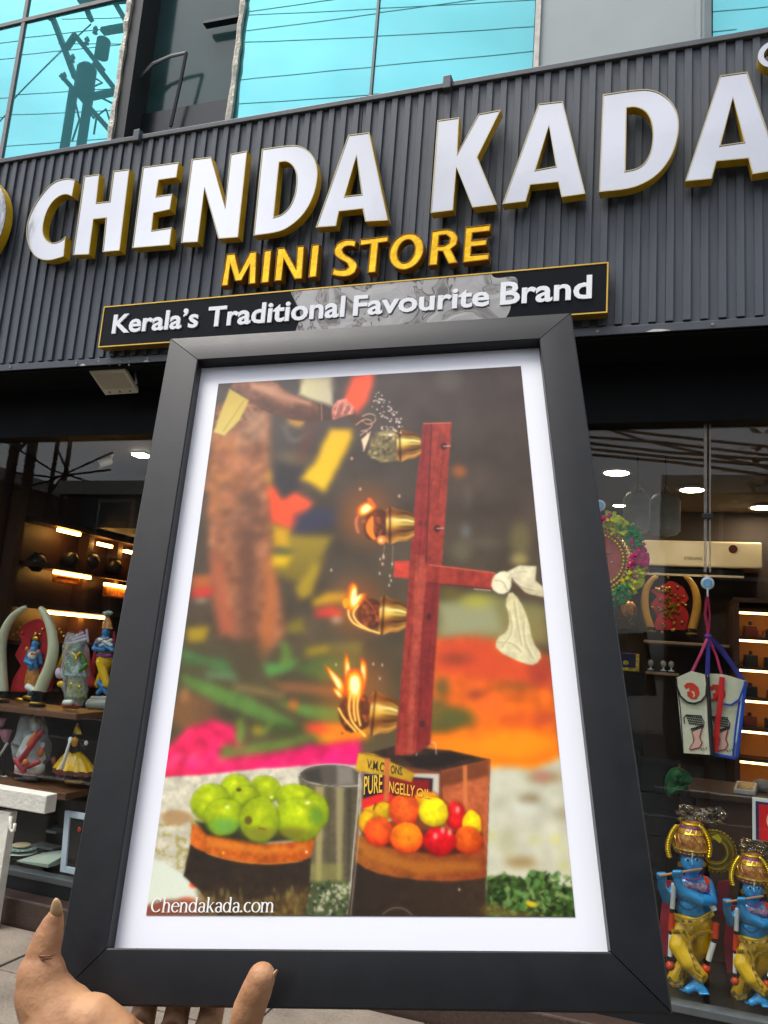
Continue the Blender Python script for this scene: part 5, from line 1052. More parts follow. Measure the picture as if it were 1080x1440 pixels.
figurine('flute_figurine', 'small blue figurine in yellow dhoti partly hidden by the black frame', 'figurine', 3.88, 1.036, [
 ('body', m_bskin, [('c', 147, 903, 147, 918, 8.5, 7.5), (149, 889, 5.6, 6.8), ('c', 138, 901, 132, 912, 3.4, 2.8, -.02), ('c', 132, 912, 146, 914, 2.8, 2.4, -.05), ('c', 156, 902, 158, 914, 3.2, 2.8, -.01), ('c', 158, 914, 146, 908, 2.6, 2.2, -.05), ('c', 147, 965, 138, 974, 3.6, 3), ('c', 140, 960, 150, 974, 3.6, 3)]),
 ('dhoti', m_yel, [('c', 147, 925, 147, 930, 10, 10), ('c', 142, 932, 150, 962, 6.5, 4.5, -.02), ('c', 151, 932, 138, 962, 6.5, 5, .02)]), ('white_shawl', m_white, [('c', 140, 899, 156, 907, 2.4, 2.4, -.045), ('c', 156, 900, 142, 908, 2, 2, -.045)]), ('crown', m_orn, [('f', 151, 868, 884, 3, 8, 6), (151, 866, 3.5, 4)]), ('feather', m_teal2, [(153, 862, 6, 3, -.01), (148, 863, 4, 3, -.01)]), ('flute', m_flute, [('c', 134, 904, 152, 897, 1, 1, -.075)]), ('sash', m_red2, [('c', 136, 905, 130, 945, 2, 4, .03), ('c', 160, 890, 161, 965, 2, 3, .03)]), ('purple_belt', m_purple, [('c', 138, 922, 156, 922, 2.6, 2.6, -.035)]), ('base', M('base_film', S(150, 150, 140), .2), [('c', 128, 990, 152, 990, 7, 7), ('c', 130, 982, 152, 982, 3, 3)])])
figurine('wrapped_statuette', 'pink and white statuette wrapped in clear film on the lower left shelf', 'figurine', 3.86, .613, [
 ('body', m_white, [('c', 44, 1045, 42, 1070, 11, 14), (50, 1022, 6, 7), ('c', 36, 1044, 27, 1062, 4, 4, -.02), ('c', 54, 1046, 60, 1066, 4, 4, -.01), ('c', 30, 1078, 54, 1080, 8, 8, -.02)]),
 ('red_sash', m_red2, [('c', 58, 1030, 30, 1068, 3, 4, -.07), ('c', 24, 1070, 34, 1082, 4, 5, -.05), ('c', 40, 1078, 54, 1072, 3, 3, -.075)]), ('orange_cloth', M('orange_cloth', S(210, 110, 50), .5), [('c', 50, 1032, 42, 1046, 3, 4, -.065), (57, 1058, 4, 6, -.04), (36, 1072, 4, 4, -.09)]), ('pink_hem', m_pinkc, [('f', 40, 1068, 1088, 12, 19, 9)]), ('halo_plate', M('halo_gold', S(196, 150, 80), .35, var=.4, scale=50), [(52, 1018, 8, 10, .03)]), ('halo_rim', m_white, [(53, 1018, 10, 12.5, .05)]), ('crown', m_brass, [('f', 50, 1010, 1018, 2, 5, 5)]), ('lotus', m_lilac, [('f', 54, 1078, 1070, 2, 6, 6), (60, 1048, 3, 4, -.04)]), ('base', M('base_dark', S(60, 54, 50), .4), [('c', 24, 1096, 50, 1096, 4, 4)])], wrap=(44, 1050, 24, 42, 4))
figurine('dancer_figurine', 'dark dancer figurine in a wide yellow skirt on the lower left shelf', 'figurine', 3.87, .613, [
 ('body', m_hair, [('c', 106, 1044, 106, 1058, 7, 7), (107, 1034, 5, 6), ('c', 99, 1044, 95, 1053, 3, 2.6, -.03), ('c', 95, 1053, 98, 1046, 2.5, 2.3, -.06), ('c', 113, 1044, 119, 1052, 3, 2.6, -.02), ('c', 119, 1052, 121, 1046, 2.5, 2.3, -.03), ('c', 102, 1085, 101, 1096, 3, 3), ('c', 109, 1085, 110, 1096, 3, 3)]),
 ('skirt', m_yel, [('f', 105, 1056, 1082, 8, 28, 12)]), ('skirt_hem', M('striped_hem', S(200, 130, 30), .5, var=.9, scale=40, var2=S(120, 30, 30)), [('f', 105, 1081, 1088, 28, 29, 12), ('c', 76, 1068, 84, 1092, 4, 4, -.02)]), ('breastplate', M('orange_plate', S(226, 150, 20), .35), [(105, 1043, 4.5, 6, -.045)]), ('crown', m_brass, [('f', 109, 1020, 1032, 2, 6, 6), (109, 1019, 2, 2.5)]), ('mace', m_white, [('c', 98, 1044, 87, 1080, 1.6, 2.4, -.11), (99, 1041, 3, 4, -.1), (121, 1045, 2.6, 3, -.04)]), ('lotus', m_lilac, [('f', 86, 1096, 1084, 3, 9, 8)]), ('lotus_heart', m_purple, [(86, 1089, 5, 3, -.03)]), ('base', m_brass, [('c', 95, 1099, 114, 1099, 3.4, 3.4)])])
figurine('pale_ornament', 'pinkish flower ornament at the left edge of the lower shelf', 'ornament', 3.9, .613, [('blossom', m_pinkc, [('f', 8, 1044, 1026, 3, 10, 7), ('f', 2, 1022, 1010, 2, 7, 6)]), ('stem', m_hair, [('c', 8, 1042, 5, 1092, 1.5, 1.5), ('c', 2, 1020, 4, 1092, 1.2, 1.2)]), ('handle', m_white, [('c', 0, 1062, 10, 1046, 1.6, 1.8, -.03)]), ('base', m_white, [('c', 0, 1094, 8, 1094, 3, 3)])])
# ---- items below the shelves and the white stand outside
t = thing('white_stand', 'white painted wooden stand with a beam end and hook at the left edge', 'stand', at(10, 1330, 3.40))
a, b = at(-60, 1111, 3.40), at(64, 1132, 3.40); m_wp = M('chipped_white_paint', S(214, 212, 200), .5, var=.08, scale=20, bump=.2, bscale=60)
MB().hexa([a+V(0, 0, -.045), b+V(0, 0, -.045), b+V(0, .08, -.045), a+V(0, .08, -.045), a+V(0, 0, .045), b+V(0, 0, .045), b+V(0, .08, .045), a+V(0, .08, .045)]).build('beam', m_wp, t, bevel=.005)
l0, l1 = at(12, 1140, 3.44), at(-22, 1330, 3.40); MB().beam(l0, V(l1.x, 3.42, .0), .075, .05, (0, 1, 0)).build('leg', m_wp, t, bevel=.004)
MB().tube([at(15, 1148, 3.39), at(14, 1165, 3.39), at(17, 1170, 3.39), at(20, 1168, 3.39), at(21, 1158, 3.39)], .008, 8).build('hook', m_wp, t, smooth=True)
t = thing('leaning_picture', 'white picture frame leaning behind the left window sill', 'picture', (at(100, 1228, 3.74).x, 3.74, .2))
a, b = at(91, 1140, 3.80), at(84, 1226, 3.74); m_wf = M('white_frame_paint', S(196, 206, 220), .45, var=.04); w_ = .33; fw = .035
def lean(u, v, w=0): return b+(a-b)*v+V(u, 0, 0)+V(0, w, 0)
for (u0, u1, v0, v1) in ((0, fw, 0, 1), (fw, w_-fw, .9, 1), (w_-fw, w_, 0, 1), (fw, w_-fw, 0, .1)):
    MB().hexa([lean(u0, v0), lean(u1, v0), lean(u1, v0, .02), lean(u0, v0, .02), lean(u0, v1), lean(u1, v1), lean(u1, v1, .02), lean(u0, v1, .02)]).build('frame_rail', m_wf, t, bevel=.002)
MB().hexa([lean(fw, .1, .012), lean(w_-fw, .1, .012), lean(w_-fw, .1, .018), lean(fw, .1, .018), lean(fw, .9, .012), lean(w_-fw, .9, .012), lean(w_-fw, .9, .018), lean(fw, .9, .018)]).build('picture_panel', M('dark_picture', S(26, 22, 22), .4), t)
MB().ell(lean(.1, .72, .008), (.012, .004, .014), 10, 6).build('red_spot', m_red, t)
c = at(22, 1195, 3.78); t = thing('stacked_plates', 'stack of pale plates low behind the left window', 'plates', (c.x, 3.8, .2))
for k, (dz, r) in enumerate(((0, .09), (.02, .085), (.035, .05))): MB().lathe([(r*.5, c.z-.03+dz), (r, c.z-.018+dz), (r*.97, c.z-.014+dz)], (c.x, 3.82, 0), 24).build('plate', [M('plate_white', S(210, 214, 206), .3), m_teal2, M('plate_cream', S(206, 186, 150), .4)][k], t)
MB().box(c.x-.06, c.x+.06, 3.76, 3.88, .2, c.z-.031).build('plinth', m_blk, t)
a = at(34, 1216, 3.76); b = at(78, 1224, 3.76); t = tag(MB().hexa([V(a.x, 3.70, .232), V(b.x, 3.70, .232), V(b.x, 3.9, .232), V(a.x, 3.9, .232), V(a.x, 3.70, .238), V(b.x, 3.70, .25), V(b.x, 3.9, .29), V(a.x, 3.9, .24)]).build('paper_folder', M('folder_pale', S(176, 188, 176), .5), None), 'pale paper folder lying behind the left window sill', 'folder')
for k, (x0, y0, x1) in enumerate(((70, 1166, 84), (48, 1186, 80))):
    a = at(x0, y0, 3.95); b = at(x1, y0+4, 3.95); tag(MB().box(a.x, b.x, 3.92, 4.0, a.z-.012, a.z).build('ledge_strip', M('strip_grey', S(130, 132, 130), .3)), ('short pale strip on the dark ledge under the left shelves', 'long grey strip on the dark ledge under the left shelves')[k], 'strip')
room('display_floor', MB().box(XL, XR, YG+.036, 4.0, .129, .194), M('display_black', S(24, 26, 26), .3))

# ================================================================ right window
# ---- round wall hanging with pompons
wc = at(838, 788, 3.67); WS = float((CAM_ROT@(np.array(wc)-EYE))[2]/FPX)
t = thing('pompon_hanging', 'round hanging with pink yellow and green pompons and gold bead rings', 'hanging', wc)
MB().lathe([(44*WS, -.004), (44*WS, .006)], wc, 40, 'Y').build('disc', M('disc_red', S(172, 66, 52), .6, var=.15, scale=20), t)
for rr in (37, 43, 48):
    bd = MB()
    for k in range(int(rr*1.25)): a = 2*math.pi*k/int(rr*1.25); bd.ell(wc+V(rr*WS*math.cos(a), -.009, rr*WS*math.sin(a)), 2.4*WS, 7, 4)
    bd.build('bead_ring', m_goldb, t)
bd = MB(); rn = random.Random(6)
for k in range(40): a = rn.uniform(0, 6.28); r = rn.uniform(4, 24); bd.ell(wc+V(r*WS*math.cos(a), -.008, r*WS*math.sin(a)), rn.uniform(1, 2.2)*WS, 6, 4)
bd.build('centre_beads', M('mixed_beads', S(120, 140, 140), .3, metal=.4, var=.8, scale=60), t)
pcs = [M('pompon_magenta', S(214, 24, 122), .85, var=.15, scale=60), M('pompon_lime', S(206, 206, 26), .85, var=.15, scale=60), M('pompon_green', S(20, 140, 66), .85, var=.2, scale=60)]
order = [0, 1, 2, 0, 1, 2, 0, 1, 2, 0, 1, 2]; 
for k in range(12):
    a = R_(4-k*30); mb = MB(); c = wc+V(60*WS*math.cos(a), .0, 60*WS*math.sin(a)); rad = V(math.cos(a), 0, math.sin(a)); tan = V(-math.sin(a), 0, math.cos(a))
    for q in range(60):                                      # yarn fans
        d = rad*rn.uniform(-.1, 1)+tan*rn.uniform(-1, 1)*.8+V(0, rn.uniform(-.5, .3), 0); s0 = c-rad*11*WS+tan*rn.uniform(-8, 8)*WS; e = s0+d.normalized()*rn.uniform(14, 25)*WS; mb.tube([s0, e], [2.0*WS, 2.8*WS], 5)
    mb.ell(c, (12*WS, 7*WS, 12*WS)); mb.build('pompon', pcs[(k+0) % 3], t)
# ---- suction hooks
m_suc = M('suction_pale', S(196, 214, 226), .2, var=.06); m_sucb = M('suction_blue', S(110, 160, 200), .2)
for k, (x, y) in enumerate(((843, 711), (995, 820))):
    c = at(x, y, YG+.02); t = thing('suction_hook', ('suction hook on the glass above the pompon hanging', 'suction hook on the glass above the two hanging pouches')[k], 'hook', c)
    MB().lathe([(.026, -.006), (.028, .0), (.02, .006), (.012, .010)], c, 20, 'Y').build('cup', m_suc, t, smooth=True); MB().lathe([(.017, -.010), (.018, -.006)], c, 18, 'Y').build('button', m_sucb, t); MB().tube([c+V(0, -.004, -.02), c+V(0, -.003, -.05), c+V(0, -.014, -.056), c+V(0, -.016, -.048)], .004, 6).build('hook_wire', m_suc, t)
# ---- pouches on ribbons
YP = 3.69
zp = lambda x, y, dy=0.: at(840+x/4.113, 850+y/4.113, YP+dy)
m_can = M('canvas_cream', S(206, 204, 178), .8, var=.06, scale=40, bump=.15, bscale=300); m_pbk = M('piping_black', S(26, 26, 24), .6); m_pred = M('piping_red', S(214, 28, 34), .6); m_pblu = M('piping_blue', S(26, 66, 168), .6); m_pais = M('paisley_red', S(208, 52, 30), .6); m_inkb = M('ink_black', S(20, 20, 18), .6); m_foot = M('foot_pink', S(222, 172, 158), .6); m_footd = M('foot_outline', S(150, 62, 52), .6)
PSC = float((CAM_ROT@(np.array(zp(560, 640))-EYE))[2]/FPX/4.113)
def line3(P, w, name, mat, parent, dy): return MB().tube([zp(x, y, dy) for x, y in P], w*PSC, 6, flat=.5, flatdir=(0, 1, 0)).build(name, mat, parent)
def pouch(dx, dyv, label, dY, front, side_mat, edge_mat, top, group, thick=.03):
    t = thing('hanging_pouch', label, 'pouch', zp(570+dx, 870+dyv, dY), group)
    flat_poly(front, dY, thick, 'pocket', m_can, t, zp, 0)
    flat_poly(top, dY-.006, .005, 'flap', m_can, t, zp, 3)
    return t
t = pouch(0, 0, 'cream pouch with black edging hanging in front', 0, [(455, 425), (638, 408), (657, 870), (497, 860)], m_pbk, m_pbk, [(455, 425), (545, 385), (638, 410), (628, 520), (590, 560), (545, 566), (500, 548), (465, 500)], 'printed pouches hanging on ribbons')
line3([(628, 405), (640, 520), (648, 700), (660, 872)], 9, 'edging', m_pbk, t, -.004); line3([(456, 425), (458, 470), (480, 530), (520, 566), (560, 574), (600, 560), (628, 525), (636, 430)], 6, 'edging', m_pbk, t, -.008); line3([(455, 430), (480, 600), (497, 862)], 3, 'edging', m_pbk, t, -.002); line3([(640, 412), (668, 880)], 10, 'edging', m_pbk, t, .02)
t2 = pouch(170, 10, 'cream pouch with red and blue edging hanging behind the first', .05, [(636, 402), (862, 442), (800, 886), (650, 852)], m_pblu, m_pblu, [(640, 400), (730, 405), (850, 440), (830, 530), (790, 575), (740, 575), (690, 545), (650, 560), (640, 500)], 'printed pouches hanging on ribbons')
line3([(722, 420), (712, 560), (694, 700), (682, 850)], 17, 'edging', m_pred, t2, .034); line3([(640, 560), (680, 545), (708, 490), (720, 420)], 6, 'edging', m_pred, t2, .036); line3([(858, 445), (838, 640), (806, 884)], 10, 'edging', m_pblu, t2, .04); line3([(730, 575), (775, 582), (820, 550), (850, 470)], 6, 'edging', m_pblu, t2, .036); line3([(640, 860), (700, 872), (802, 890)], 10, 'edging', m_pblu, t2, .045); line3([(845, 480), (820, 660), (800, 800)], 6, 'edging', m_suc, t2, .046); line3([(822, 560), (800, 720), (785, 880)], 6, 'edging', m_pblu, t2, .045)
def prints(t, dx, dy0, dY):
    sh_ = lambda P: [(x+dx, y+dy0) for x, y in P]
    flat_poly(sh_([(500, 470), (520, 452), (555, 455), (585, 480), (592, 515), (575, 545), (545, 548), (522, 530), (518, 505), (535, 500), (530, 480), (512, 490)]), dY-.0085, .002, 'paisley_print', m_pais, t, zp, 3); flat_poly(sh_([(540, 500), (560, 505), (566, 530), (552, 540), (556, 520)]), dY-.0098, .001, 'paisley_heart', m_can, t, zp, 2)
    flat_poly(sh_([(550, 738), (606, 712), (596, 760), (608, 792), (604, 818), (585, 830), (552, 842), (532, 842), (530, 830), (550, 815), (566, 792), (560, 765)]), dY-.0025, .002, 'foot_print', m_foot, t, zp, 3)
    line3(sh_([(605, 715), (592, 770), (606, 800), (590, 828), (540, 840), (534, 830)]), 4, 'foot_outline', m_footd, t, dY-.003); line3(sh_([(548, 740), (558, 775), (555, 800), (536, 826)]), 2.5, 'foot_outline', m_footd, t, dY-.003)
    mb = MB()
    for r in range(4):
        for k in range(8): p = sh_([(518+k*11+r*5, 645+r*14+k*1.5)])[0]; mb.ell(zp(p[0], p[1], dY-.002), (5.0*PSC, .002, 5.5*PSC), 7, 4)
    for k in range(8): p = sh_([(545+k*9, 722-k*3)])[0]; mb.ell(zp(p[0], p[1], dY-.002), (5*PSC, .002, 7*PSC), 7, 4)
    mb.build('anklet_print', m_inkb, t)
    line3(sh_([(505, 690), (500, 655), (515, 638), (605, 645)]), 3, 'anklet_outline', m_inkb, t, dY-.002); line3(sh_([(600, 650), (618, 680), (612, 710), (545, 735)]), 3, 'anklet_outline', m_inkb, t, dY-.002)
    for k in range(3): line3(sh_([(600+k*14, 832-k*4), (608+k*12, 845-k*3)]), 2.5, 'spark_mark', m_inkb, t, dY-.002)
prints(t, 0, 0, 0); prints(t2, 150, 10, .05)
kn = zp(640, 185, .03); t = thing('ribbon', 'pink and blue ribbons knotted above the hanging pouches', 'ribbon', kn); m_rp = M('ribbon_pink', S(186, 46, 92), .5, var=.15, scale=20); m_rb = M('ribbon_blue', S(44, 40, 130), .5, var=.15, scale=20)
top = at(995, 836, YG+.02)
def rib(P, mat, w): MB().tube([p if isinstance(p, Vector) else zp(*p) for p in P], w*PSC, 6, flat=.25, flatdir=(0, 1, 0)).build('ribbon_strand', mat, t)
rib([top, (622, 60, .0), (638, 130, .02), kn], m_rp, 9); rib([top, (652, 60, .0), (646, 130, .02), kn], m_rp, 6); rib([kn, (600, 280, .01), (545, 395, 0)], m_rp, 9); rib([kn, (690, 300, .05), (722, 420, .05)], m_rp, 8); rib([kn, (640, 280, .03), (636, 410, .03)], m_rb, 14); rib([kn, (720, 260, .06), (800, 380, .07), (842, 440, .07)], m_rb, 16); rib([kn, (690, 240, .07), (760, 330, .08)], m_rb, 12)
MB().ell(kn, (24*PSC, 12*PSC, 16*PSC), 12, 8).build('knot', M('knot_purple', S(84, 44, 130), .5), t, smooth=True)
# ---- air conditioner
m_ac = M('ac_cream', S(226, 206, 166), .4, var=.03)
A0, A1 = at(868, 757, 6.1), at(1072, 762, 6.1); zt, zb_ = A1.z, at(1072, 800, 6.1).z
t = thing('air_conditioner', 'long cream wall mounted air conditioner behind the right window', 'air conditioner', ((A0.x+A1.x)/2, 6.2, zb_-.05))
MB().hexa([(A0.x, 6.1, zb_), (A1.x, 6.1, zb_), (A1.x, 6.375, zb_), (A0.x, 6.375, zb_), (A0.x, 6.12, zt), (A1.x, 6.12, zt), (A1.x, 6.375, zt), (A0.x, 6.375, zt)]).build('casing', m_ac, t, bevel=.012)
MB().box(A0.x+.05, A1.x-.12, 6.13, 6.34, zb_-.05, zb_-.012).build('louvre_slot', m_blk, t); MB().hexa([(A0.x+.05, 6.10, zb_-.07), (A1.x-.12, 6.10, zb_-.07), (A1.x-.12, 6.24, zb_-.058), (A0.x+.05, 6.24, zb_-.058), (A0.x+.05, 6.10, zb_-.055), (A1.x-.12, 6.10, zb_-.055), (A1.x-.12, 6.24, zb_-.045), (A0.x+.05, 6.24, zb_-.045)]).build('louvre', m_ac, t)
a = at(962, 787, 6.098); b = at(987, 781, 6.098); lettering('STERLING', 'lettering', M('ac_print', S(70, 40, 24), .5), t, lambda u, v, w: (u, 6.096, v), a.x, b.x, a.z, a.z+.022, .01)
c = at(1031, 772, 6.09); MB().lathe([(.03, -.004), (.03, .004)], c+V(0, .008, 0), 16, 'Y').build('sticker', M('sticker_maroon', S(96, 34, 26), .5), t)
# ---- frosted hanging shapes standing in for pale reflections in the glass
m_refl = M('reflection_film', S(186, 188, 188), .6, var=.2, scale=8, alpha=.6)
for k, (x0, x1, y0, y1) in enumerate(((877, 914, 694, 748), (913, 957, 697, 752))):
    a = at(x0, y0, 4.7); b = at(x1, y1, 4.7); cx = (a.x+b.x)/2; r = (b.x-a.x)/2; t = thing('reflection_shape', ('pale frosted shape standing in for a glass reflection, left of the pair', 'pale frosted shape standing in for a glass reflection, right of the pair')[k], 'reflection stand-in', (cx, 4.7, b.z), 'frosted reflection stand-ins')
    MB().lathe([(r*.8, b.z), (r, b.z+.02), (r, a.z-.03), (r*.75, a.z)], (cx, 4.7, 0), 22).build('frosted_body', m_refl, t, smooth=True)
    MB().tube([(cx, 4.7, a.z), (cx+.005, 4.7, a.z+.12), (cx, 4.7, 2.72)], .004, 6).build('reflection_shape_cord', m_blk, t); MB().tube([(cx-.06, 4.7, a.z-.01), (cx, 4.7, a.z+.06), (cx+.06, 4.7, a.z-.01)], .004, 6).build('reflection_shape_hoop', M('reflection_hoop_metal', S(180, 150, 110), .3, metal=.6), t)
# ---- wall shelves at the back
m_sh2 = M('pale_shelf', S(150, 124, 96), .5, var=.12, scale=8)
for k, (x0, x1, y) in enumerate(((905, 1026, 898), (908, 955, 942))):
    a = at(x0, y, 5.9); b = at(x1, y+6, 5.9); tag(MB().box(a.x, b.x, 5.9, 6.375, a.z-.028, a.z-.008).build('wall_shelf', m_sh2, None, bevel=.003), ('pale wall shelf carrying the amber tusks', 'short pale wall shelf with small glass ornaments')[k], 'shelf')
a = at(930, 940, 5.95)
for k, x in enumerate((915, 933, 944)):
    p = at(x, 934, 5.96); zs = at(930, 942, 5.9).z-.007; t = thing('glass_ornament', ('leftmost small glass ornament on the short wall shelf', 'middle small glass ornament on the short wall shelf', 'right small glass ornament on the short wall shelf')[k], 'ornament', (p.x, 5.96, zs), 'glass ornaments on the short shelf')
    MB().lathe([(.02, zs), (.022, zs+.006), (.006, zs+.012), (.006, zs+.03)], (p.x, 5.96, 0), 12).build('stem', m_suc, t); MB().ell((p.x, 5.96, zs+.05), (.02, .02, .024), 12, 8).build('globe', M('globe_glass', S(210, 210, 206), .06, alpha=.5, spec=.9), t, smooth=True)
p = at(893, 878, 5.2); t = thing('gilt_figurine', 'small glittering gilt figurine beside the black frame in the right window', 'figurine', at(885, 882, 5.2)); MB().ell(at(884, 858, 5.2), (.05, .03, .06), 12, 8).build('body', M('gilt_amber', S(190, 120, 40), .3, metal=.5, var=.6, scale=40), t, smooth=True); mb = MB(); rn = random.Random(9)
for k in range(40): mb.ell(at(885+rn.gauss(0, 6), 872+rn.gauss(0, 8), 5.17), rn.uniform(.004, .008), 6, 4)
mb.build('sequins', M('sequin', S(226, 210, 180), .1, metal=.9), t); MB().box(p.x-.11, p.x+.02, 5.1, 5.3, at(885, 886, 5.2).z-.02, at(885, 886, 5.2).z).build('stand', m_blk, t)
a = at(876, 918, 4.4); b = at(899, 945, 4.4); t = thing('gilt_book', 'dark blue box with a gold patterned border at the right edge of the frame', 'box', (b.x, 4.4, b.z)); MB().box(a.x-.12, b.x, 4.4, 4.46, b.z, a.z).build('cover', M('navy_cover', S(28, 30, 66), .5), t, bevel=.003)
m_gpat = M('gold_pattern', S(196, 160, 50), .4, var=.7, scale=90); MB().box(b.x-.018, b.x-.002, 4.395, 4.3995, b.z+.002, a.z-.002).build('border', m_gpat, t); MB().box(a.x-.12, b.x-.019, 4.395, 4.3995, b.z+.002, b.z+.018).build('border', m_gpat, t); MB().ell(at(880, 932, 4.398), (.014, .003, .012), 10, 6).build('motif', m_gpat, t); MB().box(a.x-.2, b.x+.03, 4.35, 4.6, .13, b.z-.001).build('stand', m_blk, t)
# ---- lit cabinet on the right
cb = thing('lit_cabinet', 'amber lit cabinet of narrow shelves at the right edge of the window', 'cabinet', (at(1060, 1000, 5.75).x, 5.9, .13))
xl = at(1040, 950, 5.7).x; MB().box(xl-.03, xl, 5.7, 6.37, .13, at(1043, 845, 5.7).z).build('side_panel', m_wood, cb); MB().box(xl+.001, 1.6, 5.95, 5.97, .13, at(1043, 845, 5.7).z).build('back_panel', M('cabinet_back', S(196, 126, 56), .55, var=.1), cb)
m_strip = emis('cabinet_strip', (1., .60, .22), 5.5)
rowz = []
for y in (860, 899, 941, 984, 1027, 1070):
    z = at(1045, y, 5.72).z; rowz.append(z); MB().box(xl+.001, 1.6, 5.72, 5.949, z, z+.02).build('shelf_board', m_wood, cb); MB().box(xl+.002, 1.59, 5.728, 5.74, z-.014, z-.001).build('light_strip', m_strip, cb)
MB().box(xl-.03, 1.6, 5.7, 6.37, rowz[0]+.06, rowz[0]+.09).build('top_panel', m_wood, cb)
rn = random.Random(12); m_bot = [M('bottle_amber', S(110, 50, 24), .3), M('bottle_dark', S(36, 28, 26), .35), M('bottle_black', S(20, 18, 20), .4)]
names = ['first', 'second', 'third', 'fourth', 'fifth', 'sixth']
for r, z in enumerate(rowz[1:5]):
    for k in range(5):
        cx = xl+.08+k*.13+rn.uniform(-.01, .01); h = rn.uniform(.07, .12); t = thing('small_jar', f'small dark jar, {names[k]} from the left on the {["second", "third", "fourth", "fifth"][r]} lit cabinet shelf', 'jar', (cx, 5.84, z+.021), 'jars in the lit cabinet')
        MB().box(cx-.04, cx+.04, 5.80, 5.88, z+.021, z+.021+h*.75).build('body', m_bot[(r+k) % 3], t, bevel=.004); MB().lathe([(.012, z+.021+h*.75), (.012, z+.021+h), (.008, z+.021+h)], (cx, 5.84, 0), 10).build('neck', m_bot[1], t)
z = rowz[0]; lettering('LU', 'lettering', m_maroon, cb, lambda u, v, w: (u, 5.703, v), at(1057, 893, 5.7).x, at(1074, 893, 5.7).x, rowz[1]+.022, rowz[1]+.062, .02)
# ---- counter with phone, green cloth
cz_ = at(1040, 1112, 4.6).z-.005; ct = thing('shop_counter', 'dark wood counter behind the two statues', 'counter', (1., 4.7, .13)); MB().box(.16, 2.2, 4.45, 5.0, cz_-.035, cz_).build('counter_top', M('counter_wood', S(70, 46, 34), .35, var=.2, scale=5), ct, bevel=.005); MB().box(.2, 2.2, 4.5, 4.98, .13, cz_-.036).build('cupboard', m_wood, ct)
q = [at(1031, 1106, 4.52), at(1053, 1108, 4.52)]; t = thing('card_reader', 'small pale card reader lying on the dark counter', 'device', (q[0].x+.05, 4.6, cz_))
MB().hexa([V(q[0].x, 4.50, cz_+.001), V(q[0].x+.1, 4.50, cz_+.001), V(q[0].x+.13, 4.68, cz_+.001), V(q[0].x+.03, 4.68, cz_+.001), V(q[0].x, 4.50, cz_+.025), V(q[0].x+.1, 4.50, cz_+.025), V(q[0].x+.13, 4.68, cz_+.045), V(q[0].x+.03, 4.68, cz_+.045)]).build('body', M('device_pale', S(190, 182, 172), .4), t, bevel=.004)
MB().hexa([V(q[0].x+.015, 4.515, cz_+.0275), V(q[0].x+.09, 4.515, cz_+.0275), V(q[0].x+.112, 4.66, cz_+.0435), V(q[0].x+.04, 4.66, cz_+.0435), V(q[0].x+.015, 4.515, cz_+.0285), V(q[0].x+.09, 4.515, cz_+.0285), V(q[0].x+.112, 4.66, cz_+.0445), V(q[0].x+.04, 4.66, cz_+.0445)]).build('screen', M('device_screen', S(60, 44, 40), .2), t)
p = at(1072, 1098, 4.7); tag(MB().ell((p.x, 4.7, cz_+.03), (.05, .04, .035), 12, 8).build('crumpled_tissue', M('tissue', S(150, 140, 130), .7, bump=.9, bscale=30), None, smooth=True), 'crumpled pale wrapping on the counter beside the card reader', 'wrapping')
gm = MB(); rn = random.Random(5); gz = lambda x, y: at(840+x/4.113, 850+y/4.113, 4.3); n = 14
outl = [(400, 960), (440, 935), (490, 940), (530, 965), (560, 1010), (545, 1035), (510, 1040), (500, 1080), (450, 1085), (415, 1115), (392, 1085), (385, 1020)]
cgx, cgy = 465, 1010
for j in range(5):
    for x, y in outl:
        f_ = j/4; p = gz(cgx+(x-cgx)*f_, cgy+(y-cgy)*f_); p.y += rn.uniform(-.035, .035)*(1-.3*f_)-.03*(1-f_); gm.v.append(p)
for j in range(4):
    for k in range(12): gm.f.append([j*12+k, j*12+(k+1) % 12, (j+1)*12+(k+1) % 12, (j+1)*12+k])
gc = gm.build('green_cloth', M('green_fabric', S(30, 96, 48), .7, var=.3, scale=14), None, smooth=True); gc.modifiers.new('th', 'SOLIDIFY').thickness = .01; sbm = gc.modifiers.new('sub', 'SUBSURF'); sbm.levels = 1; sbm.render_levels = 2
tag(gc, 'crumpled dark green cloth hanging behind the window above the taller statue', 'cloth')
tt = thing('cloth_rack', 'dark display rack behind the hanging pouches', 'rack', (-.1, 4.36, .13)); MB().box(-.15, .12, 4.34, 4.40, .13, at(960, 1070, 4.36).z).build('panel', m_blk, tt); MB().tube([at(955, 1076, 4.33), at(957, 1086, 4.29), at(960, 1082, 4.27)], .006, 6).build('peg', m_brass, tt)
for i_ in (0, 1, 2): MB().box(-.15, .12, 4.335, 4.339, at(960, 1120+i_*60, 4.36).z, at(960, 1120+i_*60, 4.36).z+.008).build('groove', m_soff, tt)
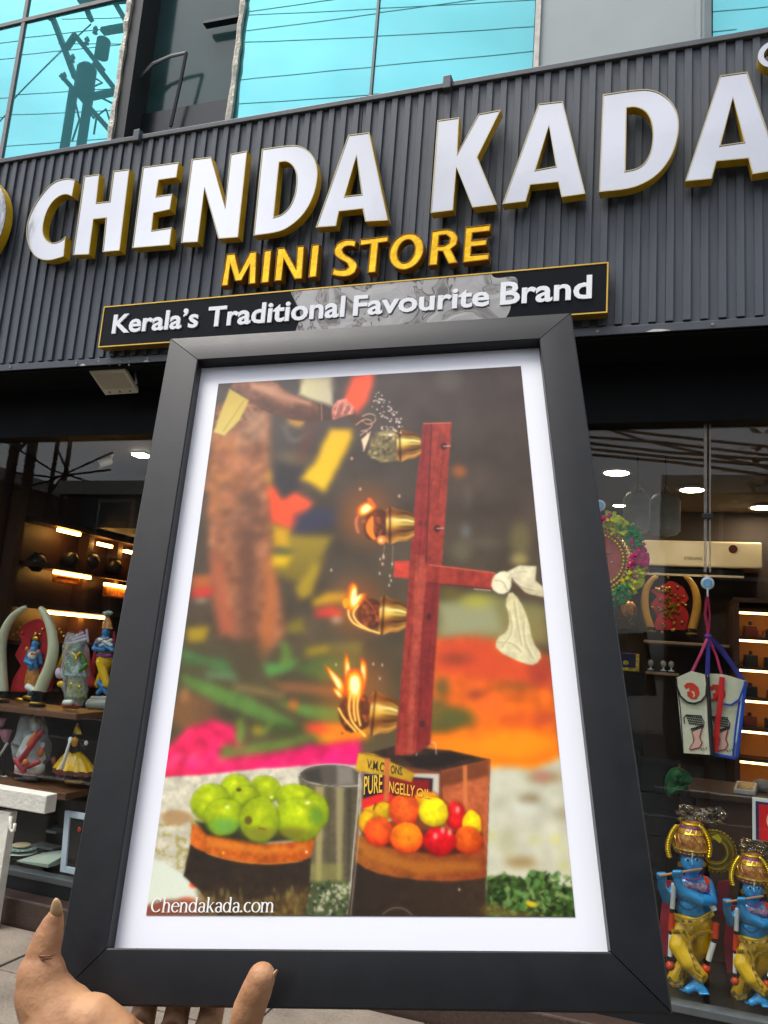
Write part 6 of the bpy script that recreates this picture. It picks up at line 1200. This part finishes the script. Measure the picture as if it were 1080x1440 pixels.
# ---- red sign at the right edge
a = at(1058, 1121, 3.80); b = at(1058, 1181, 3.80); t = thing('red_sign', 'red sign with white and navy border cut off at the right edge', 'sign', (a.x+.13, 3.8, .2))
MB().box(a.x, a.x+.26, 3.80, 3.812, b.z, a.z).build('board', m_white, t); MB().box(a.x+.012, a.x+.248, 3.796, 3.7995, b.z+.004, a.z-.014).build('navy_border', M('navy_ink', S(50, 30, 84), .5), t); MB().box(a.x+.024, a.x+.236, 3.792, 3.7955, b.z+.004, a.z-.024).build('red_field', M('sign_red', S(214, 14, 24), .4), t)
c = V(a.x+.13, 3.79, (a.z+b.z)/2); MB().prism([[(c.x+.078*math.cos(k*math.pi/16), c.z+.062*math.sin(k*math.pi/16)) for k in range(32)], [(c.x+.046*math.cos(-k*math.pi/16), c.z+.032*math.sin(-k*math.pi/16)) for k in range(32)]], lambda u, v, w: (u, w, v), 3.788, 3.7915).build('ring_mark', M('sign_cream', S(236, 214, 190), .5), t)
MB().tube([(a.x+.1, 3.806, b.z), (a.x+.1, 3.82, .2)], .005, 6).build('stand_rod', m_film, t); MB().tube([(a.x+.16, 3.806, b.z), (a.x+.16, 3.82, .2)], .005, 6).build('stand_rod', m_film, t)
# ================================================================ framed picture held up in front of the shop
FX = Vector((0.9691, 0.2265, 0.0981)); FY = Vector((-0.163, 0.289, 0.9433)); FX.normalize(); FY = (FY-FX*FY.dot(FX)).normalized(); FN = FX.cross(FY)   # FN faces the viewer
FO = Vector((-0.2039, 0.5431, 1.5368))
def fr(u, v, w=0.): return FO+FX*u+FY*v+FN*w
OW, OT, OB, IW, IH = .177, .2525, -.2545, .1475, .2250
pic = thing('framed_picture', 'large framed photograph of burning brass torches in a matt black frame held by a hand', 'picture', fr(0, OB, 0))
m_frame = M('frame_black', S(21, 22, 25), .38, var=.1, scale=60, spec=.36, bump=.012, bscale=400)
prof = [(0, -.002), (0, .0108), (.03, .0116), (.3, .01195), (.65, .0119), (.96, .0114), (1, .0096), (1, -.012), (.3, -.012)]
ic = [(-IW, -IH), (IW, -IH), (IW, IH), (-IW, IH)]; oc = [(-OW, OB), (OW, OB), (OW, OT), (-OW, OT)]
for k in range(4):
    a, b = k, (k+1) % 4; mb = MB(); n = len(prof); o = 0
    for e in (a, b):
        gx = .0004*(1 if e == b else -1)
        for t, h in prof:
            u = ic[e][0]+(oc[e][0]-ic[e][0])*t; v = ic[e][1]+(oc[e][1]-ic[e][1])*t
            if k in (0, 2): u += -gx*(1 if k == 0 else -1)
            else: v += -gx*(1 if k == 1 else -1)
            mb.v.append(fr(u, v, h))
    mb.f += [[i, (i+1) % n, n+(i+1) % n, n+i] for i in range(n)]+[list(range(n))[::-1], list(range(n, 2*n))]
    ob = mb.build('frame_rail', m_frame, pic, smooth=True)
    ob.data.polygons[n].use_smooth = False; ob.data.polygons[n+1].use_smooth = False
    for e_ in ob.data.edges: pass
    ob.data.set_sharp_from_angle(angle=R_(22))
mb = MB(); mb.hexa([fr(-.168, -.245, -.011), fr(.168, -.245, -.011), fr(.168, -.245, -.006), fr(-.168, -.245, -.006), fr(-.168, .243, -.011), fr(.168, .243, -.011), fr(.168, .243, -.006), fr(-.168, .243, -.006)]).build('backing_board', M('hardboard', S(120, 92, 62), .8), pic)
m_paper = M('white_photo_paper', S(232, 234, 242), .5, var=.01, spec=.3)
mb = MB(); mb.hexa([fr(-.158, -.236, -.0055), fr(.158, -.236, -.0055), fr(.158, -.236, 0), fr(-.158, -.236, 0), fr(-.158, .236, -.0055), fr(.158, .236, -.0055), fr(.158, .236, 0), fr(-.158, .236, 0)]).build('white_border', m_paper, pic)
PL, PR, PT, PB = -.1302, .1310, .2064, -.2071
NU, NV = 470, 742
uu, vv = np.meshgrid(np.linspace(PL, PR, NU), np.linspace(PT, PB, NV))
FXn, FYn, FOn = np.array(FX), np.array(FY), np.array(FO)
Wd = FOn+uu[..., None]*FXn+vv[..., None]*FYn
Cc = (Wd-EYE)@CAM_ROT.T
DX = 540+FPX*Cc[..., 0]/Cc[..., 2]; DY = 720+FPX*Cc[..., 1]/Cc[..., 2]
rgb = make_print(DX, DY)
lin = np.where(rgb <= .04045, rgb/12.92, ((rgb+.055)/1.055)**2.4)
org = np.array(WL[pic.name])
co = (Wd+np.array(FN)*.0004-org).reshape(-1, 3)
idx = np.arange(NU*NV).reshape(NV, NU)
quads = np.stack([idx[:-1, :-1], idx[1:, :-1], idx[1:, 1:], idx[:-1, 1:]], -1).reshape(-1, 4)
me = bpy.data.meshes.new('photo_print'); me.vertices.add(len(co)); me.vertices.foreach_set('co', co.ravel())
me.loops.add(quads.size); me.loops.foreach_set('vertex_index', quads.ravel().astype(np.int32))
me.polygons.add(len(quads)); me.polygons.foreach_set('loop_start', np.arange(0, quads.size, 4, dtype=np.int32)); me.polygons.foreach_set('loop_total', np.full(len(quads), 4, np.int32))
me.update(calc_edges=True)
at_ = me.color_attributes.new('ink', 'FLOAT_COLOR', 'POINT')
at_.data.foreach_set('color', np.concatenate([lin.reshape(-1, 3), np.ones((NU*NV, 1))], 1).ravel().astype(np.float32))
m_print = bpy.data.materials.new('photo_ink'); m_print.use_nodes = True
_n = m_print.node_tree.nodes; _l = m_print.node_tree.links; _a = _n.new('ShaderNodeAttribute'); _a.attribute_name = 'ink'
_l.new(_a.outputs['Color'], _n['Principled BSDF'].inputs['Base Color']); _n['Principled BSDF'].inputs['Roughness'].default_value = .36; _n['Principled BSDF'].inputs['Specular IOR Level'].default_value = .26
me.materials.append(m_print)
pr = bpy.data.objects.new('photo_print', me); COL.objects.link(pr); pr.parent = pic; WL[pr.name] = WL[pic.name]
# lettering printed on the photograph
def plane_from(p0, p1, p2):                                 # design points: left bottom, right bottom, left top -> (u, v) in 0..1
    def uv(px, py):
        d = CAM_ROT.T@np.array([(px-540)/FPX, (py-720)/FPX, 1.]); nn = np.array(FN); t = ((FOn-EYE)@nn)/(d@nn); q = EYE+t*d-FOn; return np.array([q@FXn, q@FYn])
    a, b, c = uv(*p0), uv(*p1), uv(*p2)
    return lambda u, v, w: tuple(fr(*(a+(b-a)*u+(c-a)*v), .0009))
def ZP(x, y): return (480+x/3.086, 1030+y/3.086)
m_ik = M('print_ink_dark', S(40, 34, 22), .5); m_iy = M('print_ink_yellow', S(222, 176, 40), .5); m_iw = M('print_ink_white', S(240, 240, 238), .5)
f = plane_from(ZP(110, 156), ZP(184, 172), ZP(114, 116)); lettering('V.M.C', 'lettering', m_ik, pr, f, 0, 1, 0, 1, .004)
f = plane_from(ZP(213, 176), ZP(266, 186), ZP(216, 142)); lettering('ONS.', 'lettering', m_ik, pr, f, 0, 1, 0, 1, .004)
f = plane_from(ZP(98, 272), ZP(182, 262), ZP(100, 192)); lettering('PURE', 'lettering', m_iy, pr, f, 0, .95, 0, 1, .012)
f = plane_from(ZP(206, 262), ZP(318, 282), ZP(209, 212)); lettering('NGELLY', 'lettering', m_iy, pr, f, 0, 1, 0, 1, .012)
f = plane_from(ZP(326, 280), ZP(388, 288), ZP(328, 232)); lettering('OIL', 'lettering', m_iy, pr, f, 0, 1, 0, .8, .012)
# serif caption, drawn stroke by stroke
def caption():
    mb = MB(); Hx = 1.; out = []
    def st(pts, w): out.append((pts, w))
    def arc(cx, cy, rx, ry, a0, a1, w0, w1, n=14):
        P = []; W = []
        for i in range(n+1):
            a = R_(a0+(a1-a0)*i/n); P.append((cx+rx*math.cos(a), cy+ry*math.sin(a))); W.append(w0+(w1-w0)*abs(math.cos(a)))
        out.append((P, W))
    x = 0
    def serif(cx, y, h=.16): st([(cx-h, y), (cx+h, y)], .05)
    for ch in 'Chendakada.com':
        if ch == 'C': arc(x+.48, .72, .44, .68, 50, 315, .06, .17); st([(x+.80, 1.38), (x+.80, 1.05)], .07); st([(x+.82, .34), (x+.79, .22)], .07); x += 1.02
        elif ch == 'h': st([(x+.16, 1.5), (x+.16, 0)], .14); serif(x+.16, .02); st([(x+.02, 1.47), (x+.16, 1.49)], .06); arc(x+.42, .62, .25, .36, 175, 0, .06, .15); st([(x+.67, .64), (x+.67, 0)], .14); serif(x+.67, .02); x += .9
        elif ch == 'n': st([(x+.16, .98), (x+.16, 0)], .14); serif(x+.16, .02); st([(x+.02, .95), (x+.16, .97)], .06); arc(x+.42, .62, .25, .36, 175, 0, .06, .15); st([(x+.67, .64), (x+.67, 0)], .14); serif(x+.67, .02); x += .9
        elif ch == 'e': arc(x+.38, .5, .32, .48, 8, 325, .06, .15); st([(x+.1, .58), (x+.68, .58)], .06); x += .76
        elif ch == 'd': arc(x+.36, .5, .30, .48, 30, 330, .06, .15); st([(x+.66, 1.5), (x+.66, .0)], .14); st([(x+.52, 1.47), (x+.66, 1.49)], .06); serif(x+.74, .02, .1); x += .88
        elif ch == 'a': arc(x+.34, .28, .24, .27, 40, 320, .06, .14); arc(x+.33, .68, .24, .29, 160, 0, .06, .14); st([(x+.57, .7), (x+.57, .1)], .14); st([(x+.57, .1), (x+.7, .03)], .07); x += .76
        elif ch == 'k': st([(x+.16, 1.5), (x+.16, 0)], .14); serif(x+.16, .02); st([(x+.02, 1.47), (x+.16, 1.49)], .06); st([(x+.2, .45), (x+.62, .95)], .06); st([(x+.34, .6), (x+.68, .0)], .14); serif(x+.62, .96, .12); serif(x+.72, .02, .1); x += .84
        elif ch == '.': st([(x+.1, .0), (x+.1, .17)], .17); x += .32
        elif ch == 'c': arc(x+.38, .5, .32, .48, 50, 318, .06, .15); x += .72
        elif ch == 'o': arc(x+.4, .5, .35, .48, 0, 360, .06, .15, 20); x += .82
        elif ch == 'm':
            st([(x+.16, .98), (x+.16, 0)], .14); serif(x+.16, .02); st([(x+.02, .95), (x+.16, .97)], .06)
            for q in (.4, .88): arc(x+q, .62, .23, .36, 175, 0, .06, .15); st([(x+q+.23, .64), (x+q+.23, 0)], .14); serif(x+q+.23, .02)
            x += 1.3
    fn = plane_from((212.5, 1283), (386, 1283), (215.5, 1262)); L = 0
    for P, W in out:
        if not isinstance(W, list): W = [W]*len(P)
        o = len(mb.v); n = len(P)
        for i in range(n):
            a = Vector(P[max(i-1, 0)]); b = Vector(P[min(i+1, n-1)]); d = (b-a).normalized(); nn = Vector((-d.y, d.x)); p = Vector(P[i])
            for s_ in (-1, 1): q = p+nn*W[i]*.56*s_; mb.v.append(Vector(fn(q.x/x, q.y/1.5, 0))+FN*(L*.00001))
        mb.f += [[o+2*i, o+2*i+1, o+2*i+3, o+2*i+2] for i in range(n-1)]; L += 1
    mb.build('caption', m_iw, pr)
caption()
# ================================================================ the hand at the lower left corner of the frame
def skin():
    m = M('skin', S(170, 118, 78), .6, var=.10, scale=38, bump=.09, bscale=260, sss=.1, detail=8)
    n = m.node_tree.nodes; l = m.node_tree.links; b = n['Principled BSDF']
    cr = [x for x in n if x.type == 'VALTORGB'][0]; cr.color_ramp.elements[0].color = S(150, 104, 72)+(1,); cr.color_ramp.elements[1].color = S(188, 142, 102)+(1,)
    return m
m_skin = skin()
px = 1/1110.
def hp(x, y, d): return atD(x, y, d)
def capx(mb, pts):                                          # chain of (px, py, depth, radius in mm)
    for a, b in zip(pts[:-1], pts[1:]): mb.cap(hp(*a[:3]), hp(*b[:3]), a[3]/1000, b[3]/1000, 14)
hb = MB()
capx(hb, [(78, 1288, .447, 4.6), (74, 1300, .447, 6.4), (69, 1315, .446, 8.0), (62, 1336, .444, 9.2), (58, 1352, .443, 9.8), (58, 1370, .441, 13.2), (60, 1395, .439, 15), (85, 1440, .436, 21), (105, 1500, .432, 28)])       # thumb and its base
capx(hb, [(92, 1434, .434, 14), (128, 1440, .432, 15.5), (156, 1464, .430, 16)])                      # ball of the palm over the frame corner
capx(hb, [(150, 1470, .434, 18), (205, 1510, .438, 19), (275, 1530, .442, 18), (328, 1540, .444, 15)])  # palm across
capx(hb, [(105, 1500, .432, 27), (150, 1580, .436, 30), (190, 1690, .43, 29), (215, 1800, .42, 29), (250, 2100, .40, 34)])    # heel, wrist, forearm
capx(hb, [(230, 1560, .438, 26), (240, 1660, .432, 26)])
for kx, d0 in ((185, .452), (232, .456), (280, .460)):       # index, middle and ring fingers pass under the frame and up behind it
    capx(hb, [(kx, 1500, .444, 9.5), (kx+6, 1462, d0+.006, 9), (kx+14, 1440, .496, 8.4), (kx+24, 1392, .506, 7.8), (kx+34, 1335, .507, 6.8)])
capx(hb, [(322, 1525, .446, 10.5), (338, 1470, .438, 9.6), (350, 1420, .434, 9.3), (361, 1392, .433, 8.7), (368, 1374, .4335, 7.9)])      # little finger in front
hand = hb.body('hand', m_skin, None, .0016, 5)
tag(hand, 'bare left hand gripping the lower left corner of the black framed picture', 'hand')
m_nail = M('finger_nail', S(178, 146, 104), .28, var=.1, scale=60)
def nail(P, w, th, lift):
    mb = MB(); o = 0
    for i, (x, y, d) in enumerate(P):
        p = hp(x, y, d); wd = w[i]/1000
        for k in range(5):
            t = (k-2)/2; mb.v.append(p+Vector(CAM_ROT[0])*wd*t*.5+Vector(CAM_ROT[2])*(abs(t)**2*wd*.25-lift))
    for i in range(len(P)-1):
        for k in range(4): mb.f.append([i*5+k, i*5+k+1, (i+1)*5+k+1, (i+1)*5+k])
    ob = mb.build('nail', m_nail, hand, smooth=True); md = ob.modifiers.new('th', 'SOLIDIFY'); md.thickness = th
nail([(77, 1290, .4436), (77.5, 1282, .4430), (78, 1274, .4430), (78.5, 1268, .4434), (79, 1263, .444)], [6.6, 7.2, 6.2, 4.2, 1.2], .0007, 0)
mb = MB(); A = hp(387, 1369, .4335); mb.ell(hp(385.5, 1371, .4335), (.0009, .0028, .0032), 10, 6, Matrix.Rotation(.4, 3, 'Y')); mb.build('nail', m_nail, hand, smooth=True)
mb = MB()
for P in ([(45, 1342, .4395), (52, 1344, .4365), (61, 1345, .4345), (70, 1344.5, .4352), (78, 1342.5, .4378)], [(47, 1347, .439), (60, 1349, .4345), (74, 1348, .436)]):
    mb.tube([hp(*p) for p in P], [.0002]+[.00055]*(len(P)-2)+[.0002], 6)
mb.build('skin_crease', M('skin_fold', S(120, 74, 46), .6), hand, smooth=True)
# ================================================================ across the street (seen mirrored in the glass)
m_pole = M('pole_steel', S(48, 56, 62), .8, metal=.0, var=.2, scale=12)
def mi(x, y, Y=-2.6): return mirrored(x, y, YU, Y)
pl = thing('utility_pole', 'twin legged steel utility pole with crossarms, mirrored in the teal window pane', 'utility pole', (mi(110, 200).x, -2.6, 0))
def foot(p): return V(p.x, p.y, 0)
La, Lb = mi(98, 205), mi(147, 0); Ra, Rb = mi(122, 205), mi(163, 0)
def ext(a, b, z): t = (z-a.z)/(b.z-a.z); return V(a.x+(b.x-a.x)*0, a.y, z)
MB().beam(V(La.x, -2.6, 0), V(La.x, -2.6, 11.), .13, .1).build('pole_leg', m_pole, pl); MB().beam(V(La.x+.34, -2.62, 0), V(La.x+.34, -2.62, 11.), .13, .1).build('pole_leg', m_pole, pl)
zc = [3, 4.2, 5.4, 6.6, 7.8, 9.0]
for z in zc: MB().beam(V(La.x, -2.6, z), V(La.x+.34, -2.62, z+.35), .05, .04).build('lattice_brace', m_pole, pl)
for (a, b, w) in (((80, 26), (112, 112), .10), ((94, 110), (165, 190), .13), ((118, 5), (185, 0), .14), ((100, 70), (112, 52), .09), ((112, 52), (150, 100), .10), ((140, 92), (170, 130), .11), ((122, 0), (134, 30), .1), ((150, 46), (183, 40), .13), ((135, 138), (170, 130), .11), ((165, 2), (183, 32), .10)):
    MB().beam(mi(*a, -2.52), mi(*b, -2.52), w, .08).build('crossarm', m_pole, pl)
p = mi(126, 115, -2.45); MB().lathe([(.05, -.3), (.17, -.27), (.17, .22), (.1, .3)], p, 14).build('junction_box', m_pole, pl)
p = mi(150, 70, -2.45); MB().lathe([(.03, -.2), (.12, -.17), (.12, .16), (.05, .2)], p, 12).build('junction_box', m_pole, pl)
for (x, y) in ((78, 27), (96, 110), (108, 85), (128, 60), (140, 45)):
    p = mi(x, y, -2.5); MB().lathe([(.015, -.06), (.05, -.05), (.03, -.01), (.05, .03), (.02, .09)], p, 10).build('insulator', M('insulator', S(90, 92, 92), .3), pl)
for pts in ([(128, 150), (140, 160), (138, 168), (125, 150)], [(138, 190), (142, 165), (155, 155), (160, 170)], [(112, 145), (118, 170), (108, 200)], [(150, 140), (170, 150), (180, 152)], [(120, 130), (135, 125), (150, 118), (140, 112)]):
    MB().tube([mi(a, b, -2.5) for a, b in pts], .018, 6).build('cable_loop', m_pole, pl)
m_wire = M('wire_black', S(22, 24, 26), .6)
def wire(a, b, label, sag=.12, r=.008, Y=-2.7):
    A, B = mi(*a, Y), mi(*b, Y); d = (B-A)/(B.x-A.x); A = A-d*4; B = B+d*8; P = []
    for i in range(25): t = i/24; q = A.lerp(B, t); q.z -= sag*4*t*(1-t); P.append(q)
    tag(MB().tube(P, r, 6).build('power_line', m_wire), label, 'power line', 'power lines strung across the street')
wire((0, 55), (165, 33), 'upper of the thin power lines mirrored in the teal glass'); wire((0, 78), (165, 58), 'second power line mirrored in the leftmost teal pane', Y=-2.9)
wire((0, 133), (330, 104), 'third power line mirrored across the teal panes', Y=-3.1); wire((0, 160), (330, 138), 'fourth power line mirrored across the teal panes', Y=-3.0)
wire((0, 203), (160, 188), 'lowest power line mirrored in the leftmost teal pane', Y=-2.8); wire((340, 45), (750, 14), 'power line mirrored high in the middle teal panes', Y=-3.2, sag=.3)
wire((340, 15), (530, 4), 'topmost power line mirrored in the middle teal pane', Y=-3.3)
g = [mi(134, 36, -2.55), mi(92, 75, -2.6), mi(40, 128, -2.7), mi(5, 165, -2.8), mi(-40, 215, -2.9)]
tag(MB().tube(g, .014, 6).build('service_cable', m_wire), 'slanting service cable running down from the utility pole', 'cable')
# low bundle of cables mirrored in the right hand shop window
def lo(x, y, Y=-3.4): return mirrored(x, y, YG, Y)
for i, (a, b, c) in enumerate((((835, 600), (930, 612), (1080, 628)), ((835, 615), (930, 622), (1080, 640)), ((835, 624), (940, 636), (1080, 646)), ((836, 632), (940, 643), (1080, 655)), ((838, 597), (900, 618), (1000, 640)), ((838, 640), (950, 650), (1080, 668)))):
    A, B_, C_ = lo(*a), lo(*b), lo(*c); P = [A+(A-B_)*3, A, B_, C_, C_+(C_-B_)*3]
    tag(MB().tube(P, .02, 6).build('telephone_cable', m_wire), ['highest', 'second', 'third', 'fourth', 'sagging', 'lowest'][i]+' black telephone cable mirrored across the top of the right shop window', 'cable', 'telephone cables mirrored in the right shop window')
# buildings opposite
m_op = M('opposite_render', S(92, 86, 80), .85, var=.15, scale=2); m_ow = M('opposite_window', S(40, 46, 52), .15); m_frame2 = M('opposite_frame', S(200, 196, 186), .6)
def house(x0, x1, y0, h, label, mat, nw, storeys, sign=None):
    t = thing('opposite_building', label, 'building', ((x0+x1)/2, y0-4, 0), 'buildings across the street')
    MB().box(x0, x1, y0-8, y0, 0, h).build('wall', mat, t)
    MB().box(x0-.15, x1+.15, y0-8, y0+.2, h, h+.35).build('parapet', m_frame2, t)
    MB().box(x0+.2, x1-.2, y0+.001, y0+.05, .1, 2.7).build('shutter', M('roller_shutter', S(84, 88, 90), .5), t)
    for s_ in range(1, storeys):
        for k in range(nw):
            w = (x1-x0)/nw; cx = x0+w*(k+.5); z = s_*3.0+.3
            wn_ = MB().box(cx-.55, cx+.55, y0+.003, y0+.06, z, z+1.5).build('window', m_frame2, t); MB().box(cx-.47, cx+.47, y0+.061, y0+.07, z+.08, z+1.42).build('pane', m_ow, wn_)
    MB().box(x0, x1, y0+.002, y0+.9, 2.85, 3.0).build('awning', M('awning_dark', S(40, 44, 46), .7), t)
    return t
house(-30, -18.2, -9.2, 5.6, 'pale building across the street, leftmost of the three', M('render_cream', S(110, 102, 88), .85), 4, 2)
hb2 = house(-14.6, -1.6, -9.2, 4.9, 'grey building straight across the street, middle of the three', m_op, 4, 2)
house(.2, 12, -9.2, 5.0, 'beige building across the street, rightmost of the three', M('render_beige', S(110, 98, 80), .85), 4, 2)
m_bark = M('bark', S(92, 76, 60), .9, var=.3, scale=14, bump=.5, bscale=30); m_leaf = M('leaf_green', (.05, .085, .03), .6, var=.5, scale=3)
def tree(x, y, h, rad, label, seed):
    rnd = random.Random(seed); t = thing('street_tree', label, 'tree', (x, y, 0), 'street trees opposite the shop')
    tk = MB(); tk.tube([(x, y, 0), (x+.1, y, h*.3), (x, y+.1, h*.6), (x+.1, y, h*.9)], [.2, .16, .11, .04], 9)
    cl = []
    for k in range(9):
        a = rnd.uniform(0, 6.28); z = h*rnd.uniform(.4, .7); e = V(x+rad*.75*math.cos(a), y+rad*.75*math.sin(a), z+rad*rnd.uniform(.1, .7)); tk.tube([(x, y, z*.9), V(x, y, z).lerp(e, .5)+V(0, 0, .15), e], [.07, .05, .02], 6); cl.append(e)
    tk.build('trunk', m_bark, t, smooth=True)
    lf = MB(); cl += [V(x+rnd.gauss(0, rad*.4), y+rnd.gauss(0, rad*.4), h*.8+rnd.gauss(0, rad*.35)) for _ in range(10)]
    for k in range(2600):
        c = rnd.choice(cl); p = c+V(rnd.gauss(0, rad*.24), rnd.gauss(0, rad*.24), rnd.gauss(0, rad*.2)); u = V(rnd.uniform(-1, 1), rnd.uniform(-1, 1), rnd.uniform(-.6, .6)).normalized()*.1; w = u.cross(V(rnd.uniform(-1, 1), rnd.uniform(-1, 1), 1)).normalized()*.055
        o = len(lf.v); lf.v += [p-u, p+w, p+u, p-w]; lf.f.append([o, o+1, o+2, o+3])
    lf.build('crown', m_leaf, t, recalc=False)
tree(2.9, -4.2, 5.6, 1.5, 'leafy street tree mirrored at the right edge of the shop window', 3)

# lattice mast and low wall in the gap between the houses
tag(MB().box(-18.1, -14.7, -9.6, -9.3, 0, 4.3).build('boundary_wall', m_op), 'grey boundary wall in the gap between the houses opposite', 'wall')
lm = thing('lattice_mast', 'thin steel lattice mast in the bright gap mirrored in the left window', 'mast', (-16.6, -11, 0))
for dx in (-.3, .3):
    MB().beam((-16.6+dx, -11, 0), (-16.6+dx*.6, -11, 11), .09, .09).build('mast_leg', m_pole, lm)
for k in range(14): s_ = 1 if k % 2 else -1; MB().beam((-16.6-s_*.28, -11, k*.75), (-16.6+s_*.27, -11, k*.75+.75), .05, .05).build('mast_brace', m_pole, lm)
for k, (za, zb2) in enumerate(((5.2, 6.4), (6.8, 5.4), (5.9, 5.9))): MB().tube([(-18.3, -10.5, za), (-16.4, -10.5, (za+zb2)/2-.2), (-14.4, -10.5, zb2)], .03, 6).build('guy_wire', m_wire, lm)
